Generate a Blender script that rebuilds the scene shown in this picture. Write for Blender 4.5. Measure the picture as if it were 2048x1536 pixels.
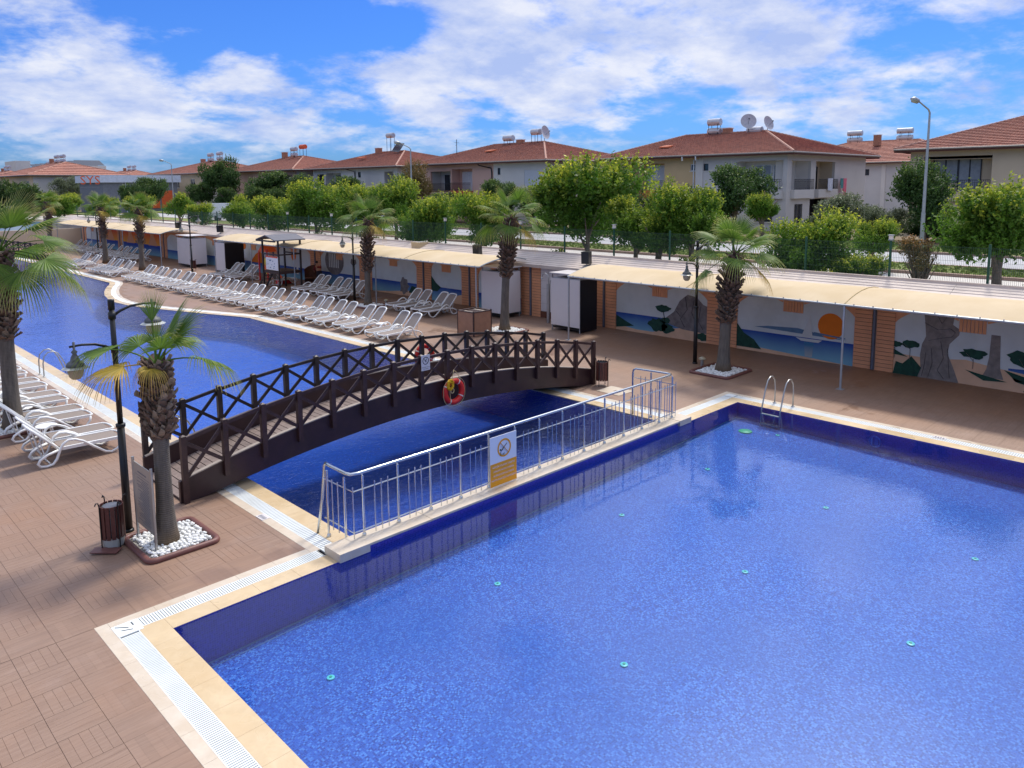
import bpy, math, random
import numpy as np
from mathutils import Vector, Matrix
for _o in list(bpy.data.objects):
    bpy.data.objects.remove(_o)
SC = bpy.context.scene
COL = SC.collection
PI = math.pi
R_ = math.radians

# ------------------------------------------------------------------ camera
cam_d = bpy.data.cameras.new('camera')
cam = bpy.data.objects.new('camera', cam_d)
COL.objects.link(cam)
SC.camera = cam
cam_d.sensor_fit = 'HORIZONTAL'
cam_d.sensor_width = 36.0
cam_d.lens = 1532.2 / 2048 * 36.0
cam_d.shift_y = -(768 - 576.5) / 2048
cam_d.clip_end = 5000
cam_d.clip_start = 0.1
_p, _r, _y = 0.133518, -0.0080747, 0.791752
_fw = Vector((math.cos(_y) * math.cos(_p), math.sin(_y) * math.cos(_p), -math.sin(_p)))
_rt = Vector((math.sin(_y), -math.cos(_y), 0))
_up = _rt.cross(_fw)
_rt2 = _rt * math.cos(_r) + _up * math.sin(_r)
_up2 = -_rt * math.sin(_r) + _up * math.cos(_r)
m = Matrix.Identity(4)
for i in range(3):
    m[i][0] = _rt2[i]; m[i][1] = _up2[i]; m[i][2] = -_fw[i]
m[0][3], m[1][3], m[2][3] = 0, 0, 6.0
cam.matrix_world = m

# ------------------------------------------------------------------ light
SUN_EL, SUN_AZ = 58.0, (1.0, 0.28)      # high sun beyond the mural wall, behind thin cloud
sd = bpy.data.lights.new('sun', 'SUN')
sun = bpy.data.objects.new('sun', sd)
COL.objects.link(sun)
sd.energy = 3.1
sd.angle = R_(9.0)
sd.color = (1.0, 0.93, 0.82)
_h = Vector((SUN_AZ[0], SUN_AZ[1], 0)).normalized() * math.cos(R_(SUN_EL))
_sdir = Vector((_h.x, _h.y, math.sin(R_(SUN_EL))))
sun.rotation_euler = _sdir.to_track_quat('Z', 'Y').to_euler()

SC.view_settings.view_transform = 'Standard'
SC.view_settings.look = 'None'
SC.view_settings.gamma = 1.0
SC.view_settings.use_curve_mapping = False
SC.view_settings.exposure = 0.12
SC.cycles.max_bounces = 8
SC.cycles.transparent_max_bounces = 12
SC.cycles.caustics_reflective = False
SC.cycles.caustics_refractive = False
SC.cycles.sample_clamp_indirect = 4.0

def build_world():
    w = bpy.data.worlds.new('World')
    SC.world = w
    w.use_nodes = True
    nt = w.node_tree
    nt.nodes.clear()
    N = nt.nodes.new
    L = nt.links.new
    def math_(op, a, b=None, c=None, clamp=False):
        n = N('ShaderNodeMath'); n.operation = op; n.use_clamp = clamp
        for i, v in enumerate((a, b, c)):
            if v is None: continue
            if isinstance(v, (int, float)): n.inputs[i].default_value = v
            else: L(v, n.inputs[i])
        return n.outputs[0]
    def vmath(op, a, b=None):
        n = N('ShaderNodeVectorMath'); n.operation = op
        for i, v in enumerate((a, b)):
            if v is None: continue
            if isinstance(v, (tuple, list)): n.inputs[i].default_value = v
            else: L(v, n.inputs[i])
        return n
    out = N('ShaderNodeOutputWorld'); bg = N('ShaderNodeBackground')
    bg.inputs['Strength'].default_value = 0.1
    L(bg.outputs[0], out.inputs[0])
    sky = N('ShaderNodeTexSky'); sky.sky_type = 'NISHITA'; sky.sun_disc = False
    sky.sun_elevation = R_(SUN_EL)
    sky.sun_rotation = math.atan2(SUN_AZ[0], SUN_AZ[1])
    sky.air_density = 1.1; sky.dust_density = 0.6; sky.ozone_density = 1.6
    tint = N('ShaderNodeMix'); tint.data_type = 'RGBA'; tint.blend_type = 'MULTIPLY'
    tint.inputs[0].default_value = 1.0
    L(sky.outputs[0], tint.inputs[6])
    tint.inputs[7].default_value = (0.25, 0.56, 1.3, 1)
    tc = N('ShaderNodeTexCoord')
    d = tc.outputs['Generated']
    sep = N('ShaderNodeSeparateXYZ'); L(d, sep.inputs[0])
    zc = math_('MAXIMUM', sep.outputs[2], 0.0)
    den = math_('ADD', zc, 0.28)
    px = math_('DIVIDE', sep.outputs[0], den)
    py = math_('DIVIDE', sep.outputs[1], den)
    comb = N('ShaderNodeCombineXYZ'); L(px, comb.inputs[0]); L(py, comb.inputs[1])
    comb.inputs[2].default_value = 3.7
    n1 = N('ShaderNodeTexNoise'); n1.inputs['Scale'].default_value = 3.6
    n1.inputs['Detail'].default_value = 12; n1.inputs['Roughness'].default_value = 0.60
    n1.inputs['Distortion'].default_value = 0.1
    L(comb.outputs[0], n1.inputs['Vector'])
    n2 = N('ShaderNodeTexNoise'); n2.inputs['Scale'].default_value = 3.8
    n2.inputs['Detail'].default_value = 6; n2.inputs['Roughness'].default_value = 0.6
    L(vmath('ADD', comb.outputs[0], (7.3, -4.1, 0.6)).outputs[0], n2.inputs['Vector'])
    dens = math_('MULTIPLY_ADD', n1.outputs['Fac'], 1.5, -0.25)
    # banks and gaps of this sky: (direction, half width in cosine, weight)
    for (dx, dy, dz), w_, wt in CLOUD_BANKS:
        v = Vector((dx, dy, dz)).normalized()
        dt = vmath('DOT_PRODUCT', d, tuple(v)).outputs[1]
        mr = N('ShaderNodeMapRange'); mr.interpolation_type = 'SMOOTHSTEP'
        L(dt, mr.inputs[0])
        mr.inputs[1].default_value = 1 - w_; mr.inputs[2].default_value = 1.0
        mr.inputs[3].default_value = 0.0; mr.inputs[4].default_value = wt
        dens = math_('ADD', dens, mr.outputs[0])
    mr = N('ShaderNodeMapRange'); mr.interpolation_type = 'SMOOTHSTEP'
    L(dens, mr.inputs[0])
    mr.inputs[1].default_value = 0.46; mr.inputs[2].default_value = 0.80
    cover = mr.outputs[0]
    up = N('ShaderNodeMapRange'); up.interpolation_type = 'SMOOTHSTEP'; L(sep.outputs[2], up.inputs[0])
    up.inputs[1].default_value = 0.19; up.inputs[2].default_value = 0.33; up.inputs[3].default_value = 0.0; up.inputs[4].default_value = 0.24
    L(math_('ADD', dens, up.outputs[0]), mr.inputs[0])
    # high cloud veil above the view, added to whiten and fill the shade
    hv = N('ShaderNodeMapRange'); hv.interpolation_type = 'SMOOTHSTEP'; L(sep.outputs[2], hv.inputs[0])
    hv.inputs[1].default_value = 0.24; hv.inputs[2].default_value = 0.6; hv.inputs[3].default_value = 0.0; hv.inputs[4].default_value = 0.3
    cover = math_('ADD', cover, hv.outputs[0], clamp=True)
    # thinner towards the horizon
    hz = N('ShaderNodeMapRange'); hz.interpolation_type = 'SMOOTHSTEP'
    L(sep.outputs[2], hz.inputs[0]); hz.inputs[1].default_value = 0.0; hz.inputs[2].default_value = 0.09
    hz.inputs[3].default_value = 0.35; hz.inputs[4].default_value = 0.93
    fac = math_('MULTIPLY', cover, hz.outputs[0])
    cr = N('ShaderNodeValToRGB')
    cr.color_ramp.elements[0].position = 0.36; cr.color_ramp.elements[0].color = (4.2, 5.2, 8.2, 1)
    cr.color_ramp.elements[1].position = 0.62; cr.color_ramp.elements[1].color = (8.0, 8.2, 9.0, 1)
    L(n2.outputs['Fac'], cr.inputs[0])
    # cloud in front of the sun glows
    sdot = vmath('DOT_PRODUCT', d, tuple(_sdir)).outputs[1]
    gl = N('ShaderNodeMapRange'); gl.interpolation_type = 'SMOOTHSTEP'; L(sdot, gl.inputs[0])
    gl.inputs[1].default_value = 0.70; gl.inputs[2].default_value = 1.0; gl.inputs[3].default_value = 1.0; gl.inputs[4].default_value = 2.6
    ccol = vmath('SCALE', cr.outputs[0]); L(gl.outputs[0], ccol.inputs[3])
    mix = N('ShaderNodeMix'); mix.data_type = 'RGBA'
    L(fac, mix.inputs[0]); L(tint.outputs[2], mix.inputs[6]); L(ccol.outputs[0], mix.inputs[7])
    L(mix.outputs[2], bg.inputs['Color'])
def _cb(x, y, z, deg, w): return ((x, y, z), 1 - math.cos(R_(deg * 1.15)), w * .95)
CLOUD_BANKS = [_cb(.229, .963, .135, 7, .16), _cb(.292, .947, .120, 6, .16), _cb(.355, .926, .125, 6, .15), _cb(.41, .905, .105, 5, .13),
               _cb(.463, .865, .20, 11, -.26), _cb(.317, .929, .195, 6, -.16), _cb(.54, .826, .165, 5, -.14),
               _cb(.44, .893, .092, 4.5, .14), _cb(.491, .863, .112, 4.5, .17), _cb(.542, .832, .117, 4.5, .17), _cb(.594, .799, .092, 5, .13),
               _cb(.626, .756, .19, 7, .15), _cb(.686, .713, .15, 7, .15), _cb(.745, .64, .189, 8, .14), _cb(.801, .568, .186, 8, .14), _cb(.867, .471, .164, 7, .12),
               _cb(.891, .442, .105, 6, .08), _cb(.83, .549, .095, 5, -.12), _cb(.957, .255, .141, 8, .05), _cb(.93, .30, .22, 9, .06), _cb(.70, .70, .5, 40, .05)]
build_world()

# ------------------------------------------------------------------ helpers
def lin(r, g, b):
    f = lambda c: (c / 255 / 12.92) if c / 255 <= 0.04045 else ((c / 255 + 0.055) / 1.055) ** 2.4
    return (f(r), f(g), f(b))

class MB:
    def __init__(s): s.v = []; s.f = []; s.m = []
    def add(s, vs, fs, mi=0):
        o = len(s.v); s.v.extend([tuple(p) for p in vs])
        s.f.extend([tuple(i + o for i in f) for f in fs]); s.m.extend([mi] * len(fs))
    def box(s, x0, x1, y0, y1, z0, z1, mi=0, bottom=True):
        vs = [(x0, y0, z0), (x1, y0, z0), (x1, y1, z0), (x0, y1, z0), (x0, y0, z1), (x1, y0, z1), (x1, y1, z1), (x0, y1, z1)]
        fs = [(4, 5, 6, 7), (0, 1, 5, 4), (1, 2, 6, 5), (2, 3, 7, 6), (3, 0, 4, 7)]
        if bottom: fs.append((3, 2, 1, 0))
        s.add(vs, fs, mi)
    def quad(s, a, b, c, d, mi=0): s.add([a, b, c, d], [(0, 1, 2, 3)], mi)
    def beam(s, p, q, w, h, up=(0, 0, 1), mi=0):
        p, q = Vector(p), Vector(q); d = (q - p).normalized(); u = Vector(up)
        if abs(d.dot(u)) > 0.98: u = Vector((1, 0, 0))
        a = d.cross(u).normalized(); b = a.cross(d).normalized()
        vs = []
        for c in (p, q):
            for i, j in ((-1, -1), (1, -1), (1, 1), (-1, 1)): vs.append(c + a * (i * w / 2) + b * (j * h / 2))
        s.add(vs, [(0, 1, 5, 4), (1, 2, 6, 5), (2, 3, 7, 6), (3, 0, 4, 7), (3, 2, 1, 0), (4, 5, 6, 7)], mi)
    def tube(s, pts, r, n=6, closed=False, mi=0, cap=True):
        pts = [Vector(p) for p in pts]; k = len(pts)
        rs = r if isinstance(r, (list, tuple)) else [r] * k
        prev = None; vs = []
        for i, p in enumerate(pts):
            if closed: d = pts[(i + 1) % k] - pts[i - 1]
            else: d = pts[min(i + 1, k - 1)] - pts[max(i - 1, 0)]
            d.normalize()
            if prev is None:
                u = Vector((0, 0, 1)) if abs(d.z) < 0.9 else Vector((1, 0, 0))
                a = d.cross(u).normalized()
            else:
                a = (prev - d * prev.dot(d))
                a = a.normalized() if a.length > 1e-6 else d.orthogonal().normalized()
            prev = a; b = d.cross(a)
            for j in range(n):
                t = 2 * PI * j / n
                vs.append(p + (a * math.cos(t) + b * math.sin(t)) * rs[i])
        fs = []
        for i in range(k if closed else k - 1):
            i2 = (i + 1) % k
            for j in range(n):
                j2 = (j + 1) % n
                fs.append((i * n + j, i * n + j2, i2 * n + j2, i2 * n + j))
        if cap and not closed:
            fs.append(tuple(reversed(range(n)))); fs.append(tuple((k - 1) * n + j for j in range(n)))
        s.add(vs, fs, mi)
    def lathe(s, prof, c=(0, 0, 0), n=12, mi=0, capb=True, capt=True):
        vs = []
        for r, z in prof:
            for j in range(n):
                t = 2 * PI * j / n
                vs.append((c[0] + r * math.cos(t), c[1] + r * math.sin(t), c[2] + z))
        fs = []
        for i in range(len(prof) - 1):
            for j in range(n):
                j2 = (j + 1) % n
                fs.append((i * n + j, i * n + j2, (i + 1) * n + j2, (i + 1) * n + j))
        if capb: fs.append(tuple(reversed(range(n))))
        if capt: fs.append(tuple((len(prof) - 1) * n + j for j in range(n)))
        s.add(vs, fs, mi)
    def prism(s, poly, axis, t0, t1, mi=0):
        """polygon (a,b) extruded along axis; axis 'x': (t,a,b), 'y': (a,t,b), 'z': (a,b,t)"""
        P = {'x': lambda a, b, t: (t, a, b), 'y': lambda a, b, t: (a, t, b), 'z': lambda a, b, t: (a, b, t)}[axis]
        n = len(poly)
        vs = [P(a, b, t0) for a, b in poly] + [P(a, b, t1) for a, b in poly]
        fs = [tuple(range(n)), tuple(range(2 * n - 1, n - 1, -1))]
        for i in range(n): fs.append((i, i + n, (i + 1) % n + n, (i + 1) % n))
        s.add(vs, fs, mi)
    def mesh(s, name, mats, smooth=False):
        me = bpy.data.meshes.new(name)
        me.from_pydata(s.v, [], s.f)
        if not isinstance(mats, (list, tuple)): mats = [mats]
        for m_ in mats: me.materials.append(m_)
        if len(mats) > 1: me.polygons.foreach_set('material_index', s.m)
        if smooth: me.polygons.foreach_set('use_smooth', [True] * len(s.f))
        me.update()
        return me
    def build(s, name, mats, parent=None, smooth=False, loc=None, kind=None):
        return ob(name, s.mesh(name, mats, smooth), parent, loc, kind)

def fixn(me):
    import bmesh
    bm = bmesh.new(); bm.from_mesh(me); bmesh.ops.recalc_face_normals(bm, faces=bm.faces); bm.to_mesh(me); bm.free()
    return me

def ob(name, me, parent=None, loc=None, kind=None, rot=None, scale=None):
    o = bpy.data.objects.new(name, me); COL.objects.link(o)
    if parent is not None: o.parent = parent
    if loc is not None: o.location = loc
    if rot is not None: o.rotation_euler = rot
    if scale is not None: o.scale = scale
    if kind: o['kind'] = kind
    return o

def tag(o, label, cat, group=None):
    o['label'] = label; o['category'] = cat
    if group: o['group'] = group
    return o

def thing(name, label, cat, loc=(0, 0, 0), rz=0, group=None):
    o = ob(name, None, None, loc, rot=(0, 0, rz))
    return tag(o, label, cat, group)

def dup(root, loc, rz, label, group=None, scale=None):
    r = root.copy(); COL.objects.link(r); r.location = loc; r.rotation_euler = (0, 0, rz)
    if scale: r.scale = (scale, scale, scale)
    r['label'] = label
    if group: r['group'] = group
    for ch in list(root.children):
        c = ch.copy(); COL.objects.link(c); c.parent = r
        for g in list(ch.children):
            d = g.copy(); COL.objects.link(d); d.parent = c
    return r

ORD = ['first', 'second', 'third', 'fourth', 'fifth', 'sixth', 'seventh', 'eighth', 'ninth', 'tenth', 'eleventh', 'twelfth',
       'thirteenth', 'fourteenth', 'fifteenth', 'sixteenth', 'seventeenth', 'eighteenth', 'nineteenth', 'twentieth',
       'twenty-first', 'twenty-second', 'twenty-third', 'twenty-fourth', 'twenty-fifth', 'twenty-sixth', 'twenty-seventh',
       'twenty-eighth', 'twenty-ninth', 'thirtieth', 'thirty-first', 'thirty-second', 'thirty-third', 'thirty-fourth',
       'thirty-fifth', 'thirty-sixth', 'thirty-seventh', 'thirty-eighth']

# ------------------------------------------------------------------ materials
class NT:
    def __init__(s, name):
        s.m = bpy.data.materials.new(name); s.m.use_nodes = True
        s.t = s.m.node_tree; s.t.nodes.clear()
        s.out = s.N('ShaderNodeOutputMaterial')
    def N(s, t): return s.t.nodes.new(t)
    def L(s, a, b): s.t.links.new(a, b)
    def put(s, sock, v):
        if isinstance(v, bpy.types.NodeSocket): s.L(v, sock)
        elif isinstance(v, (tuple, list)) and len(v) == 3 and sock.type == 'RGBA': sock.default_value = (*v, 1)
        else: sock.default_value = v
    def math(s, op, a, b=0.0, c=0.0, clamp=False):
        n = s.N('ShaderNodeMath'); n.operation = op; n.use_clamp = clamp
        for i, v in enumerate((a, b, c)): s.put(n.inputs[i], v)
        return n.outputs[0]
    def vm(s, op, a, b=None, out=0):
        n = s.N('ShaderNodeVectorMath'); n.operation = op
        s.put(n.inputs[0], a)
        if b is not None: s.put(n.inputs[1], b)
        return n.outputs[out]
    def mix(s, f, a, b, bt='MIX'):
        n = s.N('ShaderNodeMix'); n.data_type = 'RGBA'; n.blend_type = bt
        s.put(n.inputs[0], f); s.put(n.inputs[6], a); s.put(n.inputs[7], b)
        return n.outputs[2]
    def pos(s): return s.N('ShaderNodeNewGeometry').outputs['Position']
    def obj(s): return s.N('ShaderNodeTexCoord').outputs['Object']
    def sep(s, v):
        n = s.N('ShaderNodeSeparateXYZ'); s.L(v, n.inputs[0]); return n.outputs
    def comb(s, x, y, z):
        n = s.N('ShaderNodeCombineXYZ')
        for i, v in enumerate((x, y, z)): s.put(n.inputs[i], v)
        return n.outputs[0]
    def noise(s, vec, scale, detail=4, rough=0.55, dist=0.0, out='Fac'):
        n = s.N('ShaderNodeTexNoise'); s.L(vec, n.inputs['Vector'])
        n.inputs['Scale'].default_value = scale; n.inputs['Detail'].default_value = detail
        n.inputs['Roughness'].default_value = rough; n.inputs['Distortion'].default_value = dist
        return n.outputs[out]
    def mr(s, v, a, b, c=0.0, d=1.0, smooth=False):
        n = s.N('ShaderNodeMapRange'); s.put(n.inputs[0], v)
        if smooth: n.interpolation_type = 'SMOOTHSTEP'
        for i, x in enumerate((a, b, c, d)): s.put(n.inputs[i + 1], x)
        return n.outputs[0]
    def bump(s, h, strength=0.3, dist=0.01, normal=None):
        n = s.N('ShaderNodeBump'); s.L(h, n.inputs['Height'])
        n.inputs['Strength'].default_value = strength; n.inputs['Distance'].default_value = dist
        if normal is not None: s.L(normal, n.inputs['Normal'])
        return n.outputs[0]
    def pb(s, col, rough=0.6, metal=0.0, normal=None, spec=None):
        n = s.N('ShaderNodeBsdfPrincipled')
        s.put(n.inputs['Base Color'], col); s.put(n.inputs['Roughness'], rough); s.put(n.inputs['Metallic'], metal)
        if spec is not None: s.put(n.inputs['Specular IOR Level'], spec)
        if normal is not None: s.L(normal, n.inputs['Normal'])
        return n
    def end(s, sh):
        s.L(sh.outputs[0] if hasattr(sh, 'outputs') else sh, s.out.inputs[0]); return s.m

def pm(name, col, rough=0.6, metal=0.0, var=0.12, scale=4.0, bump=0.0, bscale=30.0, world=True, spec=None, dirt=None, orand=0.0):
    t = NT(name)
    v = t.pos() if world else t.obj()
    n = t.noise(v, scale, 5)
    lo = tuple(c * (1 - var) for c in col); hi = tuple(min(1, c * (1 + var)) for c in col)
    c = t.mix(t.mr(n, 0.3, 0.7), lo, hi)
    if dirt:
        n3 = t.noise(v, scale * 0.35, 6, 0.65)
        c = t.mix(t.mr(n3, 0.5, 0.75, 0, dirt[1]), c, dirt[0])
    if orand:
        r = t.N('ShaderNodeObjectInfo').outputs['Random']
        c = t.mix(1.0, c, t.comb(*[t.mr(r, 0, 1, 1 - orand, 1 + orand)] * 3), 'MULTIPLY')
    nr = None
    if bump: nr = t.bump(t.noise(v, bscale, 4), bump, 0.01)
    return t.end(t.pb(c, rough, metal, nr, spec))
TREES_FRONT = [
 ('bright spiky tree at the right picture edge behind the fence', 29.5, 6.7, 4.7, .85, 0, 1.0),
 ('full round bright tree standing right of the boat mural palm', 28.5, 12.6, 3.75, .74, 1, 1.0),
 ('low bright shrub between the round tree and the lantern post', 28.2, 10.7, 2.95, .5, 2, .8),
 ('bright yellow-green tree left of the boat mural palm', 29.0, 18.2, 4.6, .82, 2, 1.15),
 ('smaller leafy tree touching the left side of the yellow-green one', 28.6, 19.6, 4.0, .55, 3, 1.0),
 ('biggest dark green tree of the row, with a thick pale trunk', 29.6, 24.6, 5.15, 1.32, 3, .92),
 ('yellowish tree on the right of the biggest tree', 29.3, 21.4, 4.35, .74, 0, 1.0),
 ('bright tree directly left of the leaning palm', 28.8, 31.4, 4.2, .72, 1, 1.2),
 ('bright tree with bent limbs behind the cream plant pot', 29.0, 36.3, 3.95, .86, 2, 1.1),
 ('bright tree right behind the third palm', 30.3, 41.6, 5.0, .84, 3, 1.1),
 ('leafy tree left of the third palm above the long canopy', 29.5, 44.6, 4.7, .98, 0, 1.0),
 ('wide bright tree above the watch tower', 29.2, 49.8, 4.7, 1.05, 1, 1.0),
 ('small dense tree left of the watch tower roof', 29.0, 55.8, 3.85, .86, 2, 1.0),
 ('bright tree above the second loudspeaker pair', 29.5, 62.3, 4.1, .88, 3, 1.05),
 ('small round bright tree above the far cabins', 29.0, 69.2, 3.7, .62, 0, 1.1),
 ('bright tree right of the far palms', 30.0, 76.8, 4.5, .8, 1, 1.0),
 ('bright tree between the two far palms', 30.0, 88.0, 4.0, .8, 2, 1.0),
 ('pale tree left of the far palms', 30.0, 100.0, 3.9, .95, 3, .9),
 ('yellow-green tree glimpsed above the left edge palm', 30.0, 116.0, 3.9, 1.1, 0, .9)]
TREES_BACK = [
 ('dark round tree in front of the big beige and grey house', 53, 29.5, 5.0, 1.02, 'd', 1.0),
 ('large dark tree between the street lamp and the cream house', 54, 16.6, 4.9, .92, 'd', 1.15),
 ('grey-green olive tree below the laundry balcony', 55, 21.8, 3.9, 1.1, 'g', .7),
 ('second olive-coloured tree next to the street lamp', 54, 19.2, 3.3, .8, 'g', .8),
 ('dull green shrub behind the fence beside the round tree', 36, 13.2, 3.4, .55, 'b', 1.1),
 ('rusty-topped tree before the pink and white house', 54, 69.7, 6.3, 1.2, 'r', 1.25),
 ('dark tree left of the pink and white house', 54, 73.5, 5.2, .95, 'd', 1.0),
 ('dark tree before the pale blue-grey house', 55, 86.5, 5.1, 1.0, 'd', 1.0),
 ('wide dark tree mass right of the tall dark tree', 54, 104.0, 5.5, 1.4, 'd', .85),
 ('feathery dark tree before the house with the rust boiler', 54, 97.0, 5.3, 1.1, 'd', .95),
 ('tall dark tree rising above the roofs left of centre', 52.5, 118.2, 7.3, 1.15, 'd', 1.3),
 ('round dark tree left of the tall dark tree', 51, 121.5, 4.9, .9, 'd', 1.0),
 ('dark tree in front of the shop fascia, right side', 40, 112.5, 5.3, .95, 'd', 1.0),
 ('dark tree in front of the shop fascia, middle', 40, 120.5, 4.9, .8, 'd', .95),
 ('brownish green tree left of the shop building', 42, 158.0, 6.0, 1.3, 'g', 1.0),
 ('small dark tree between the centre houses', 55, 57.4, 4.7, .85, 'd', 1.0),
 ('small tree between the beige house and the centre house', 55, 42.5, 5.4, .75, 'd', 1.1),
 ('dark purple-brown bush below the corner balcony', 54, 31.8, 3.0, 1.15, 'r', .7),
 ('leafy tree behind the spiky tree at the right edge', 40, 9.2, 4.4, .75, 'b', 1.0),
 ('dark hedge bush below the cream house balcony', 56, 13.0, 3.1, .8, 'd', .7),
 ('dark hedge bush at the foot of the street lamp', 57, 17.4, 2.9, .85, 'd', .6),
 ('low hedge bush right of the laundry house door', 57, 24.6, 2.9, .75, 'd', .6),
 ('low hedge bush under the beige wall', 57, 39.0, 3.1, .8, 'd', .7),
 ('low hedge bush left of the beige house porch', 57, 46.5, 3.1, .85, 'd', .7),
 ('green bush in front of the centre house balcony', 55, 64.5, 3.5, .85, 'd', .9),
 ('dark tree at the far left behind the edge palm', 44, 176.0, 5.0, 1.7, 'd', .8),
 ('far dark tree left of the brownish tree', 42, 215.0, 5.6, 2.0, 'd', .8),
 ('most distant dark tree at the left picture edge', 42, 262.0, 5.6, 2.2, 'd', .8),
 ('far yellowish tree before the distant red roofs', 37, 141.0, 3.8, 1.0, 'b', .9),
 ('dense green tree below the distant long red roof', 34, 150.0, 4.2, 1.5, 'd', .8),
 ('wide green tree below the left distant roofs', 34, 170.0, 4.4, 1.8, 'd', .8),
 ('olive tree at the far left below the roofs', 34, 195.0, 4.6, 2.0, 'g', .9)]

def mosaic(name, ax, cell, cols, grout, gw=0.12, patch=0.5):
    """small glass tiles, each its own shade; ax picks the two axes that run along the surface"""
    t = NT(name)
    p = t.vm('ADD', t.pos(), (0.0131, 0.0117, 0.0153))
    s = t.vm('SCALE', p); s.node.inputs[3].default_value = 1.0 / cell
    fl = t.vm('FLOOR', s)
    x = t.sep(s)
    a, b = x[ax[0]], x[ax[1]]
    fx = t.sep(fl)
    key = t.comb(fx[ax[0]], fx[ax[1]], 0.0)
    wn = t.N('ShaderNodeTexWhiteNoise'); wn.noise_dimensions = '2D'; t.L(key, wn.inputs['Vector'])
    cr = t.N('ShaderNodeValToRGB'); cr.color_ramp.interpolation = 'CONSTANT'
    e = cr.color_ramp.elements
    e[0].position = 0; e[0].color = (*cols[0], 1)
    e[1].position = 1 / len(cols); e[1].color = (*cols[1], 1)
    for i, c in enumerate(cols[2:]):
        q = e.new((i + 2) / len(cols)); q.color = (*c, 1)
    t.L(wn.outputs['Value'], cr.inputs[0])
    ga = t.math('LESS_THAN', t.math('FRACT', a), gw); gb = t.math('LESS_THAN', t.math('FRACT', b), gw)
    g = t.math('MAXIMUM', ga, gb)
    # sheets of tiles laid in slightly different batches
    n = t.noise(t.pos(), 0.5, 3)
    base = t.mix(t.mr(n, 0.35, 0.65, 0, patch), cr.outputs[0], tuple(c * 0.78 for c in cols[0]))
    c = t.mix(g, base, grout)
    return t.end(t.pb(c, 0.35))

def water_mat(name, amp, body, body_f, scale=1.0, lo=0.45):
    t = NT(name)
    p = t.pos()
    n1 = t.noise(p, 2.2 * scale, 3, 0.5, 0.6)
    n2 = t.noise(t.vm('MULTIPLY', p, (1.0, 1.6, 1.0)), 7.5 * scale, 3, 0.5, 0.8)
    n3 = t.noise(t.vm('MULTIPLY', p, (1.5, 1.0, 1.0)), 19.0 * scale, 2, 0.5, 0.4)
    patch = t.mr(t.noise(p, 0.23, 3), 0.38, 0.62, lo, 1.0, True)
    h = t.math('ADD', t.math('MULTIPLY', n1, 0.5), t.math('MULTIPLY', t.math('ADD', t.math('MULTIPLY', n2, 0.42), t.math('MULTIPLY', n3, 0.22)), patch))
    nb = t.bump(h, 1.0, amp)
    fr = t.N('ShaderNodeFresnel'); fr.inputs[0].default_value = 1.33; t.L(nb, fr.inputs['Normal'])
    tr = t.N('ShaderNodeBsdfTransparent'); tr.inputs[0].default_value = (0.86, 0.95, 1.0, 1)
    df = t.N('ShaderNodeBsdfDiffuse'); df.inputs[0].default_value = (*body, 1)
    mx = t.N('ShaderNodeMixShader'); mx.inputs[0].default_value = body_f
    t.L(tr.outputs[0], mx.inputs[1]); t.L(df.outputs[0], mx.inputs[2])
    gl = t.N('ShaderNodeBsdfGlossy'); gl.inputs['Roughness'].default_value = 0.015; gl.inputs['Color'].default_value = (1, 1, 1, 1); t.L(nb, gl.inputs['Normal'])
    m2 = t.N('ShaderNodeMixShader'); t.L(fr.outputs[0], m2.inputs[0]); t.L(mx.outputs[0], m2.inputs[1]); t.L(gl.outputs[0], m2.inputs[2])
    return t.end(m2)

def tile_mat():
    t = NT('wood_look_tile')
    p = t.pos()
    n1 = t.noise(t.vm('MULTIPLY', p, (2.0, 26.0, 2.0)), 1.0, 5, 0.6, 0.6)
    n2 = t.noise(p, 0.35, 5, 0.6)
    n3 = t.noise(p, 1.7, 4, 0.6)
    c = t.mix(t.mr(n1, 0.3, 0.7), lin(132, 106, 89), lin(147, 121, 103))
    c = t.mix(t.mr(n2, 0.42, 0.68, 0, 0.6), c, lin(150, 114, 88))
    c = t.mix(t.mr(n3, 0.55, 0.8, 0, 0.35), c, lin(160, 138, 126))
    geo = t.N('ShaderNodeNewGeometry')
    r = geo.outputs['Random Per Island']
    c = t.mix(1.0, c, t.comb(*[t.mr(r, 0, 1, 0.955, 1.045)] * 3), 'MULTIPLY')
    # damp patches
    w = t.mr(t.noise(p, 0.28, 4, 0.7), 0.60, 0.66, 0, 1, True)
    c = t.mix(t.math('MULTIPLY', w, 0.22), c, lin(95, 70, 58))
    rr = t.mr(w, 0, 1, 0.55, 0.28)
    nb = t.bump(n1, 0.15, 0.004)
    return t.end(t.pb(c, rr, 0, nb))

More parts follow.
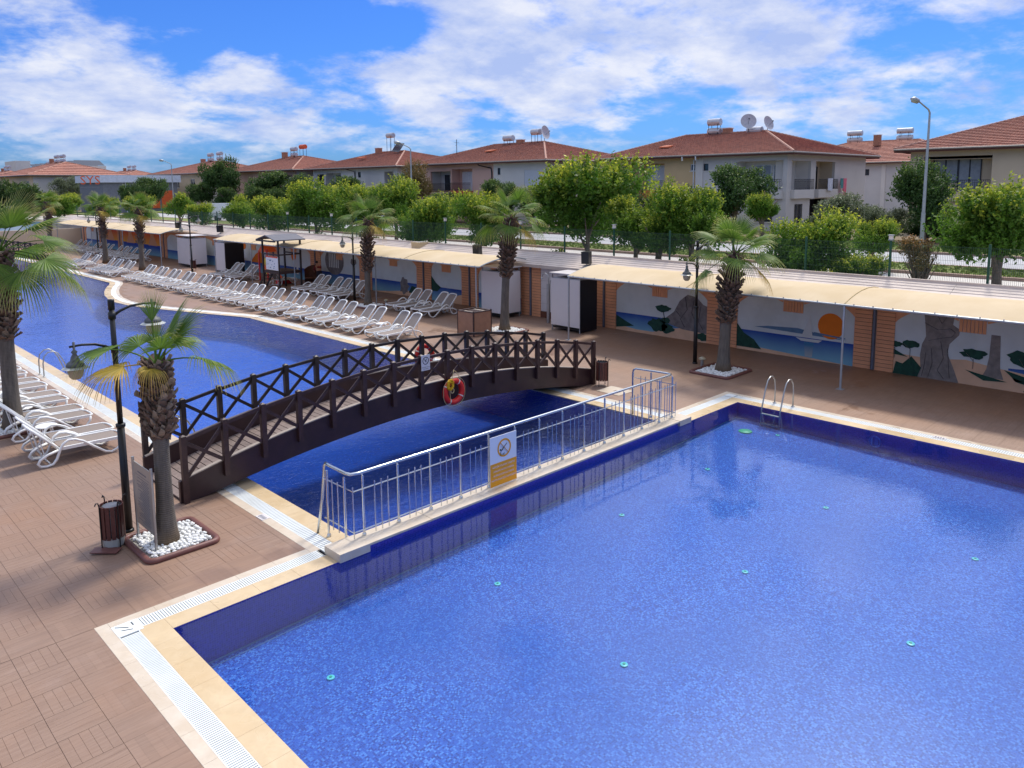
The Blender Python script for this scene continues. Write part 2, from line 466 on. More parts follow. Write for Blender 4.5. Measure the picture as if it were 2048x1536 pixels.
def stone_mat(name, col, col2, rough=0.25, stain=None):
    t = NT(name); p = t.pos()
    n = t.noise(p, 3.5, 8, 0.65, 0.8); n2 = t.noise(p, 0.8, 4)
    v = t.N('ShaderNodeTexVoronoi'); v.feature = 'DISTANCE_TO_EDGE'; v.inputs['Scale'].default_value = 1.7
    t.L(t.vm('ADD', p, t.vm('MULTIPLY', t.noise(p, 2.0, 4, out='Color'), (0.8, 0.8, 0.8))), v.inputs['Vector'])
    c = t.mix(t.mr(n, 0.32, 0.68), col, col2)
    c = t.mix(t.mr(v.outputs[0], 0.0, 0.03, 0.35, 0.0), c, tuple(min(1, x * 1.25) for x in col))
    if stain: c = t.mix(t.mr(n2, 0.5, 0.7, 0, 0.5), c, stain)
    r = t.N('ShaderNodeNewGeometry').outputs['Random Per Island']
    c = t.mix(1.0, c, t.comb(*[t.mr(r, 0, 1, 0.93, 1.07)] * 3), 'MULTIPLY')
    rr = t.mr(t.noise(p, 0.9, 3), 0.4, 0.65, rough, rough + 0.35)
    return t.end(t.pb(c, rr, 0, t.bump(n, 0.1, 0.003)))

def zgrad(name, z0, z1, c0, c1, rough=0.7):
    """paint laid on as a soft fade from one shade to another up the wall"""
    t = NT(name); p = t.pos()
    f = t.mr(t.math('ADD', t.sep(p)[2], t.math('MULTIPLY', t.noise(p, 1.2, 3), 0.25)), z0 + 0.12, z1 + 0.12)
    return t.end(t.pb(t.mix(f, c0, c1), rough))

M = {}
M['tile'] = tile_mat()
M['grout'] = pm('grout', lin(136, 110, 92), 0.8, var=0.1, scale=3)
M['cope'] = stone_mat('travertine', lin(196, 172, 134), lin(208, 186, 150), 0.2, lin(196, 166, 122))
M['cope_pale'] = stone_mat('travertine_pale', lin(196, 180, 158), lin(208, 196, 178), 0.22, lin(196, 176, 150))
M['grate'] = pm('grate_plastic', lin(222, 226, 224), 0.45, var=0.05, scale=2, dirt=(lin(190, 186, 170), 0.4))
M['dark_gap'] = pm('gutter_channel', lin(70, 78, 82), 0.6)
BL = [lin(38, 92, 188), lin(16, 60, 162), lin(62, 118, 210), lin(30, 82, 182), lin(8, 46, 140), lin(84, 140, 222), lin(34, 88, 192)]
M['mosaic_floor'] = mosaic('mosaic_floor', (0, 1), 0.027, BL, lin(60, 100, 180))
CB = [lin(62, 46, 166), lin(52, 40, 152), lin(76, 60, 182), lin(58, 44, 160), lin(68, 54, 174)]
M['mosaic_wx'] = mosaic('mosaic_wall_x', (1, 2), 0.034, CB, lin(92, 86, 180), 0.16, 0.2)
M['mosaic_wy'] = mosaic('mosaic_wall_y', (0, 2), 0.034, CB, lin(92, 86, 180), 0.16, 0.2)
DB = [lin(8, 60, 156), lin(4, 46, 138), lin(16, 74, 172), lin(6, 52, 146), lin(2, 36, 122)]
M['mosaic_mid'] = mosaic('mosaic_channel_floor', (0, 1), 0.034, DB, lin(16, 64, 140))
MBL = [lin(50, 104, 214), lin(36, 86, 196), lin(66, 124, 226), lin(44, 96, 206), lin(30, 74, 180)]
M['mosaic_main'] = mosaic('mosaic_main_floor', (0, 1), 0.034, MBL, lin(60, 104, 190))
M['steel'] = pm('stainless_steel', lin(205, 208, 208), 0.22, 1.0, var=0.05)
M['steel_dull'] = pm('brushed_steel', lin(170, 170, 168), 0.42, 0.9, var=0.08, scale=6)
M['galv'] = pm('galvanised_steel', lin(165, 168, 170), 0.5, 0.6, var=0.1)
M['black'] = pm('black_paint', lin(18, 19, 22), 0.4, var=0.2)
M['navy_black'] = pm('black_board', lin(14, 15, 24), 0.5, var=0.2)
M['wood_dark'] = pm('dark_stained_wood', lin(58, 36, 34), 0.5, var=0.25, scale=9, bump=0.2, bscale=40, dirt=(lin(86, 66, 58), 0.5))
M['wood_black'] = pm('black_stained_wood', lin(40, 30, 30), 0.5, var=0.25, scale=9, bump=0.2, bscale=40, dirt=(lin(92, 80, 72), 0.45))
M['girder'] = pm('stained_girder', lin(50, 30, 32), 0.45, var=0.25, scale=3, bump=0.15, dirt=(lin(78, 56, 44), 0.5))
M['deck_plank'] = pm('worn_bridge_plank', lin(128, 112, 104), 0.7, var=0.22, scale=7, bump=0.3, orand=0.15)
M['edge_board'] = pm('edge_board', lin(158, 146, 134), 0.7, var=0.15, scale=6)
M['white_plastic'] = pm('white_resin', lin(236, 236, 232), 0.35, var=0.04, scale=3, orand=0.04)
M['mesh_taupe'] = pm('taupe_mesh', lin(136, 124, 115), 0.8, var=0.06, scale=30, bump=0.2, bscale=400, world=False, orand=0.07)
M['canvas'] = None
M['wall_plain'] = pm('painted_render', lin(176, 168, 156), 0.85, var=0.06)
M['orange_paint'] = pm('terracotta_paint', lin(222, 158, 116), 0.85, var=0.08, scale=3, orand=0.05)
M['orange_joint'] = pm('terracotta_joint', lin(104, 62, 44), 0.9)
M['pipe_grey'] = pm('grey_downpipe', lin(96, 100, 112), 0.5)
M['paint_sky'] = pm('mural_sky', lin(206, 212, 210), 0.85, var=0.06, scale=1.4, bump=.2, bscale=60, dirt=(lin(176, 178, 170), 0.5))
M['paint_sea'] = zgrad('mural_sea', 0.1, 0.75, lin(120, 170, 190), lin(8, 58, 150))
M['paint_sea2'] = zgrad('mural_shallow', 0.0, 0.5, lin(190, 190, 180), lin(60, 120, 160))
M['paint_sand'] = pm('mural_sand', lin(220, 180, 146), 0.8, var=0.1, scale=2)
M['paint_green'] = pm('mural_green', lin(22, 66, 52), 0.8, var=0.35, scale=7)
M['paint_grey'] = pm('mural_rock', lin(120, 114, 112), 0.8, var=0.3, scale=5)
M['paint_bark'] = pm('mural_bark', lin(132, 124, 118), 0.8, var=0.25, scale=6)
M['paint_dark'] = pm('mural_line', lin(50, 44, 46), 0.8)
M['paint_hill'] = pm('mural_hill', lin(92, 122, 150), 0.8)
M['paint_sun'] = pm('mural_sun', lin(226, 118, 20), 0.8, var=0.05)
M['paint_white'] = pm('mural_white', lin(206, 208, 204), 0.8, var=0.05)
M['paint_sunset'] = zgrad('mural_sunset', 0.8, 2.0, lin(240, 170, 40), lin(214, 70, 26))
M['cladding'] = pm('ribbed_metal_sheet', lin(206, 190, 176), 0.6, 0.0, var=0.08, scale=0.8, dirt=(lin(150, 134, 126), 0.5))
M['white_board'] = pm('white_laminate', lin(212, 206, 204), 0.4, var=0.03, scale=1)
M['green_metal'] = pm('green_fence_paint', lin(20, 74, 54), 0.5, var=0.1)
M['green_wire'] = pm('green_wire', lin(40, 70, 60), 0.6)
M['red_plastic'] = pm('red_foam', lin(214, 40, 30), 0.5, var=0.1, scale=8, dirt=(lin(180, 60, 40), 0.4))
M['white_tape'] = pm('white_tape', lin(222, 216, 204), 0.6)
M['rope_yellow'] = pm('yellow_rope', lin(222, 176, 26), 0.8, var=0.2, scale=40)
M['rope_pale'] = pm('pale_rope', lin(200, 178, 130), 0.8)
M['concrete'] = pm('pavement_concrete', lin(196, 190, 180), 0.85, var=0.08, scale=0.6, dirt=(lin(160, 152, 142), 0.5))
M['asphalt'] = pm('pale_asphalt', lin(176, 176, 176), 0.9, var=0.06, scale=0.5, dirt=(lin(150, 150, 150), 0.5))
M['kerb'] = pm('kerb_stone', lin(160, 132, 118), 0.8, var=0.1)
M['grass'] = pm('verge_grass', lin(112, 124, 60), 0.95, var=0.35, scale=2.2, dirt=(lin(130, 116, 72), 0.6))
M['earth'] = pm('bare_earth', lin(128, 112, 88), 0.95, var=0.2, scale=0.3, dirt=(lin(86, 98, 58), 0.8))
M['pebble'] = pm('white_pebble', lin(226, 226, 222), 0.5, var=0.06, scale=9, orand=0.08)
M['bed_soil'] = pm('bed_gravel', lin(150, 146, 140), 0.9, var=0.3, scale=25)
M['bed_kerb'] = pm('brown_kerb', lin(112, 70, 62), 0.5, var=0.15, scale=5)
def canvas():
    t = NT('shade_canvas'); p = t.pos()
    n = t.noise(p, 0.7, 4); n2 = t.noise(t.vm('MULTIPLY', p, (0.6, 5.0, 0.6)), 1.0, 4)
    c = t.mix(t.mr(n, 0.35, 0.65), lin(208, 186, 148), lin(218, 198, 164))
    c = t.mix(t.mr(n2, 0.55, 0.75, 0, 0.3), c, lin(206, 180, 138))
    d = t.pb(c, 0.9)
    tr = t.N('ShaderNodeBsdfTranslucent'); t.put(tr.inputs[0], c)
    mx = t.N('ShaderNodeMixShader'); mx.inputs[0].default_value = 0.12
    t.L(d.outputs[0], mx.inputs[1]); t.L(tr.outputs[0], mx.inputs[2])
    return t.end(mx)
M['canvas'] = canvas()
def glass():
    t = NT('window_glass')
    return t.end(t.pb(lin(40, 48, 58), 0.06, 0.0, spec=0.8))
M['glass'] = glass()

# ================================================================== SETTING
# pools -----------------------------------------------------------------
NPX0, NPX1, NPY0, NPY1 = 3.56, 18.9, -8.0, 10.29
MX0, MX1, MY0, MY1 = 6.81, 15.94, 10.68, 96.0
RIGHT = [(15.94, 10.68), (15.96, 22.0), (15.98, 33.4), (15.75, 34.3), (15.2, 35.8), (14.75, 37.2), (14.3, 38.6), (13.8, 40.2), (13.4, 41.9), (13.3, 43.5),
         (13.45, 45.2), (13.8, 46.9), (14.3, 48.6), (14.95, 50.4), (15.6, 51.9), (15.95, 53.0), (15.95, 62.0), (15.95, 96.0)]

def off_poly(pts, d):
    """shift an open polyline to its right-hand (+X) side by d"""
    out = []
    for i, p in enumerate(pts):
        a = pts[max(i - 1, 0)]; b = pts[min(i + 1, len(pts) - 1)]
        t = Vector((b[0] - a[0], b[1] - a[1])).normalized()
        out.append((p[0] + t.y * d, p[1] - t.x * d))
    return out

def ribbon(mb, a, b, z, mi=0):
    vs = [(x, y, z) for x, y in a] + [(x, y, z) for x, y in b]; n = len(a)
    mb.add(vs, [(i, i + n, i + 1 + n, i + 1) for i in range(n - 1)], mi)
    return mb

def wall_ribbon(mb, a, z0, z1, mi=0):
    n = len(a); vs = [(x, y, z0) for x, y in a] + [(x, y, z1) for x, y in a]
    mb.add(vs, [(i, i + 1, i + 1 + n, i + n) for i in range(n - 1)], mi)

ZW = -0.012
def fz(x, y): return -0.74 + .021 * (x - 4) + .02 * (y - 10.29)      # floor falls gently to the near left corner
near_basin = MB(); near_basin.quad(*[(x, y, fz(x, y)) for x, y in ((NPX0, NPY0), (NPX1, NPY0), (NPX1, NPY1), (NPX0, NPY1))])
nb_ = near_basin.build('pool_basin', M['mosaic_floor'], kind='structure')
w = MB()
w.quad((NPX0, NPY0, -1.08), (NPX0, NPY1, -1.08), (NPX0, NPY1, -0.002), (NPX0, NPY0, -0.002))
w.quad((NPX1, NPY0, -1.08), (NPX1, NPY1, -1.08), (NPX1, NPY1, -0.002), (NPX1, NPY0, -0.002))
w.build('basin_wall', M['mosaic_wx'], nb_)
w = MB(); w.quad((NPX0, NPY1, -1.08), (NPX1, NPY1, -1.08), (NPX1, NPY1, -0.002), (NPX0, NPY1, -0.002))
w.build('basin_wall', M['mosaic_wy'], nb_)
# pale seam of tiles where wall meets floor
w = MB()
for d0, d1 in ((.012, .0), (.12, .105)):
    w.quad(*[(x, y, fz(x, y) + .004) for x, y in ((NPX0, NPY1 - d0), (NPX1, NPY1 - d0), (NPX1, NPY1 - d1 - .001), (NPX0, NPY1 - d1 - .001))])
w.quad((NPX0, NPY1 - .002, fz(NPX0, NPY1)), (NPX1, NPY1 - .002, fz(NPX1, NPY1)), (NPX1, NPY1 - .002, fz(NPX1, NPY1) + .02), (NPX0, NPY1 - .002, fz(NPX0, NPY1) + .02))
w.build('seam_tile', pm('seam_tile', lin(110, 150, 190), 0.4), nb_)
wt = MB(); wt.quad((NPX0, NPY0, ZW), (NPX1, NPY0, ZW), (NPX1, NPY1, ZW), (NPX0, NPY1, ZW))
wt.build('water', water_mat('calm_pool_water', 0.0045, lin(30, 76, 176), 0.03, 0.9, 0.12), kind='structure')

# channel and main pool basin (one long basin, darker towards the divider)
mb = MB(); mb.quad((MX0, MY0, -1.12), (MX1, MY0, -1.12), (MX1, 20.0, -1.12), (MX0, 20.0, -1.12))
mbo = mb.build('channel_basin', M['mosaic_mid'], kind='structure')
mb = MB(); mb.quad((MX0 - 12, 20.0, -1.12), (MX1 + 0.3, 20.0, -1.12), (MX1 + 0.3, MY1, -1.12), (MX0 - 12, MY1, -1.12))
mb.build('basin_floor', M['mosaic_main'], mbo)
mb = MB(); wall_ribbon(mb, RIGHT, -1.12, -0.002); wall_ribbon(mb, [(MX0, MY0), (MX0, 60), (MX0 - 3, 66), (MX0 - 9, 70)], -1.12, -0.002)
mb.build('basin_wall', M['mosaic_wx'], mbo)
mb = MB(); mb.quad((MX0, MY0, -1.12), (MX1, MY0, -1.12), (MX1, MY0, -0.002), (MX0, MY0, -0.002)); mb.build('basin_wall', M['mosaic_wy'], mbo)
LEFTE = [(MX0, MY0), (MX0, 60), (MX0 - 3, 66), (MX0 - 9, 70)]
mw = MB()
wvs = [(x, y, ZW) for x, y in RIGHT] + [(MX0 - 9, 96, ZW), (MX0 - 9, 70, ZW), (MX0 - 3, 66, ZW), (MX0, 60, ZW), (MX0, MY0, ZW)]
mw.add(wvs, [tuple(range(len(wvs)))])
mw.build('water', water_mat('rippled_pool_water', 0.045, lin(30, 84, 190), 0.05, 0.62, 0.75), kind='structure')

# copings: inner slabs, grated gutter, outer slabs ------------------------
OUTER = 0.775
def rect_run(mb, x0, x1, y0, y1, z0, z1): mb.box(min(x0, x1), max(x0, x1), min(y0, y1), max(y0, y1), z0, z1)
ZC = 0.004
cope = ob('pool_coping', None, None, kind='structure')
slab_cache = {}
def slab(parent, cx, cy, lx, ly, mat, z=ZC, name='slab'):
    k = (round(lx, 3), round(ly, 3), mat.name)
    if k not in slab_cache:
        s = MB(); x, y, b = lx / 2 - 0.0008, ly / 2 - 0.0008, 0.002
        s.add([(-x, -y, -0.03), (x, -y, -0.03), (x, y, -0.03), (-x, y, -0.03), (-x, -y, -b), (x, -y, -b), (x, y, -b), (-x, y, -b),
               (-x + b, -y + b, 0), (x - b, -y + b, 0), (x - b, y - b, 0), (-x + b, y - b, 0)],
              [(0, 1, 5, 4), (1, 2, 6, 5), (2, 3, 7, 6), (3, 0, 4, 7), (4, 5, 9, 8), (5, 6, 10, 9), (6, 7, 11, 10), (7, 4, 8, 11), (8, 9, 10, 11)])
        slab_cache[k] = s.mesh('slab', mat)
    return ob(name, slab_cache[k], parent, (cx, cy, z))
def run_slabs(x0, x1, y0, y1, mat, step, along):
    a, b = (x0, x1) if along == 'x' else (y0, y1)
    n = max(1, round((b - a) / step)); st = (b - a) / n
    for i in range(n):
        c = a + (i + .5) * st
        if along == 'x': slab(cope, c, (y0 + y1) / 2, st, y1 - y0, mat)
        else: slab(cope, (x0 + x1) / 2, c, x1 - x0, st, mat)
gut = ob('overflow_gutter', None, None, kind='structure')
gbed = MB(); gs = MB()
def run_grate(x0, x1, y0, y1, along, step=0.036):
    gbed.box(x0, x1, y0, y1, -0.03, -0.012)
    a, b = (x0, x1) if along == 'x' else (y0, y1)
    n = int((b - a) / step)
    for i in range(n):
        c = a + (i + .5) * step; q = step * 0.34
        if along == 'x': gs.box(c - q, c + q, y0 + .008, y1 - .008, -0.01, 0.003, bottom=False)
        else: gs.box(x0 + .008, x1 - .008, c - q, c + q, -0.01, 0.003, bottom=False)
    if along == 'x': gs.box(x0, x1, y0, y0 + .012, -.01, .0035, bottom=False); gs.box(x0, x1, y1 - .012, y1, -.01, .0035, bottom=False)
    else: gs.box(x0, x0 + .012, y0, y1, -.01, .0035, bottom=False); gs.box(x1 - .012, x1, y0, y1, -.01, .0035, bottom=False)
I, G1, G2, O = 0.0, 0.345, 0.605, 0.775
# near pool left side (runs along y)
for x0_, x1_, y0_, y1_, al, mt in [
    (NPX0 - G1, NPX0, NPY0, NPY1 + G1, 'y', 'cope'), (NPX0 - O, NPX0 - G2, NPY0, NPY1 + O, 'y', 'cope_pale'),
    (NPX0, 6.17, NPY1, NPY1 + G1, 'x', 'cope'), (NPX0 - G2, MX0 - O, NPY1 + G2, NPY1 + O, 'x', 'cope_pale'),
    (16.46, NPX1, NPY1, NPY1 + G1, 'x', 'cope'), (16.46, NPX1 + G2, NPY1 + G2, NPY1 + O, 'x', 'cope_pale'),
    (NPX1, NPX1 + G1, NPY0, NPY1 + G1, 'y', 'cope'), (NPX1 + G2, NPX1 + O, NPY0, NPY1 + O, 'y', 'cope_pale'),
    (MX0 - G1, MX0, 10.68, 60, 'y', 'cope'), (MX0 - O, MX0 - G2, NPY1 + G2, 60, 'y', 'cope_pale'),
    (MX1, MX1 + G1, 10.9, 33.4, 'y', 'cope'), (MX1 + G2, MX1 + O, NPY1 + O, 33.4, 'y', 'cope_pale')]:
    run_slabs(x0_, x1_, y0_, y1_, M[mt], 0.6, al)
run_grate(NPX0 - G2, NPX0 - G1, NPY0, NPY1 + G1 - 0.06, 'y')
run_grate(NPX0 - G1 + 0.06, MX0 - O + .12, NPY1 + G1, NPY1 + G2, 'x')
run_grate(16.6, NPX1 + G1, NPY1 + G1, NPY1 + G2, 'x', .05)
run_grate(NPX1 + G1, NPX1 + G2, NPY0, NPY1 + G1, 'y', .05)
run_grate(MX0 - G2, MX0 - G1, NPY1 + G1, 60, 'y', .06)
run_grate(MX1 + G1, MX1 + G2, 10.9, 33.4, 'y', .06)
gbed.build('channel', pm('gutter_bed', lin(140, 142, 138), .7), gut)
gs.build('grate', M['grate'], gut, kind='stuff')
# solid corner cover with slots
cc = MB(); cc.box(NPX0 - G2 - .004, NPX0 - G1 + .062, NPY1 + G1 - .062, NPY1 + G2 + .004, -.01, .008)
cc.box(NPX1 + G1 - .004, NPX1 + G2 + .004, NPY1 + G1 - .004, NPY1 + G2 + .004, -.01, .008)
cco = cc.build('corner_cover', M['grate'], gut)
cs = MB()
for a_, b_ in (((2.99, 10.86), (3.13, 10.74)), ((3.03, 10.72), (3.16, 10.66)), ((3.2, 10.86), (3.2, 10.76))):
    cs.beam((*a_, .0085), (*b_, .0085), 0.018, 0.003)
cs.build('corner_slot', M['dark_gap'], cco)
# curved stretch and beyond
cv = RIGHT[2:]
r1, r2, r3, r4 = cv, off_poly(cv, G1), off_poly(cv, G2), off_poly(cv, O)
for mt, a_, b_, zz in (('cope', r1, r2, ZC), ('grate', r2, r3, ZC - .001), ('cope_pale', r3, r4, ZC)):
    q = MB(); ribbon(q, a_, b_, zz); wall_ribbon(q, a_, zz - .04, zz)
    q.build('curved_' + ('grate' if mt == 'grate' else 'slab'), M[mt], gut if mt == 'grate' else cope)
lv = LEFTE[1:]
q = MB(); ribbon(q, off_poly(lv, -O), lv, ZC); q.build('curved_slab', M['cope'], cope)

# divider wall between near pool and channel ------------------------------
dv = ob('divider_wall', None, None, kind='structure')
q = MB(); q.box(6.22, 16.4, 10.297, 10.66, -1.1, 0.10); q.build('divider_core', M['mosaic_wy'], dv)
for i in range(14):
    a = 6.75 + i * (15.95 - 6.75) / 14; b = 6.75 + (i + 1) * (15.95 - 6.75) / 14
    q = MB(); q.box(a + .002, b - .002, 10.235, 10.685, 0.098, 0.136 + random.Random(i).uniform(-.002, .002)); q.build('cap_slab', M['cope_pale'], dv)
for a, b in ((6.17, 6.748), (15.952, 16.46)):
    q = MB(); q.box(a, b, 10.225, 10.695, 0.0, 0.142); q.build('end_block', M['cope_pale'], dv)

# deck -------------------------------------------------------------------
DECK = []
XR = 25.6
base = MB()
def rect(x0, x1, y0, y1): base.quad((x0, y0, -0.006), (x1, y0, -0.006), (x1, y1, -0.006), (x0, y1, -0.006)); DECK.append((x0, x1, y0, y1))
rect(-8, NPX0 - O, -8, NPY1 + O)
rect(-8, MX0 - O, NPY1 + O, 60)
rect(NPX1 + O, XR, -8, NPY1 + O)
rect(MX1 + O, XR, NPY1 + O, 33.4)
vsb = [(x, y, -0.006) for x, y in r4] + [(XR, 96, -0.006), (XR, 33.4, -0.006)]
base.add(vsb, [tuple(range(len(vsb)))])
base.quad((-8, 60, -0.006), (MX0 - O, 60, -0.006), (-3, 72, -0.006), (-8, 72, -0.006))
deck = base.build('pool_deck', M['grout'], kind='structure')
TX, TY = 0.515, 0.525
CX, CY = 0.0, 0.0
def tile_strips(x0, y0, orient, clip=None):
    """five wood-look strips of one tile; returns rects"""
    g = 0.0016; out = []
    for k in range(5):
        if orient == 0: r = (x0 + g + (TX - 2 * g) * k / 5 + .0005, x0 + g + (TX - 2 * g) * (k + 1) / 5 - .0005, y0 + g, y0 + TY - g)
        else: r = (x0 + g, x0 + TX - g, y0 + g + (TY - 2 * g) * k / 5 + .0005, y0 + g + (TY - 2 * g) * (k + 1) / 5 - .0005)
        if clip:
            r = (max(r[0], clip[0]), min(r[1], clip[1]), max(r[2], clip[2]), min(r[3], clip[3]))
            if r[1] - r[0] < .004 or r[3] - r[2] < .004: continue
        out.append(r)
    return out
def tile_mesh(orient):
    s = MB()
    for (a, b, c, d) in tile_strips(-TX / 2, -TY / 2, orient):
        e = .002
        s.add([(a, c, -.002), (b, c, -.002), (b, d, -.002), (a, d, -.002), (a + e, c + e, 0), (b - e, c + e, 0), (b - e, d - e, 0), (a + e, d - e, 0)],
              [(4, 5, 6, 7), (0, 1, 5, 4), (1, 2, 6, 5), (2, 3, 7, 6), (3, 0, 4, 7)])
    return s.mesh('tile', M['tile'])
TM = [tile_mesh(0), tile_mesh(1)]
curve_out = r4 + [(XR, 96), (XR, 33.4)]
def in_curve(x, y):
    c = False; n = len(curve_out)
    for i in range(n):
        (x1, y1), (x2, y2) = curve_out[i], curve_out[i - 1]
        if (y1 > y) != (y2 > y) and x < (x2 - x1) * (y - y1) / (y2 - y1) + x1: c = not c
    return c
cand = []; field = MB()
ix0 = int(math.floor((-8 - 2.32) / TX)); ix1 = int(math.ceil((XR - 2.32) / TX))
iy0 = int(math.floor((-1 - 11.06) / TY)); iy1 = int(math.ceil((90 - 11.06) / TY))
view = (math.cos(_y), math.sin(_y))
for ix in range(ix0, ix1):
    for iy in range(iy0, iy1):
        x0, y0 = 2.32 + ix * TX, 11.06 + iy * TY
        cx, cy = x0 + TX / 2, y0 + TY / 2
        f = cx * view[0] + cy * view[1]; sd_ = cx * view[1] - cy * view[0]
        if f < 5.5 or abs(sd_) > f * 0.70 + 1.5: continue
        orient = (ix + iy) % 2
        dist = math.hypot(cx, cy)
        if cy > 33.4 + TY:
            if cx > 8:
                if all(in_curve(*p) for p in ((x0, y0), (x0 + TX, y0), (x0 + TX, y0 + TY), (x0, y0 + TY))):
                    field.quad((x0 + .002, y0 + .002, 0), (x0 + TX - .004, y0 + .004, 0), (x0 + TX - .004, y0 + TY - .004, 0), (x0 + .004, y0 + TY - .004, 0))
                elif in_curve(cx, cy):
                    for r in tile_strips(x0, y0, orient):
                        if in_curve(r[0], r[2]) and in_curve(r[1], r[3]) and in_curve(r[0], r[3]): field.quad((r[0], r[2], 0), (r[1], r[2], 0), (r[1], r[3], 0), (r[0], r[3], 0))
                continue
        for D in DECK:
            if cx + TX / 2 <= D[0] or cx - TX / 2 >= D[1] or cy + TY / 2 <= D[2] or cy - TY / 2 >= D[3]: continue
            inside = x0 >= D[0] - 1e-6 and x0 + TX <= D[1] + 1e-6 and y0 >= D[2] - 1e-6 and y0 + TY <= D[3] + 1e-6
            if inside: cand.append((dist, cx, cy, orient))
            else:
                for r in tile_strips(x0, y0, orient, D): field.quad((r[0], r[2], 0), (r[1], r[2], 0), (r[1], r[3], 0), (r[0], r[3], 0))
cand.sort()
for n_, (dist, cx, cy, o_) in enumerate(cand):
    if n_ < 298: ob('tile', TM[o_], deck, (cx, cy, 0))
    elif dist < 34:
        for r in tile_strips(cx - TX / 2, cy - TY / 2, o_): field.quad((r[0], r[2], 0), (r[1], r[2], 0), (r[1], r[3], 0), (r[0], r[3], 0))
    else:
        x0, y0 = cx - TX / 2, cy - TY / 2
        field.quad((x0 + .002, y0 + .002, 0), (x0 + TX - .004, y0 + .004, 0), (x0 + TX - .004, y0 + TY - .004, 0), (x0 + .004, y0 + TY - .004, 0))
field.build('tile_field', M['tile'], deck, kind='stuff')
# foundation body so the deck has depth
q = MB(); q.quad((-60, -40, -1.5), (30, -40, -1.5), (30, 110, -1.5), (-60, 110, -1.5)); q.build('subgrade', M['earth'], kind='structure')

# street level beyond the wall ---------------------------------------------
ZS = 2.0
def sheet(name, mat, x0, x1, y0, y1, z, kind='structure'):
    q = MB(); q.quad((x0, y0, z), (x1, y0, z), (x1, y1, z), (x0, y1, z)); return q.build(name, mat, kind=kind)
sheet('ground', M['earth'], 26.2, 900, -400, 1600, ZS - 0.02)
sheet('ground_beyond', M['earth'], -900, 26.2, 110, 1600, ZS - 0.02).name = 'far_ground'
sheet('footpath', M['concrete'], 26.6, 36.0, -20, 130, ZS)
sheet('road', M['asphalt'], 39.9, 46.6, -20, 130, ZS + 0.002)
def kerb(x, w_=0.25):
    k = ob('kerb', None, None, kind='structure')
    y = -10
    cache = None
    while y < 120:
        if cache is None:
            s = MB(); s.box(-w_ / 2, w_ / 2, 0.006, 0.994, -0.02, 0.13); cache = s.mesh('kerb_stone', M['kerb'])
        ob('kerb_stone', cache, k, (x, y, ZS)); y += 1.0
    return k
def verge(x0, x1):
    q = MB(); rnd = random.Random(int(x0))
    n = 120
    for i in range(n):
        a = -10 + i * 2; q.quad((x0, a, ZS + .1), (x1, a, ZS + .1), (x1, a + 2, ZS + .1), (x0, a + 2, ZS + .1))
    return q.build('grass_verge', M['grass'], kind='structure')
kerb(36.1); kerb(39.75); kerb(46.7)
verge(36.25, 39.6); verge(46.85, 52.0)
def tufts(name, x0, x1, y0, y1, n, h, seed):
    rnd = random.Random(seed); q = MB()
    for i in range(n):
        x, y = rnd.uniform(x0, x1), rnd.uniform(y0, y1); a = rnd.uniform(0, PI); r = rnd.uniform(.04, .12); hh = h * rnd.uniform(.5, 1.2)
        dx, dy = math.cos(a) * r, math.sin(a) * r; lx, ly = rnd.uniform(-.06, .06), rnd.uniform(-.06, .06)
        q.add([(x - dx, y - dy, ZS + .1), (x + dx, y + dy, ZS + .1), (x + lx, y + ly, ZS + .1 + hh)], [(0, 1, 2)])
    o = q.build(name, M['grass_blade'], kind='stuff')
    tag(o, 'short green grass growing on the roadside strip', 'grass')
M['grass_blade'] = pm('grass_blade', lin(136, 150, 74), 0.9, var=0.4, scale=1.5)
tufts('grass', 36.3, 39.5, -4, 80, 9000, 0.10, 3)
tufts('grass', 46.9, 52.0, -4, 80, 9000, 0.12, 4)

# ================================================================== MURAL WALL
WX = 25.3
wall = tag(ob('mural_wall', None), 'long low wall with painted sea murals between orange pilasters', 'wall')
q = MB(); q.box(WX, WX + 0.25, -6, 96, -0.05, 2.42); q.build('wall_body', M['wall_plain'], wall)
q = MB(); q.box(WX + .25, 26.6, -6, 110, -0.5, ZS - .01); q.build('retaining_wall', M['wall_plain'], kind='structure')

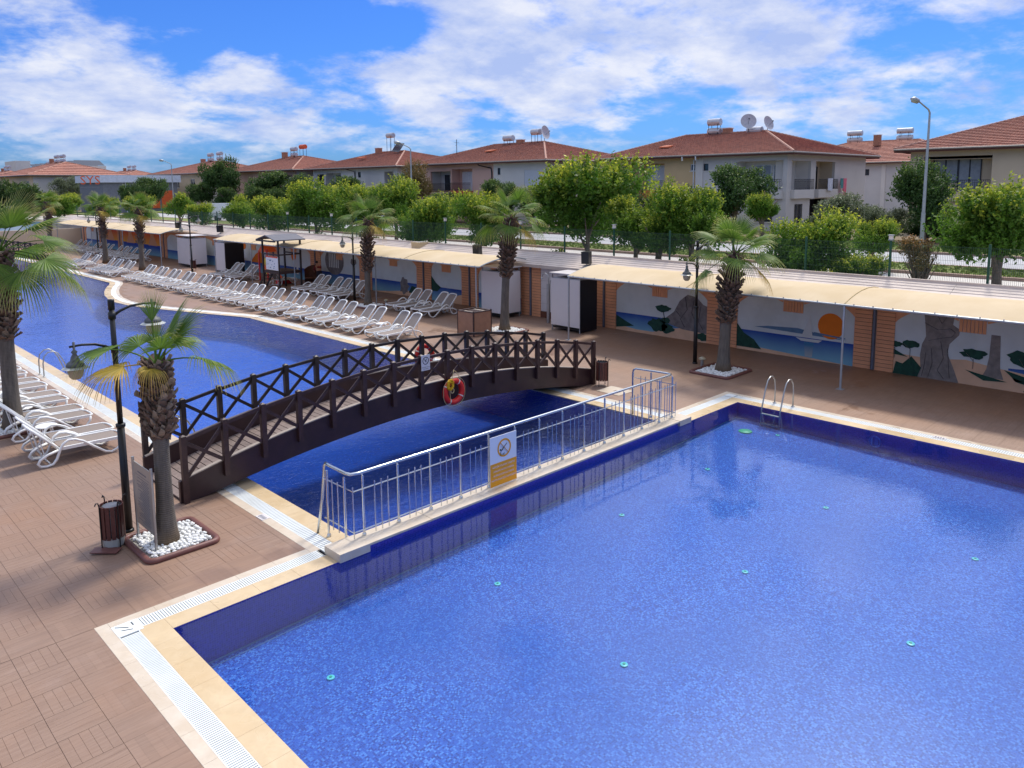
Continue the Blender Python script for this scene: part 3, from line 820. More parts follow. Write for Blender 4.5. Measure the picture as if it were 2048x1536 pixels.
def paint(poly, layer, mat, name='painted_shape'):
    """flat paint patch on the wall: polygon in (y, z), layer counts coats"""
    q = MB(); x = WX - 0.004 * layer
    q.add([(x, a, b) for a, b in poly], [tuple(range(len(poly)))])
    return q.build(name, M[mat], wall)
def circle(cy, cz, r, n=20, sy=1.0): return [(cy + math.cos(2 * PI * i / n) * r * sy, cz + math.sin(2 * PI * i / n) * r) for i in range(n)]
def blob(cy, cz, ry, rz, seed, n=18, j=0.22):
    rnd = random.Random(seed)
    return [(cy + math.cos(2 * PI * i / n) * ry * (1 + rnd.uniform(-j, j)), cz + math.sin(2 * PI * i / n) * rz * (1 + rnd.uniform(-j, j))) for i in range(n)]
def arches(y0, y1, kind=0):
    c = (y0 + y1) / 2; hw = (y1 - y0) / 2; kw = 0.36; wing = .28
    zt = 2.42
    for sgn in (-1, 1):
        pts = [(c + sgn * kw, zt), (c + sgn * hw, zt), (c + sgn * hw, 1.62)]
        # quarter curves: springer at the pilaster, crown, down to the keystone
        a0, a1 = hw, kw
        mid = (a0 + a1) / 2
        for i in range(1, 10):
            t = i / 10; pts.append((c + sgn * (a0 - (a0 - mid) * t), 1.62 + .46 * math.sin(t * PI / 2) ** .8))
        for i in range(0, 9):
            t = i / 8; pts.append((c + sgn * (mid - (mid - a1 - .02) * t), 2.08 - .20 * (1 - math.cos(t * PI / 2))))
        paint(pts, 3, 'orange_paint', 'painted_arch')
    # hanging fringe of the keystone with its grooves
    q = MB()
    for k in range(7):
        a = c - kw + k * (2 * kw / 7)
        q.box(WX - .03, WX - .001, a + .008, a + 2 * kw / 7 - .008, 1.57, zt)
    q.build('keystone_strip', M['orange_paint'], wall)
def pilaster(y0, y1):
    rows = 19
    for k in range(rows):
        z0 = 0.0 + k * 2.42 / rows
        key = round(y1 - y0, 2)
        if key not in pil_cache:
            s = MB(); s.box(-.045, 0, 0, y1 - y0, 0.008, 2.42 / rows - .006); pil_cache[key] = s.mesh('pilaster_band', M['orange_paint'])
        ob('pilaster_band', pil_cache[key], wall, (WX - .001, y0, z0))
    q = MB(); q.box(WX - .03, WX - .0005, y0 + .004, y1 - .004, 0, 2.42); q.build('pilaster_back', M['orange_joint'], wall)
pil_cache = {}
PIPES = [3.5, 9.05, 14.5, 20.05, 24.35, 28.6, 32.3, 37.8, 43.4, 48.9, 54.8, 62.0, 68.6, 74.2, 79.8, 85.4, 91.0]
PH = 0.62
for p in PIPES:
    pilaster(p - PH, p - .07); pilaster(p + .07, p + PH)
    q = MB(); q.tube([(WX - .06, p, 0.02), (WX - .06, p, 2.42)], .05, 8); q.build('downpipe', M['pipe_grey'], wall)
BAYS = [(PIPES[i] + PH, PIPES[i + 1] - PH) for i in range(len(PIPES) - 1)]
for i, (a, b) in enumerate(BAYS):
    if i == 3: continue    # shower bay, white tiles
    sunset = i in (12, 13, 14)
    paint([(a, 0), (b, 0), (b, 2.42), (a, 2.42)], 1, 'paint_sunset' if sunset else 'paint_sky', 'painted_sky')
    zs = 0.95 if sunset else .74
    if i != 0: paint([(a, 0.0), (b, 0.0), (b, zs), (a, zs)], 2, 'paint_sea', 'painted_sea')
    arches(a, b)
# bay 0 : twisted tree on sandy hills
a, b = BAYS[0]
paint([(a, 0), (b, 0), (b, .66), (7.4, .62), (6.4, .74), (5.6, .62), (4.9, .55), (a, .28)], 2, 'paint_sand', 'painted_sand')
paint([(a, 0.28), (4.9, .55), (5.3, .60), (5.3, .66), (a, .72)], 2.3, 'paint_sea', 'painted_sea')
tr = [(7.75, 0.0), (6.55, 0.0), (6.72, .45), (6.90, .85), (6.86, 1.15), (6.62, 1.45), (6.6, 1.62), (6.8, 1.75), (6.75, 2.1), (6.5, 2.4), (6.95, 2.42), (7.05, 2.1), (7.2, 2.42), (7.75, 2.42), (7.62, 2.1),
      (7.56, 1.7), (7.52, 1.3), (7.62, 1.05), (7.66, .7), (7.62, .3)]
paint(tr, 4, 'paint_bark', 'painted_tree_trunk')
for ln in ([(7.58, 1.72), (7.2, 1.55), (6.85, 1.62), (6.72, 1.52), (6.8, 1.38), (7.1, 1.3), (7.45, 1.18)], [(7.35, .95), (7.3, .5), (7.4, .05)], [(7.1, 1.2), (7.0, .7), (7.15, .3), (6.95, .05)],
           [(7.5, .8), (7.52, .4), (7.58, .05)], [(6.95, 2.0), (7.1, 1.75), (7.35, 2.2)], [(6.9, 1.0), (6.85, .5), (6.8, .1)]):
    q = MB()
    for p0, p1 in zip(ln[:-1], ln[1:]): q.beam((WX - .019, *p0), (WX - .019, *p1), .004, .025, up=(1, 0, 0))
    q.build('painted_line', M['paint_dark'], wall)
paint([(5.95, .32), (5.4, .30), (5.5, .6), (5.52, .9), (5.55, 1.58), (5.78, 1.58), (5.8, .9), (5.85, .55)], 4, 'paint_bark', 'painted_tree_trunk')
for cy, cz, ry, rz, sd2 in ((4.85, .98, .5, .25, 1), (6.2, .95, .33, .15, 2), (7.95, 1.0, .26, .12, 3), (8.4, .95, .2, .1, 4)):
    paint(blob(cy, cz, ry, rz, sd2), 5, 'paint_green', 'painted_tree_crown')
    q = MB(); q.beam((WX - .014, cy, cz - rz), (WX - .014, cy, .5), .004, .06, up=(1, 0, 0)); q.beam((WX - .014, cy, cz - rz * 1.4), (WX - .014, cy + .2, cz), .004, .04, up=(1, 0, 0)); q.build('painted_branch', M['paint_bark'], wall)
for pts in ([(8.42, 0), (7.7, 0), (7.6, .3), (7.9, .62), (8.15, .35), (8.35, .4)], [(8.42, .62), (8.0, .58), (8.42, .78)], [(6.4, .45), (5.3, .25), (5.9, .2)], [(5.4, .6), (4.4, .35), (5.1, .3), (4.3, .12), (5.2, .42)], [(4.9, .05), (4.12, .02), (4.12, .3), (4.5, .33)]):
    paint(pts, 6, 'paint_green', 'painted_bush')
q = MB(); q.box(WX - .03, WX - .002, 4.3, 4.6, .75, 1.5); q.build('notice_plate', M['paint_white'], wall)
# bay 1 : sun and sailing boat
a, b = BAYS[1]
paint([(a, .0), (b, .0), (b, .2), (12.2, .12), (a, .0)][:4], 3, 'paint_sand', 'painted_sand')
paint([(9.9, .82), (10.6, .9), (11.6, 1.04), (12.7, .98), (13.2, .90)], 3, 'paint_hill', 'painted_island')
paint(circle(10.45, 1.24, .44, 28), 4, 'paint_sun', 'painted_sun')
paint([(9.95, .86), (11.05, .92), (11.0, .98), (9.95, .90)], 5, 'paint_hill', 'painted_cloud')
paint([(10.85, .62), (11.45, .62), (11.65, .72), (10.72, .72)], 6, 'paint_white', 'painted_boat')
paint([(11.05, .76), (11.45, .76), (11.15, 1.55)], 6, 'paint_white', 'painted_sail')
paint([(11.0, .60), (11.35, .60), (11.3, .1), (11.05, .1)], 4, 'paint_sea2', 'painted_reflection')
paint([(13.88, 0.1), (12.9, .1), (13.2, .42), (13.6, .62), (13.88, .95)], 6, 'paint_green', 'painted_bush')
# bay 2 : cave rock with pines
a, b = BAYS[2]
paint([(a, 0), (b, 0), (b, .22), (18.4, .12), (17.6, .12), (16.8, .35), (15.9, .5), (a, .5)], 3, 'paint_sand', 'painted_sand')
paint([(a, .35), (16.2, .4), (17.15, .62), (17.0, .75), (16.6, 1.05), (16.35, 1.5), (16.0, 1.78), (15.6, 1.72), (15.3, 1.45), (a, 1.4)], 4, 'paint_grey', 'painted_rock')
for ln in ([(16.1, 1.7), (16.0, 1.2), (16.3, .8), (16.1, .5)], [(15.7, 1.6), (15.8, 1.1), (15.6, .7)], [(16.5, 1.1), (16.3, .9)], [(15.4, 1.4), (15.5, .8), (15.3, .5)]):
    q = MB()
    for p0, p1 in zip(ln[:-1], ln[1:]): q.beam((WX - .019, *p0), (WX - .019, *p1), .004, .03, up=(1, 0, 0))
    q.build('painted_line', M['paint_dark'], wall)
paint(blob(17.1, 1.12, .34, .14, 11), 6, 'paint_green', 'painted_tree_crown')
q = MB(); q.beam((WX - .02, 17.1, 1.05), (WX - .02, 17.0, .6), .004, .05, up=(1, 0, 0)); q.build('painted_branch', M['paint_dark'], wall)
for i, (cy, cz, ry, rz) in enumerate(((17.35, .42, .42, .26), (16.9, .35, .3, .2), (17.0, .66, .22, .12), (15.3, .22, .25, .16))):
    paint(blob(cy, cz, ry, rz, 20 + i), 5, 'paint_green', 'painted_bush')
paint([(19.42, .1), (19.42, .62), (18.9, .4), (18.5, .25)], 4, 'paint_green', 'painted_bush')
# bay 3 : white tiles behind the showers
a, b = BAYS[3]
q = MB()
for i in range(6):
    for j in range(6):
        yy = a + (b - a) * i / 6; zz = .3 + 2.1 * j / 6
        q.box(WX - .02, WX - .0005, yy + .006, yy + (b - a) / 6 - .006, zz + .006, zz + .35 - .006)
q.build('white_tile', M['white_board'], wall)
q = MB(); q.box(WX - .05, WX - .0005, a, b, 0, .28); q.build('plinth', M['orange_joint'], wall)
# other bays: rocks, columns, boats as far as they can be made out
a, b = BAYS[5]
paint([(a, 0), (30.6, 0), (30.2, .2), (29.6, .42), (a, .5)], 3, 'paint_sand', 'painted_sand'); paint([(31.68, .5), (31.68, 1.3), (31.3, .95), (30.9, .74), (31.2, .5)], 5, 'paint_green', 'painted_bush')
a, b = BAYS[6]
paint([(a, 0), (b, 0), (35.5, .12), (34.3, .25), (33.6, .3), (a, .25)], 3, 'paint_sand', 'painted_sand')
paint(blob(34.1, .55, .42, .45, 31), 4, 'paint_grey', 'painted_rock'); paint([(33.7, .2), (33.0, .2), (33.0, .55), (33.4, .6)], 5, 'paint_green', 'painted_bush')
a, b = BAYS[7]
paint(circle(41.2, 1.45, .85, 22, 1.25), 3.5, 'paint_grey', 'painted_rock')
q = MB()
for k in range(6): q.box(WX - .022, WX - .017, 40.7 + k * .2, 40.8 + k * .2, 1.05, 1.9)
q.box(WX - .022, WX - .017, 40.5, 41.9, 1.92, 2.05); q.build('painted_temple', M['paint_white'], wall)
for k in range(2): paint(blob(38.9 + k * .35, 1.55, .12, .16, 50 + k), 4, 'paint_grey', 'painted_bird')
a, b = BAYS[8]
paint(circle(46.2, 1.5, .33, 16), 4, 'paint_sun', 'painted_sun'); paint([(45.6, .3), (45.9, .3), (45.85, 1.1), (45.65, 1.1)], 4, 'paint_white', 'painted_boat')
a, b = BAYS[9]
paint([(49.8, .7), (52.4, .7), (51.6, 1.3), (50.9, 1.55), (50.4, 1.2)], 4, 'paint_sun', 'painted_fish'); paint(circle(53.3, 1.8, .25, 14), 4, 'paint_sun', 'painted_sun')
for i in (12, 13, 14):
    a, b = BAYS[i]
    paint([(a + 1.0, .9), (a + 3.2, .9), (a + 2.6, 1.6), (a + 2.0, 2.1), (a + 1.5, 1.5)], 4, 'orange_paint', 'painted_hill')
a, b = BAYS[11]
paint(blob(66.0, 1.3, .9, .5, 77), 4, 'paint_white', 'painted_dolphin')

# ribbed metal sheets sloping back over the wall
clad = tag(ob('metal_cladding', None), 'ribbed beige metal sheets sloping over the top of the mural wall', 'roof sheets')
prof = []
for k in range(7):
    t0 = k / 7; x = 24.96 + 1.2 * t0; z = 2.44 + .46 * t0
    prof += [(x, z), (x + .11, z + .04), (x + .12, z + .062), (x + .16, z + .072)]
prof.append((26.16, 2.92))
def clad_sheet(y0, y1):
    q = MB(); n = len(prof)
    q.add([(x, y0, z) for x, z in prof] + [(x, y1, z) for x, z in prof], [(i, i + 1, i + 1 + n, i + n) for i in range(n - 1)])
    q.add([(24.96, y0, 2.3), (24.96, y1, 2.3), (24.96, y1, 2.44), (24.96, y0, 2.44)], [(0, 1, 2, 3)])
    q.build('sheet', M['cladding'], clad)
yy = -4.0
while yy < 96: clad_sheet(yy, yy + 5.49); yy += 5.5
q = MB(); q.box(26.1, 26.22, -4, 96, 2.8, 2.95); q.build('top_flashing', M['cladding'], clad)
q = MB(); q.box(26.0, 26.6, -4, 110, 1.9, 2.6); q.build('parapet', M['wall_plain'], kind='structure')

# ================================================================== CANOPIES
CP = [(22.2, 2.53), (22.55, 2.63), (22.95, 2.72), (23.4, 2.79), (23.9, 2.82), (24.35, 2.80), (24.75, 2.74), (25.1, 2.66)]
def canopy(label, y0, y1, seams, posts, ends=(True, True)):
    c = tag(ob('canopy', None), label, 'canopy')
    ss = [y0] + seams + [y1]
    for a, b in zip(ss[:-1], ss[1:]):
        q = MB(); ny = 10; n = len(CP)
        vs = []
        for j in range(ny + 1):
            t = j / ny; y = a + .012 + (b - a - .024) * t; sag = -0.03 * math.sin(PI * t) ** 2
            for i, (x, z) in enumerate(CP):
                w_ = math.sin(PI * i / (n - 1)); vs.append((x, y, z + sag * (0.35 + .65 * w_)))
        fs = [(j * n + i, j * n + i + 1, (j + 1) * n + i + 1, (j + 1) * n + i) for j in range(ny) for i in range(n - 1)]
        q.add(vs, fs); q.build('canvas_panel', M['canvas'], c, smooth=True)
        # scalloped lacing along the front rail
        q = MB()
        k = int((b - a) / .5)
        for i in range(k):
            yy = a + (b - a) * (i + .5) / k; q.box(22.175, 22.205, yy - .012, yy + .012, 2.49, 2.55)
        q.build('lacing', M['galv'], c, kind='stuff')
    q = MB(); q.tube([(22.19, y0, 2.49), (22.19, y1, 2.49)], .035, 8); q.build('front_rail', M['galv'], c)
    for s in ss:
        q = MB(); q.tube([(x, s, z - .03) for x, z in CP], .032, 6); q.build('arm', M['galv'], c)
        if s in seams: q = MB(); q.tube([(x, s, z + .012) for x, z in CP[:-1]], .012, 5); q.build('seam', M['rope_pale'], c)
    for s in posts:
        q = MB(); q.tube([(22.19, s, 0), (22.19, s, 2.48)], .035, 8); q.box(22.09, 22.29, s - .1, s + .1, 0, .012); q.build('post', M['galv'], c)
    return c
canopy('cream canvas shade canopy over the sun and tree murals on the right', -3.0, 19.4, [3.5, 8.81, 14.1], [-3.0, 3.5, 8.81, 19.35])
canopy('longest cream canvas canopy behind the wooden watch tower', 24.5, 51.3, [29.9, 35.1, 40.5, 45.9], [24.7, 32.3, 40.5, 45.9, 51.2])
canopy('far cream canvas canopy over the orange sunset mural', 61.0, 89.0, [66.6, 72.2, 77.8, 83.4], [61.0, 69.4, 77.8, 88.9])

# ================================================================== CABINS
def cabin(label, x0, x1, y0, y1, dark_side=False, ztop=2.12, grp='changing cabins by the showers'):
    c = thing('changing_cabin', label, 'changing cabin', (x0, y0, 0), 0, grp)
    lx, ly = x1 - x0, y1 - y0
    q = MB(); q.box(0, .02, 0.02, ly, .22, ztop - .02); q.build('front_panel', M['white_board'], c)
    q = MB(); q.box(0.02, lx, 0, .02, .22 if not dark_side else .05, ztop - .02); q.build('side_panel', M['navy_black' if dark_side else 'white_board'], c)
    q = MB(); q.box(lx - .02, lx, 0.02, ly, .22, ztop - .02); q.build('back_panel', M['white_board'], c)
    q = MB(); q.box(0.02, lx, ly - .02, ly, .22, ztop - .02); q.build('side_panel', M['white_board'], c)
    q = MB(); q.box(.04, lx - .04, .04, ly - .04, .1, .16); q.build('cabin_floor', M['black'], c)
    for px_, py_ in ((.03, .03), (lx - .05, .03), (.03, ly - .05), (lx - .05, ly - .05)):
        q = MB(); q.box(px_ - .02, px_ + .02, py_ - .02, py_ + .02, 0, ztop + .16); q.build('leg', M['galv'], c)
    q = MB(); q.box(.025, lx - .025, .025, .05, ztop - .02, ztop + .02); q.box(.025, .05, .05, ly - .03, ztop - .02, ztop + .02); q.build('top_frame', M['galv'], c)
    q = MB(); q.box(.04, lx - .04, .06, ly - .06, ztop - .1, ztop - .05); q.build('inner_board', M['navy_black'], c)
    q = MB(); q.box(-.06, lx + .06, -.06, ly + .06, ztop + .17, ztop + .21); q.build('roof_plate', M['white_board'], c)
    return c
cabin('white changing cabin behind the palm beyond the bridge', 23.73, 24.85, 24.62, 26.05)
cabin('white changing cabin with a black side at the canopy end', 23.42, 24.5, 19.82, 21.4, True, 2.2)
cabin('white far cabin with a black side next to the lamp post', 23.1, 24.5, 51.75, 53.3, True, 2.2)
cabin('farthest white changing cabin beside the dark far bin', 23.3, 24.6, 58.3, 60.6, False, 2.2)

# ================================================================== SHOWERS
sh = thing('shower', 'steel outdoor shower column with two curved heads by white tiles', 'shower', (24.45, 22.5, 0))
q = MB(); q.tube([(0, 0, 0), (0, 0, 1.72)], .075, 10); q.build('column', M['steel_dull'], sh)
q = MB(); q.tube([(0, 0, 1.7), (0, 0, 2.0), (0, .06, 2.12), (0, .18, 2.18), (0, .32, 2.13), (0, .38, 1.98)], .022, 6); q.build('shower_arm', M['steel_dull'], sh)
q = MB(); q.lathe([(.06, 0), (.05, .04), (.015, .07)], (0, .38, 1.92), 10); q.build('shower_head', M['steel_dull'], sh)
q = MB(); q.tube([(0, -.08, 1.5), (0, -.1, 1.8), (0, -.16, 1.9), (0, -.26, 1.88), (0, -.3, 1.78)], .02, 6); q.build('shower_arm', M['steel_dull'], sh)
q = MB(); q.tube([(0, -.26, 1.1), (0, -.26, 1.5)], .03, 6); q.box(-.03, .03, -.34, -.2, 1.12, 1.5); q.build('tap_panel', M['black'], sh)
st = tag(ob('floor_strip', None, None, (23.0, 23.6, 0)), 'pale metal strip lying on the deck in front of the showers', 'strip')
q = MB(); q.box(-.06, .06, -1.0, 1.0, 0.004, .03); o_ = q.build('strip', M['white_board'], st); o_.rotation_euler = (0, 0, R_(-38))

# ================================================================== SPEAKERS
def speaker(label, y, tilt=0.12, x=25.25, z=2.55):
    s = thing('loudspeaker', label, 'loudspeaker', (x, y, z), R_(18), 'loudspeakers on the wall top')
    q = MB(); q.tube([(0, 0, -.08), (0, 0, .12)], .025, 8); q.box(-.08, .08, -.08, .08, -.1, -.07); q.build('bracket', M['galv'], s)
    q = MB()
    q.prism([(-.20, .1), (.16, .1), (.12, .62), (-.24, .62)], 'y', -.17, .17)
    me = fixn(q.mesh('speaker_box', M['black'])); ob('speaker_box', me, s)
    q = MB(); q.quad((-.205, -.15, .13), (-.205, .15, .13), (-.243, .15, .59), (-.243, -.15, .59)); q.build('grille', M['navy_black'], s)
    return s
speaker('black loudspeaker above the cabin with the black side', 21.0)
speaker('black loudspeaker at the near end of the longest canopy', 27.95, z=2.5)
speaker('black loudspeaker at the far end of the longest canopy', 57.1)
speaker('farthest black loudspeaker above the far cabin', 65.1)

# ================================================================== FENCE
fence = tag(ob('mesh_fence', None), 'green wire mesh fence with round posts standing above the mural wall', 'fence')
FX = 26.42
fy = [6.25 - 2.84 * 3 + 2.84 * k for k in range(36)]
pm_ = MB(); pm_.box(-.03, .03, -.03, .03, 0, 4.12 - 2.0); pmesh = pm_.mesh('fence_post', M['green_metal'])
wm = MB()
for k in range(56):
    yy = .05 * k + .04; wm.box(-.003, .003, yy - .003, yy + .003, .05, 2.02, bottom=False)
for k in range(10):
    zz = .06 + k * .215; wm.box(-.003, .003, 0.03, 2.81, zz - .003, zz + .003, bottom=False)
wmesh = wm.mesh('mesh_panel', M['green_wire'])
lc = MB(); lc.box(-.07, .07, -.07, .07, 0, .03); lc.box(-.055, .055, -.055, .055, .03, .15, 1); lc.box(-.08, .08, -.08, .08, .15, .18)
lmesh = lc.mesh('post_lantern', [M['galv'], M['white_tape']])
for i, y in enumerate(fy):
    ob('fence_post', pmesh, fence, (FX, y, 2.0))
    if i < 24: ob('mesh_panel', wmesh, fence, (FX, y, 2.0), kind='stuff')
    if i % 2 == 0 and i < 20: ob('post_lantern', lmesh, fence, (FX, y, 4.12))
q = MB(); q.box(FX - .3, FX + .3, -6, 96, 1.95, 2.04); q.build('fence_footing', M['concrete'], kind='structure')

# cream plant pot on the wall top
pt = thing('plant_pot', 'square cream plant pot standing on top of the mural wall', 'plant pot', (25.85, 33.3, 2.42))
q = MB(); q.prism([(-.3, 0), (.3, 0), (.36, .55), (-.36, .55)], 'y', -.35, .35); ob('pot_body', fixn(q.mesh('pot_body', M['canvas'])), pt)
q = MB(); q.box(-.3, .3, -.29, .29, .5, .56); q.build('pot_soil', M['bed_soil'], pt)

# ================================================================== BRIDGE
def arc(x, x0, x1, e, c): # parabola-like arch: e at ends, c in the middle
    t = (x - x0) / (x1 - x0) * 2 - 1
    return c - (c - e) * t * t
BX0, BX1, BYN, BYF = 5.35, 17.7, 14.45, 16.42
def top_z(x): return arc(x, BX0, BX1, 1.34, 1.985)
def deckz(x): return arc(x, BX0, BX1, 0.44, 1.20)
def walk(x): return max(.02, arc(x, BX0, BX1, 0.03, 0.82))
def botz(x): return max(0.0, arc(x, BX0 + .25, BX1 - .25, -.03, 0.55))
br = tag(ob('footbridge', None), 'arched dark wooden footbridge with crossed railings over the pool', 'footbridge')
for Yc, nm in ((BYN + .04, 'girder'), (BYF - .04, 'girder')):
    q = MB(); n = 48; vs = []
    for i in range(n + 1):
        x = BX0 - .04 + (BX1 - BX0 + .08) * i / n
        for y in (Yc - .04, Yc + .04): vs += [(x, y, botz(x)), (x, y, deckz(x))]
    fs = []
    for i in range(n):
        o = i * 4; p = o + 4
        fs += [(o, p, p + 1, o + 1), (o + 2, o + 3, p + 3, p + 2), (o + 1, p + 1, p + 3, o + 3), (o, o + 2, p + 2, p)]
    fs += [(0, 1, 3, 2), (n * 4, n * 4 + 2, n * 4 + 3, n * 4 + 1)]
    q.add(vs, fs); q.build('girder', M['girder'], br)
# walking planks
npl = 84; pl = MB(); pl.box(-.066, .066, BYN + .085, BYF - .085, -.02, .015); plm = pl.mesh('plank', M['deck_plank'])
for i in range(npl):
    x = BX0 + (BX1 - BX0) * (i + .5) / npl
    sl = (walk(x + .05) - walk(x - .05)) / .1
    ob('plank', plm, br, (x, 0, walk(x)), rot=(0, -math.atan(sl), 0))
# soffit boards closing the underside
q = MB(); n = 40; vs = []
for i in range(n + 1):
    x = BX0 + (BX1 - BX0) * i / n; vs += [(x, BYN + .08, botz(x) + .01), (x, BYF - .08, botz(x) + .01)]
q.add(vs, [(2 * i, 2 * i + 2, 2 * i + 3, 2 * i + 1) for i in range(n)]); q.build('soffit', M['girder'], br)
# light edge board along the deck edges
for Yc in (BYN + .04, BYF - .04):
    q = MB(); n = 40
    for i in range(n):
        xa = BX0 + (BX1 - BX0) * i / n; xb = BX0 + (BX1 - BX0) * (i + 1) / n
        q.beam((xa, Yc, deckz(xa) + .012), (xb, Yc, deckz(xb) + .012), .1, .022)
    q.build('edge_board', M['edge_board'], br)
for side, Y in ((0, BYN - .045), (1, BYF + .045)):
    xs = [BX0 + .05 + (BX1 - BX0 - .1) * k / 15 for k in range(16)]
    mat = M['wood_dark'] if side == 0 else M['wood_black']
    for k, x in enumerate(xs):
        zb = deckz(x) - (.30 if 0 < k < 15 else deckz(x) - .0)
        q = MB(); q.box(x - .052, x + .052, Y - .052, Y + .052, max(0, zb), top_z(x) - .025)
        zt = top_z(x) - .025
        q.add([(x - .052, Y - .052, zt), (x + .052, Y - .052, zt), (x + .052, Y + .052, zt), (x - .052, Y + .052, zt), (x, Y, zt + .03)],
              [(0, 1, 4), (1, 2, 4), (2, 3, 4), (3, 0, 4)])
        q.build('post', M['wood_dark'] if (k < 6 and side == 0) else mat, br)
    for k in range(15):
        a, b = xs[k], xs[k + 1]
        ta, tb = top_z(a) - .10, top_z(b) - .10
        q = MB(); q.beam((a + .04, Y, ta), (b - .04, Y, tb), .045, .07); q.build('handrail', mat, br)
        la, lb = deckz(a) + .06, deckz(b) + .06
        q = MB(); q.beam((a + .03, Y - .018, ta - .05), (b - .03, Y - .018, lb - .03), .03, .07); q.build('brace', mat, br)
        q = MB(); q.beam((a + .03, Y + .018, la - .03), (b - .03, Y + .018, tb - .05), .03, .07); q.build('brace', mat, br)

# small white no-diving notice on the bridge rail
sn = thing('bridge_notice', 'small white no-diving notice fixed to the bridge railing', 'sign', (11.2, BYN - .075 - .04, 1.78))
q = MB(); q.box(-.13, .13, -.012, 0, -.19, .19); q.build('sign_panel', M['white_board'], sn)
def disc_ring(cx, cz, r0, r1, y, n=28):
    q = MB(); vs = []
    for i in range(n):
        t = 2 * PI * i / n; vs += [(cx + math.cos(t) * r0, y, cz + math.sin(t) * r0), (cx + math.cos(t) * r1, y, cz + math.sin(t) * r1)]
    q.add(vs, [(2 * i, 2 * i + 1, (2 * i + 3) % (2 * n), (2 * i + 2) % (2 * n)) for i in range(n)])
    return q
M['ink'] = pm('black_print', lin(24, 24, 28), 0.6)
disc_ring(0, .05, .078, .095, -.014).build('ring_mark', M['ink'], sn)
q = MB(); q.beam((-.06, -.014, .11), (.06, -.014, -.01), .002, .014, up=(0, 1, 0)); q.beam((.03, -.0145, .1), (-.02, -.0145, .02), .002, .02, up=(0, 1, 0)); q.beam((-.01, -.0145, .04), (-.03, -.0145, .07), .002, .012, up=(0, 1, 0)); q.build('diver_mark', M['ink'], sn)
def text(body, size, parent, loc, mat, rot=(PI / 2, 0, 0), align='CENTER', name='lettering', sx=1.0):
    cu = bpy.data.curves.new(name, 'FONT'); cu.body = body; cu.size = size; cu.align_x = align; cu.align_y = 'CENTER'; cu.resolution_u = 2
    cu.materials.append(mat)
    tmp = bpy.data.objects.new(name, cu); me = bpy.data.meshes.new_from_object(tmp); bpy.data.objects.remove(tmp); bpy.data.curves.remove(cu)
    me.materials.clear(); me.materials.append(mat)
    o = ob(name, me, parent, loc, rot=rot); o.scale = (sx, 1, 1); return o
text('ATLAMAK YASAK', .03, sn, (0, -.0145, -.11), M['ink']); text('NO DIVING', .03, sn, (0, -.0145, -.15), M['ink'])

# life rings
def life_ring(label, loc, rot, rope=True):
    t = thing('life_ring', label, 'life ring', loc); t.rotation_euler = rot
    q = MB(); n = 32; q.tube([(math.cos(2 * PI * i / n) * .27, 0, math.sin(2 * PI * i / n) * .27) for i in range(n)], .072, 12, closed=True)
    q.build('ring', M['red_plastic'], t, smooth=True)
    for k in range(4):
        a = PI / 4 + k * PI / 2 - .12 + .35; q = MB()
        q.tube([(math.cos(a + j * .05) * .27, 0, math.sin(a + j * .05) * .27) for j in range(-1, 2)], .0755, 12); q.build('tape_band', M['white_tape'], t, smooth=True)
    q = MB(); pts = []
    for i in range(33):
        a = 2 * PI * i / 32; rr = .345 + .03 * abs(math.sin(2 * a)); pts.append((math.cos(a) * rr, -.03, math.sin(a) * rr))
    q.tube(pts, .007, 5); q.build('grab_rope', M['rope_pale'], t)
    if rope:
        q = MB(); q.tube([(-.12, -.05, .28), (-.02, -.04, .52), (0.02, 0, .55), (.06, -.04, .5), (.2, -.05, .3)], .009, 5); q.build('hanging_cord', M['rope_pale'], t)
        q = MB(); rnd = random.Random(5)
        for j in range(16):
            ca, cb = rnd.uniform(-.03, .03), rnd.uniform(-.03, .03); w_, h_ = rnd.uniform(.05, .09), rnd.uniform(.08, .13)
            q.tube([(-.17 + ca + math.cos(2 * PI * i / 10) * w_, -.1 + rnd.uniform(-.035, .035), .22 + cb + math.sin(2 * PI * i / 10) * h_) for i in range(10)], .009, 5, closed=True)
        q.build('rope_coil', M['rope_yellow'], t)
        q = MB(); q.tube([(-.12 + math.cos(2 * PI * i / 12) * .05, -.1, .06 + math.sin(2 * PI * i / 12) * .06) for i in range(12)], .012, 5, closed=True)
        q.tube([(-.2, -.09, .14), (-.19, -.1, -.1), (-.17, -.09, -.3)], .007, 5); q.build('rope_end', M['rope_pale'], t)
    return t
life_ring('red life ring with yellow rope hanging on the near side of the bridge', (12.03, BYN - .16, .91), (0, 0, 0))
life_ring('red life ring partly hidden behind the far bridge railing', (12.95, BYF + .2, 1.32), (0, 0, 0), False)
life_ring('dull red life ring leaning on the mural wall by the far canopy', (25.1, 53.4, .62), (0, 0, PI / 2), False)

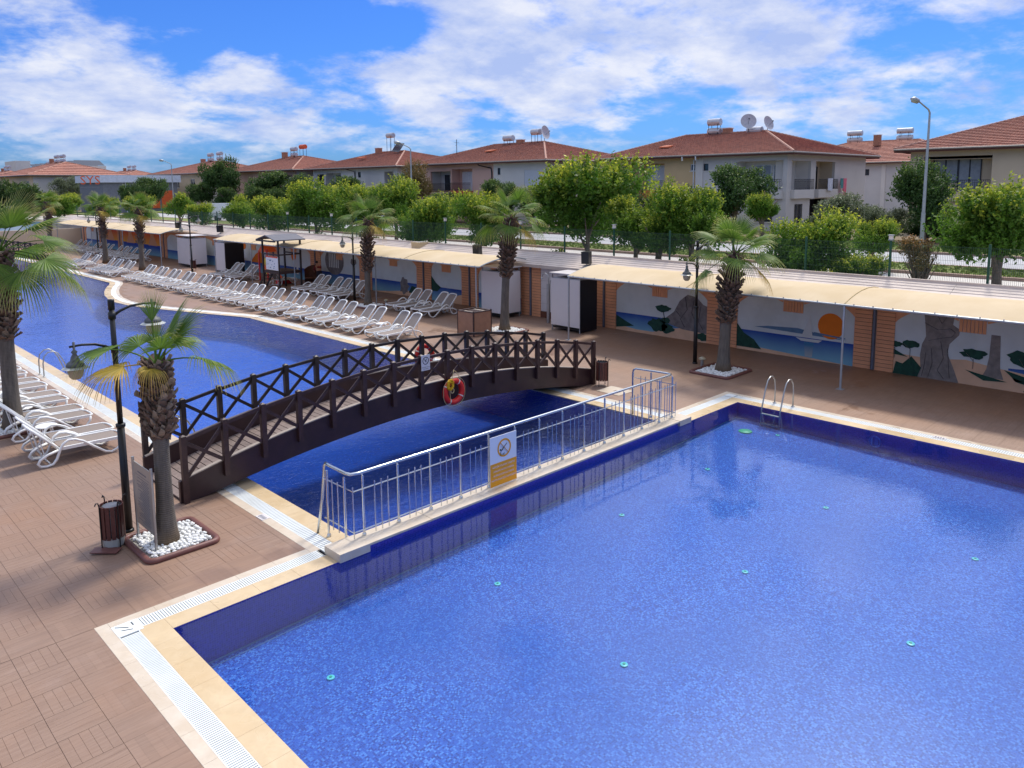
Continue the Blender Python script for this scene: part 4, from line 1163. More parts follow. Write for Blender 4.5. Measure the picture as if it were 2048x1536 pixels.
# ================================================================== STEEL RAILING ON DIVIDER
rl = tag(ob('steel_railing', None), 'stainless steel railing with thin bars along the pool divider', 'railing')
RX0, RX1, RY = 6.58, 16.12, 10.56
ZD = .138
top = [(6.5, 11.46, 0.0), (6.62, 11.47, .6), (6.70, 11.5, 1.16), (6.69, 11.44, 1.225), (6.66, 11.3, 1.235), (6.65, 10.75, 1.235), (6.68, 10.64, 1.235), (6.8, 10.6, 1.235), (16.0, 10.6, 1.235), (16.12, 10.64, 1.235), (16.14, 10.78, 1.235), (16.02, 11.64, 1.235), (16.0, 11.70, 1.19), (16.0, 11.72, 1.1), (16.0, 11.72, 0)]
q = MB(); q.tube(top, .027, 10); q.build('top_rail', M['steel'], rl, smooth=True)
for zz in (.98, .26):
    q = MB(); q.tube([(6.62, 11.42, zz), (6.63, 10.52, zz), (16.16, 10.52, zz), (16.04, 11.68, zz)], .011, 6); q.build('mid_rail', M['steel'], rl)
posts = [6.86 + .722 * k for k in range(13)] + [16.08]
for x in posts:
    q = MB(); q.tube([(x, RY, ZD), (x, RY, 1.19)], .021, 8); q.lathe([(.04, 0), (.034, .03), (.022, .05)], (x, RY, ZD), 10); q.tube([(x, RY, 1.19), (x, 10.6, 1.225)], .009, 5)
    q.build('post', M['steel'], rl)
bal = []
for a, b in zip(posts[:-1], posts[1:]):
    for f in (.28, .47, .66): bal.append(a + (b - a) * f)
for x in [6.63] + bal + [16.16]:
    q = MB(); q.tube([(x, 10.51, .16), (x, 10.51, 1.06)], .0095, 6); q.build('baluster', M['steel'], rl)
for (x, y, thick) in ((6.56, 11.2, 1), (6.57, 11.06, 0), (6.58, 10.9, 0), (6.6, 10.72, 1), (16.1, 10.9, 0), (16.09, 11.02, 0), (16.07, 11.2, 1), (16.05, 11.36, 0), (16.04, 11.5, 0)):
    z0 = .0 if thick else .16
    q = MB(); q.tube([(x, y, z0 + (.02 if thick else 0)), (x, y, 1.19 if thick else 1.06)], .021 if thick else .0095, 8)
    if thick: q.lathe([(.04, 0), (.034, .03), (.022, .05)], (x, y, .01), 10)
    q.build('post' if thick else 'baluster', M['steel'], rl)

# warning sign on the railing
M['sign_orange'] = pm('sign_orange', lin(236, 160, 20), 0.5, var=0.03)
M['sign_white'] = pm('sign_white', lin(226, 228, 232), 0.4, var=0.02)
ws = thing('warning_sign', 'white and orange no-diving sign tied to the steel railing', 'sign', (10.06, 10.47, .16))
q = MB(); q.box(-.36, .36, -.006, .006, 0.0, 1.0); q.build('sign_panel', M['sign_white'], ws)
q = MB(); q.box(-.36, .36, -.0085, -.0065, 0.0, .46); q.build('orange_field', M['sign_orange'], ws)
disc_ring(0.02, .73, .148, .185, -.0095, 40).build('ring_mark', M['sign_orange'], ws)
q = MB(); q.beam((-.09, -.0115, .85), (.13, -.0115, .61), .002, .035, up=(0, 1, 0)); q.build('bar_mark', M['sign_orange'], ws)
q = MB(); q.beam((.09, -.0102, .81), (-.02, -.0102, .725), .002, .018, up=(0, 1, 0)); q.beam((0.0, -.0103, .74), (-.06, -.0103, .69), .002, .035, up=(0, 1, 0)); q.beam((-.06, -.0102, .69), (-.09, -.0102, .63), .002, .014, up=(0, 1, 0))
q.prism(circle(-.085, .705, .018, 12), 'y', -.012, -.0105)
for dz in (0, -.022): 
    pts = [(-.10 + .02 * i, -.011, .615 + dz + .008 * math.sin(i * 1.3)) for i in range(8)]
    for p0, p1 in zip(pts[:-1], pts[1:]): q.beam(p0, p1, .002, .008, up=(0, 1, 0))
q.build('diver_mark', M['ink'], ws)
for i, s_ in enumerate(('HAVUZA ATLAMAK YASAKTIR', 'DIVING INTO THE POOL IS FORBIDDEN', 'DAS SPRINGEN IN DEN POOL IST VERBOTEN', 'НЫРЯТЬ В БАССЕЙН ЗАПРЕЩЕНО')):
    sz = .056 if i == 0 else .052
    text(s_, sz, ws, (0, -.0105, .385 - i * .088), M['sign_white'], sx=min(1.0, .64 / (len(s_) * sz * .62)))

# ================================================================== POOL LADDERS
def ladder(label, loc, rz, grp='pool ladders'):
    t = thing('pool_ladder', label, 'pool ladder', loc, rz, grp)
    # local: water towards -x, deck towards +x, edge at x = 0
    for s in (-.26, .26):
        q = MB(); q.tube([(.62, s, 0), (.62, s, .45), (.58, s, .66), (.46, s, .78), (.32, s, .80), (.18, s, .72), (.06, s, .5), (-.06, s, .16), (-.14, s, -.05), (-.15, s, -.85)], .02, 8)
        q.build('handrail', M['steel_dull'], t, smooth=True)
        q = MB(); q.lathe([(.05, 0), (.045, .015), (.024, .03)], (.62, s, .004), 10); q.build('foot_flange', M['steel_dull'], t)
    for z in (-.12, -.38, -.64):
        q = MB(); q.box(-.2, -.11, -.26, .26, z - .012, z + .012); q.build('step', M['steel_dull'], t)
    return t
ladder('steel ladder at the near pool corner by the palm', (18.9, 9.25, 0), 0)
ladder('steel ladder of the long pool beside the left palm', (6.81, 28.0, 0), PI)
ladder('small steel ladder seen through the bridge railing', (6.81, 17.6, 0), PI)
ladder('far steel ladder near the distant bridge', (10.4, 68.5, 0), R_(60))

# ================================================================== POOL LIGHTS AND DRAINS
M['lamp_glass'] = pm('pool_light_glass', lin(96, 206, 208), 0.3, var=0.05)
M['lamp_green'] = pm('pool_light_cap', lin(60, 176, 130), 0.4)
def pool_light(x, y, z, label, r=.085):
    t = thing('pool_light', label, 'pool light', (x, y, z), 0, 'round floor inlets in the near pool')
    q = MB(); q.lathe([(r, 0), (r * .95, .015), (r * .4, .02)], (0, 0, 0), 16); q.build('rim', M['lamp_glass'], t)
    q = MB(); q.lathe([(r * .38, .02), (r * .3, .03)], (0, 0, 0), 10); q.build('cap', M['lamp_green'], t)
LP = [(5.07, 8.77, 'leftmost floor inlet of the near pool, closest to the corner'), (8.34, 8.85, 'floor inlet left of the sign reflection'), (8.14, 6.05, 'floor inlet in the foreground centre'),
      (11.85, 8.91, 'floor inlet below the railing sign, toward the middle'), (11.6, 6.07, 'floor inlet in the middle of the near pool'), (11.47, 3.35, 'floor inlet toward the lower right'), (15.02, 6.13, 'floor inlet at the right middle'),
      (15.1, 8.92, 'floor inlet before the far pool corner'), (18.3, 8.8, 'floor inlet under the ladder side'), (14.84, 3.38, 'floor inlet near the right edge')]
for x, y, l in LP: pool_light(x, y, fz(x, y) + .002, l, .058)
dr = thing('pool_drain', 'round green drain grate in the far corner of the near pool', 'drain', (18.0, 9.55, fz(18.0, 9.55)))
q = MB(); q.lathe([(.18, 0), (.17, .02), (.08, .04)], (0, 0, 0), 20); q.build('grate', M['lamp_green'], dr)
for i, (y, lb) in enumerate(((6.6, 'oval wall light in the dark pool wall, nearer the ladder'), (2.9, 'oval wall light in the dark pool wall at the right edge'))):
    t = thing('wall_light', lb, 'pool light', (18.885, y, -.25)); q = MB()
    q.tube([(0, math.cos(2 * PI * k / 20) * .13, math.sin(2 * PI * k / 20) * .13) for k in range(20)], .02, 6, closed=True); q.build('rim', M['mosaic_main'], t)
    q = MB(); q.add([(-.005, math.cos(2 * PI * k / 20) * .12, math.sin(2 * PI * k / 20) * .12) for k in range(20)], [tuple(range(20))]); q.build('lens', M['mosaic_floor'], t)

# white access cover on the deck
ac = thing('access_cover', 'pale square access cover in the deck by the bridge end', 'cover', (17.48, 13.44, 0))
q = MB(); q.box(-.36, .36, -.41, .41, 0, .014); q.build('lid', M['cope_pale'], ac); q = MB(); q.box(-.06, .06, -.012, .012, .014, .018); q.build('grip', M['ink'], ac)
for nm, x, y, rz in (('white depth tile beside the gutter near the bridge foot', 6.12, 12.75, 0), ('white depth tile in the coping on the far side of the near pool', 19.45, 5.35, 0)):
    dm = thing('depth_tile', nm, 'depth marker', (x, y, .005), rz)
    q = MB(); q.box(-.08, .08, -.13, .13, 0, .006); q.build('plate', M['white_board'], dm)
    q = MB()
    for k in range(4): q.box(-.05, .03, -.10 + k * .055, -.07 + k * .055, .006, .008)
    q.build('print_mark', M['pipe_grey'], dm)

# ================================================================== LAMP POSTS
M['lamp_bowl'] = None
t_ = NT('frosted_lamp_bowl')
p1 = t_.pb(lin(214, 206, 180), 0.25); tl = t_.N('ShaderNodeBsdfTranslucent'); tl.inputs[0].default_value = (*lin(214, 206, 180), 1)
mx = t_.N('ShaderNodeMixShader'); mx.inputs[0].default_value = .45; t_.L(p1.outputs[0], mx.inputs[1]); t_.L(tl.outputs[0], mx.inputs[2]); M['lamp_bowl'] = t_.end(mx)
M['lamp_hood'] = pm('weathered_lamp_hood', lin(96, 98, 96), 0.5, 0.3, var=0.2, scale=12)
M['lamp_brim'] = pm('clouded_brim', lin(170, 172, 164), 0.3, var=0.1)
def lamp_post(label, loc, rz=0, up_l=False):
    t = thing('lamp_post', label, 'lamp post', loc, rz, 'black two-armed lamp posts')
    q = MB(); q.tube([(0, 0, 0), (0, 0, 1.95)], [.07, .062], 12); q.lathe([(.09, 0), (.09, .03), (.07, .05)], (0, 0, 0), 12); q.lathe([(.072, 0), (.08, .02), (.08, .06), (.06, .07)], (0, 0, 1.9), 12); q.build('pole_sleeve', M['black'], t, smooth=True)
    q = MB(); q.tube([(0, 0, 1.9), (0, 0, 4.1)], [.046, .042], 10); q.lathe([(.055, 0), (.055, .16), (.048, .18)], (0, 0, 3.96), 10); q.build('pole', M['black'], t, smooth=True)
    for s, za, L_ in ((1, 3.88, .66), (-1, 3.30, .62)):
        a = MB(); a.tube([(s * .03, 0, za - .02), (s * .14, 0, za + .05), (s * .3, 0, za + .11), (s * .5, 0, za + .13), (s * (L_ + .07), 0, za + .12)], [.026, .024, .022, .020, .018], 8)
        a.lathe([(.062, 0), (.062, .12)], (0, 0, za - .08), 10)
        ao = a.build('arm', M['black'], t, smooth=True)
        lx = s * L_; z = za + .12
        h = MB(); h.lathe([(.0, .08), (.02, .07), (.02, -.06), (.05, -.09), (.03, -.13), (.055, -.17), (.075, -.24), (.12, -.27), (.145, -.32), (.14, -.335)][::-1], (lx, 0, z), 14, capb=True, capt=False)
        h.build('hood', M['lamp_hood'], t, smooth=True)
        h = MB(); h.lathe([(.21, -.365), (.14, -.335), (.12, -.33)], (lx, 0, z), 18, capb=False, capt=False); h.build('brim', M['lamp_brim'], t, smooth=True)
        h = MB(); h.lathe([(.0, -.56), (.06, -.55), (.10, -.51), (.122, -.44), (.128, -.36), (.125, -.335)], (lx, 0, z), 16, capb=False, capt=False); h.build('bowl', M['lamp_bowl'], t, smooth=True)
    return t
lamp_post('black two-armed lamp post beside the slatted bin and near palm', (4.19, 13.93, 0))
lamp_post('black lamp post left of the palm before the sailing boat mural', (22.11, 13.65, 0))
lamp_post('black lamp post between the loungers beside the watch tower palm', (22.26, 34.4, 0))
lamp_post('black lamp post in front of the far white cabins', (22.18, 55.2, 0))
lamp_post('farthest black lamp post left of the distant palms', (22.7, 77.9, 0))

# ================================================================== BINS
def bin_(label, loc, tray=False):
    t = thing('slatted_bin', label, 'litter bin', loc, 0, 'wooden slatted litter bins')
    q = MB(); q.tube([(math.cos(2 * PI * i / 16) * .17, math.sin(2 * PI * i / 16) * .17, .22) for i in range(16)], .012, 5, closed=True)
    q.tube([(math.cos(2 * PI * i / 16) * .17, math.sin(2 * PI * i / 16) * .17, .68) for i in range(16)], .012, 5, closed=True); q.build('hoop', M['black'], t)
    q = MB(); q.lathe([(.14, .2), (.15, .72)], (0, 0, 0), 14, capt=False); q.build('liner', M['dark_gap'] if not tray else M['galv'], t)
    if tray: q = MB(); q.lathe([(.13, 0), (.13, .012), (.02, .02)], (0, 0, .71), 14); q.build('lid', M['pipe_grey'], t)
    s = MB(); s.box(.165, .185, -.032, .032, .17, .74); sm = s.mesh('slat', M['wood_red'])
    for k in range(14): ob('slat', sm, t, rot=(0, 0, 2 * PI * k / 14))
    for a in (0.2, PI / 2 + .2, PI + .2, 1.5 * PI + .2):
        c, s_ = math.cos(a), math.sin(a)
        q = MB(); q.tube([(c * .2, s_ * .2, 0), (c * .2, s_ * .2, .76), (c * .215, s_ * .215, .82), (c * .25, s_ * .25, .83), (c * .27, s_ * .27, .79)], .011, 6); q.build('hook_leg', M['black'], t)
    if tray:
        q = MB(); q.lathe([(.16, .02), (.18, .16), (.175, .19)], (0, 0, 0), 16, capt=False); q.build('drip_bowl', M['lamp_brim'], t)
        q = MB(); q.beam((-.34, -.02, .04), (-.02, -.32, .03), .2, .015); q.build('base_plate', M['bed_kerb'], t)
    return t
M['wood_red'] = pm('red_brown_slat', lin(84, 44, 38), 0.45, var=0.3, scale=20, bump=0.15)
bin_('red-brown slatted bin with hooks beside the near lamp post', (3.82, 13.52, 0), True)
bin_('dark slatted bin at the right end of the bridge', (17.72, 14.12, 0))
bin_('far dark bin between the two far cabins', (22.6, 56.0, 0))

# ================================================================== INFO BOARD
ib = thing('info_board', 'steel notice board on two posts in the pebble bed', 'notice board', (4.22, 13.12, 0))
for y in (-.42, .42):
    q = MB(); q.tube([(0, y, .05), (0, y, 1.46)], .024, 10); q.lathe([(.05, 0), (.04, .015)], (0, y, .05), 10); q.build('post', M['steel_dull'], ib)
q = MB(); q.box(-.008, .008, -.37, .37, .3, 1.40); q.build('board', pm('brushed_board', lin(160, 156, 148), .45, .35, var=.06), ib)
q = MB(); rnd = random.Random(8)
q.box(-.0105, -.009, -.2, .2, 1.25, 1.27); q.box(-.0105, -.009, -.32, .32, 1.2, 1.206)
for k in range(26):
    z = 1.15 - k * .031; a = rnd.uniform(.0, .3)
    q.box(-.0105, -.009, -.30 + a * .2, .30 - a, z, z + .009)
q.build('etched_line', M['pipe_grey'], ib, kind='stuff')

# ================================================================== PEBBLE BEDS
def icos(r=1.0):
    t = (1 + 5 ** .5) / 2
    vs = [Vector(v).normalized() * r for v in ((-1, t, 0), (1, t, 0), (-1, -t, 0), (1, -t, 0), (0, -1, t), (0, 1, t), (0, -1, -t), (0, 1, -t), (t, 0, -1), (t, 0, 1), (-t, 0, -1), (-t, 0, 1))]
    fs = [(0, 11, 5), (0, 5, 1), (0, 1, 7), (0, 7, 10), (0, 10, 11), (1, 5, 9), (5, 11, 4), (11, 10, 2), (10, 7, 6), (7, 1, 8), (3, 9, 4), (3, 4, 2), (3, 2, 6), (3, 6, 8), (3, 8, 9), (4, 9, 5), (2, 4, 11), (6, 2, 10), (8, 6, 7), (9, 8, 1)]
    return vs, fs
IV, IF = icos()
def peb_mesh(seed):
    rnd = random.Random(seed); q = MB()
    q.add([(v.x * rnd.uniform(.8, 1.15), v.y * rnd.uniform(.7, 1.0), v.z * rnd.uniform(.5, .7)) for v in IV], IF)
    me = q.mesh('pebble', M['pebble'], smooth=True); return me
PEB = [peb_mesh(i) for i in range(5)]
def bed(label, x0, x1, y0, y1, n_single, size, skip=None):
    b = tag(ob('planting_bed', None), label, 'planting bed')
    w_ = .07
    pts = [(x0, y0), (x1, y0), (x1, y1), (x0, y1)]
    r = .12
    path = []
    for i, (cx, cy) in enumerate(((x0 + r, y0 + r), (x1 - r, y0 + r), (x1 - r, y1 - r), (x0 + r, y1 - r))):
        for k in range(5):
            a = PI + i * PI / 2 + k * PI / 8; path.append((cx + math.cos(a) * r, cy + math.sin(a) * r, .03))
    q = MB(); q.tube(path, .055, 8, closed=True); q.build('kerb_edge', M['bed_kerb'], b, smooth=True)
    q = MB(); q.quad((x0 + .05, y0 + .05, .02), (x1 - .05, y0 + .05, .02), (x1 - .05, y1 - .05, .02), (x0 + .05, y1 - .05, .02)); q.build('bed_base', M['bed_soil'], b)
    rnd = random.Random(int(x0 * 100)); stuff = MB(); placed = 0
    gx = int((x1 - x0 - .16) / size); gy = int((y1 - y0 - .16) / size)
    cells = [(i, j) for i in range(gx) for j in range(gy)]; rnd.shuffle(cells)
    for (i, j) in cells:
        for lay in range(2):
            x = x0 + .1 + (i + rnd.uniform(.1, .9)) * size; y = y0 + .1 + (j + rnd.uniform(.1, .9)) * size
            s_ = size * rnd.uniform(.42, .68); z = .035 + lay * .022
            if placed < n_single:
                ob('pebble', PEB[placed % 5], b, (x, y, z), rot=(rnd.uniform(-.3, .3), rnd.uniform(-.3, .3), rnd.uniform(0, 6)), scale=(s_, s_, s_)); placed += 1
            else: stuff.add([(x + v.x * s_, y + v.y * s_ * .85, z + v.z * s_ * .6) for v in IV], IF)
    if stuff.v: stuff.build('pebble_fill', M['pebble'], b, kind='stuff')
bed('square bed of white pebbles around the near palm', 4.0, 5.14, 12.38, 13.62, 298, .075)
bed('pebble bed of the palm before the sailing boat mural', 20.9, 22.45, 11.75, 13.1, 200, .1)
bed('pebble bed of the palm behind the wooden box', 21.1, 22.5, 21.8, 23.3, 0, .11)
bed('pebble bed of the palm beside the third lamp post', 21.1, 22.5, 31.7, 33.1, 0, .12)
bed('pebble bed of the tall palm at the left edge', 3.5, 4.9, 21.5, 22.9, 60, .09)
for lb, x, y in (('small mushroom garden light in the bed before the boat mural', 21.9, 13.25), ('small mushroom garden light beside the tower-side palm', 22.5, 31.9)):
    t = thing('garden_light', lb, 'garden light', (x, y, 0)); q = MB(); q.lathe([(.05, 0), (.05, .22), (.03, .25)], (0, 0, 0), 10); q.build('stem', M['steel_dull'], t)
    q = MB(); q.lathe([(.12, .25), (.12, .28), (.04, .33)], (0, 0, 0), 12); q.build('cap', M['lamp_bowl'], t)

# ================================================================== WOODEN PUMP BOX
M['box_panel'] = pm('brown_panel', lin(156, 116, 92), 0.6, var=0.12, scale=5, bump=.1)
bxo = thing('wooden_box', 'brown panelled waist-high box with slatted top before the palm', 'box', (20.0, 22.45, 0))
q = MB()
for x, y in ((0, 0), (.95, 0), (0, .95), (.95, .95)): q.box(x, x + .05, y, y + .05, 0, 1.03)
q.build('corner_post', M['wood_dark'], bxo)
for a in ((.05, .95, .008, .03), (.05, .95, .97, .992), ):
    q = MB(); q.box(a[0], a[1], a[2], a[3], .02, .97); q.build('panel', M['box_panel'], bxo)
for a in ((.008, .03, .05, .95), (.97, .992, .05, .95)):
    q = MB(); q.box(a[0], a[1], a[2], a[3], .02, .97); q.build('panel', M['box_panel'], bxo)
q = MB(); q.box(-.01, 1.01, -.01, .09, .97, 1.0); q.box(-.01, 1.01, .91, 1.01, .97, 1.0); q.box(-.01, .09, .09, .91, .97, 1.0); q.box(.91, 1.01, .09, .91, .97, 1.0); q.build('top_frame', M['wood_dark'], bxo)
q = MB(); q.box(.09, .91, .09, .91, .93, .96); q.build('top_board', M['wood_dark'], bxo)
for k in range(4): q = MB(); q.box(.16 + k * .18, .28 + k * .18, .2, .8, .962, .975); q.build('slat', M['edge_board'] if k % 3 == 0 else M['wood_dark'], bxo)

# ================================================================== WATCH TOWER
tw = thing('watch_tower', 'dark wooden lifeguard tower with pitched roof and picture board', 'watch tower', (21.9, 41.7, 0), R_(0))
P4 = [(-.75, -1.05), (.75, -1.05), (.75, 1.05), (-.75, 1.05)]
P4 = [(-.55, -.95), (.85, -.95), (.85, .95), (-.55, .95)]
for x, y in P4:
    q = MB(); q.box(x - .045, x + .045, y - .045, y + .045, 0, 2.95); q.build('post', M['wood_black'], tw)
q = MB(); q.box(-.55, -.46, -.95, .95, 1.0, 1.12); q.box(.78, .85, -.95, .95, 1.0, 1.12)
q.box(-.55, .85, -.99, -.91, 1.0, 1.12); q.box(-.55, .85, .91, .99, 1.0, 1.12); q.build('platform_beam', M['wood_dark'], tw)
for k in range(9): q = MB(); q.box(-.5 + k * .15, -.37 + k * .15, -.9, .9, 1.12, 1.15); q.build('platform_board', M['wood_dark'], tw)
q = MB()
for z in (2.08,): q.box(-.58, -.52, -.95, .95, z, z + .08); q.box(-.55, .85, -.98, -.92, z, z + .08); q.box(.82, .88, -.95, .95, z, z + .08)
q.build('guard_rail', M['wood_black'], tw)
q = MB()
for sx in (-.8, 1.1): pass
rid = 3.2; ev = 2.93
q.prism([(-1.15, ev), (0, rid), (1.15, ev), (1.15, ev + .06), (0, rid + .06), (-1.15, ev + .06)], 'x', -.85, 1.1)
ob('tower_roof', fixn(q.mesh('tower_roof', M['slate'] if 'slate' in M else pm('slate_felt', lin(96, 96, 104), .7, var=.1))), tw)
q = MB(); q.box(-.86, -.80, -1.15, 1.15, ev - .06, ev + .03); q.build('fascia', M['wood_black'], tw)
pbd = q = MB(); q.box(-.63, -.60, -.98, .45, 1.22, 2.02); q.build('picture_board', M['sign_white'], tw)
q = MB(); q.box(-.632, -.63, -.98, .45, 1.94, 2.02); q.build('board_header', pm('orange_red_print', lin(214, 84, 50), .6), tw)
q = MB(); rnd = random.Random(3)
for k in range(14):
    y = rnd.uniform(-.9, .3); z = rnd.uniform(1.3, 1.8); q.box(-.632, -.63, y, y + rnd.uniform(.03, .12), z, z + rnd.uniform(.02, .08))
q.build('board_print', M['paint_hill'], tw, kind='stuff')
# steps on the left side
for s_ in (1.05, 1.55):
    q = MB(); q.beam((-.2, s_, 1.05) if False else (-.35 if s_ < 1.3 else .15, 1.0, 1.08), (-.35 if s_ < 1.3 else .15, 2.05, .02), .05, .12); q.build('stringer', M['wood_black'], tw)
for k in range(4):
    z = .25 + k * .24; y = 1.85 - k * .24; q = MB(); q.box(-.37, .17, y - .1, y + .1, z, z + .03); q.build('step', M['wood_black'], tw)

# plastic play slide behind the tower
M['pl_red'] = pm('red_play_plastic', lin(206, 36, 40), .4, var=.05); M['pl_orange'] = pm('orange_play_plastic', lin(236, 96, 30), .4, var=.05); M['pl_yellow'] = pm('yellow_play_plastic', lin(220, 190, 40), .4, var=.05)
ps = thing('play_slide', 'orange and red plastic play slide behind the watch tower', 'play slide', (23.6, 46.2, 0))
q = MB(); q.box(-.5, -.44, -.6, -.5, 0, 2.1); q.box(-.5, -.44, .5, .6, 0, 1.9); q.build('upright', M['pl_red'], ps)
q = MB(); q.prism([(-.6, 1.9), (.6, 1.9), (0, 2.35)], 'x', -.52, .2); ob('peaked_roof', fixn(q.mesh('peaked_roof', M['pl_orange'])), ps)
q = MB(); q.box(-.5, -.46, -.5, .0, .5, 1.5); q.build('side_panel', M['pl_yellow'], ps)
q = MB(); q.beam((-.4, -.3, 1.0), (-.5, -1.9, .25), .5, .05); q.beam((-.64, -.3, 1.1), (-.74, -1.9, .35), .04, .2); q.beam((-.16, -.3, 1.1), (-.26, -1.9, .35), .04, .2); q.build('chute', M['pl_orange'], ps)
q = MB(); q.box(-.6, .2, -2.3, -1.8, 0.0, .25); q.build('foot_block', M['pl_red'], ps)
# woven basket chair
wc = thing('basket_chair', 'brown woven basket chair against the mural pilaster', 'chair', (24.4, 42.5, 0), R_(20))
M['wicker'] = pm('woven_wicker', lin(104, 66, 48), .8, var=.3, scale=30, bump=.4)
q = MB(); n = 14; vs = []
for i in range(n + 1):
    a = -PI * .62 + 1.24 * PI * i / n; r = .42
    vs += [(math.cos(a) * r * .9, math.sin(a) * r, .1), (math.cos(a) * r, math.sin(a) * r, .95 + .2 * math.cos(a))]
q.add(vs, [(2 * i, 2 * i + 2, 2 * i + 3, 2 * i + 1) for i in range(n)]); q.build('shell', M['wicker'], wc)
q = MB(); q.lathe([(.36, .36), (.38, .42)], (0, 0, 0), 14); q.build('seat', M['wicker'], wc)
q = MB(); q.tube([(vs[2 * i + 1]) for i in range(n + 1)], .03, 6); q.build('rim', M['wicker'], wc)

# ================================================================== SUN LOUNGERS
def lounger_proto():
    t = thing('sun_lounger', 'x', 'sun lounger')
    for s in (-1, 1):
        y = s * .315
        q = MB(); q.beam((0.03, y, .315), (1.30, y, .35), .05, .065); q.build('side_rail', M['white_plastic'], t)
    # sling seat, slightly dished, with a hem line either side
    q = MB(); n = 8; vs = []
    for i in range(n + 1):
        x = .04 + 1.22 * i / n; z = .335 + .03 * x / 1.26
        for yy, dz in ((-.30, 0), (-.15, -.012), (0, -.018), (.15, -.012), (.30, 0)): vs.append((x, yy, z + dz))
    q.add(vs, [(i * 5 + j, i * 5 + j + 5, i * 5 + j + 6, i * 5 + j + 1) for i in range(n) for j in range(4)])
    q.build('seat_mesh', M['mesh_taupe'], t, smooth=True)
    # rounded foot end
    q = MB(); q.tube([(.1, -.315, .33), (.02, -.30, .325), (-.04, -.22, .315), (-.06, 0, .31), (-.04, .22, .315), (.02, .30, .325), (.1, .315, .33)], .027, 6); q.build('foot_bar', M['white_plastic'], t, smooth=True)
    # reclined back
    hx, hz, tx, tz = 1.33, .36, 1.86, .92
    def bp(u, v): return (hx + (tx - hx) * u, v, hz + (tz - hz) * u)
    q = MB(); loop = [bp(0, -.29), bp(.5, -.29), bp(.86, -.275), bp(.96, -.23), bp(1.0, -.13), bp(1.01, 0), bp(1.0, .13), bp(.96, .23), bp(.86, .275), bp(.5, .29), bp(0, .29)]
    q.tube(loop, .03, 6); fr = q.build('back_frame', M['white_plastic'], t, smooth=True)
    q = MB(); vs = []
    for u in (0.02, .3, .6, .86, .95):
        w_ = .275 if u < .9 else .22
        vs += [bp(u, -w_), bp(u, 0), bp(u, w_)]
    vs = [(a + (.012 if i % 3 == 1 else 0), b, c - (.012 if i % 3 == 1 else 0)) for i, (a, b, c) in enumerate(vs)]
    q.add(vs, [(i * 3 + j, i * 3 + j + 3, i * 3 + j + 4, i * 3 + j + 1) for i in range(4) for j in range(2)])
    q.build('back_mesh', M['mesh_taupe'], t, smooth=True)
    for s in (-1, 1):
        y = s * .345
        q = MB(); q.tube([(0.03, y * .95, .31), (.05, y, .2), (.14, y, .08), (.27, y, .03), (.40, y, .07), (.62, y, .24), (.84, y, .42), (1.0, y, .50), (1.13, y, .515), (1.24, y, .45), (1.31, y, .33), (1.38, y, .15),
                 (1.46, y, .05), (1.58, y, .028), (1.70, y, .05), (1.75, y, .12), (1.70, y, .2), (1.55, y, .28), (1.34, y, .335)], .03, 6); q.build('arm_leg_loop', M['white_plastic'], t, smooth=True)
    q = MB(); q.tube([(1.52, -.3, .08), (1.52, .3, .08)], .015, 5); q.tube([(1.55, -.2, .1), (1.66, -.2, .62)], .013, 5); q.tube([(1.55, .2, .1), (1.66, .2, .62)], .013, 5)
    q.beam((1.3, -.31, .335), (1.3, .31, .335), .03, .03); q.build('back_support', M['white_plastic'], t)
    return t
LOUNGE = lounger_proto()
_used = [False]
def lounger(x, y, rz, label, group):
    if not _used[0]:
        _used[0] = True; LOUNGE.location = (x, y, 0); LOUNGE.rotation_euler = (0, 0, rz); LOUNGE['label'] = label; LOUNGE['group'] = group; return LOUNGE
    return dup(LOUNGE, (x, y, 0), rz, label, group)
def table_proto():
    t = thing('side_table', 'x', 'side table')
    q = MB(); q.lathe([(.2, .38), (.23, .39), (.235, .41), (.22, .42)], (0, 0, 0), 14); q.build('table_top', M['white_plastic'], t, smooth=False)
    for a in range(4):
        q = MB(); c, s = math.cos(a * PI / 2 + .78), math.sin(a * PI / 2 + .78); q.tube([(c * .18, s * .18, 0), (c * .14, s * .14, .38)], .018, 6); q.build('leg', M['white_plastic'], t)
    return t
TAB = table_proto(); _tu = [False]
def table(x, y, label, group):
    if not _tu[0]:
        _tu[0] = True; TAB.location = (x, y, 0); TAB['label'] = label; TAB['group'] = group; return TAB
    return dup(TAB, (x, y, 0), 0, label, group)
rnd = random.Random(11)
ROW1 = [24.44, 25.28, 26.83, 27.76, 28.97, 29.78, 31.05, 31.75, 33.27, 34.23, 35.54, 36.46, 37.68, 38.52, 39.75, 40.66, 41.91, 42.83, 44.23, 44.93, 46.3, 47.27, 48.5, 49.3, 50.6, 51.54, 52.66, 53.47,
        56.48, 57.49, 58.92, 59.66, 60.74, 64.04, 64.84, 66.6, 67.4]
for i, y in enumerate(ROW1):
    lounger(16.87 + rnd.uniform(-.05, .05), y - .15 + rnd.uniform(-.03, .03), rnd.uniform(-.03, .03), ORD[i] + ' white sun lounger of the poolside row, counted from the bridge', 'white sun loungers along the far pool edge')
for i in range(1, 27, 2):
    table(18.0, (ROW1[i] + ROW1[i + 1]) / 2 - .15, ORD[i // 2] + ' white side table of the poolside lounger row, counted from the bridge', 'small white side tables between loungers')
ROW2 = [27.67, 28.45, 29.61, 30.41, 35.24, 35.95, 36.72, 37.59, 38.81, 39.64, 47.51, 48.28, 49.6, 50.42, 66.64, 67.78, 69.67, 71.01, 72.14, 73.42, 75.82, 77.0, 79.2, 80.3, 82.4, 83.9, 85.6]
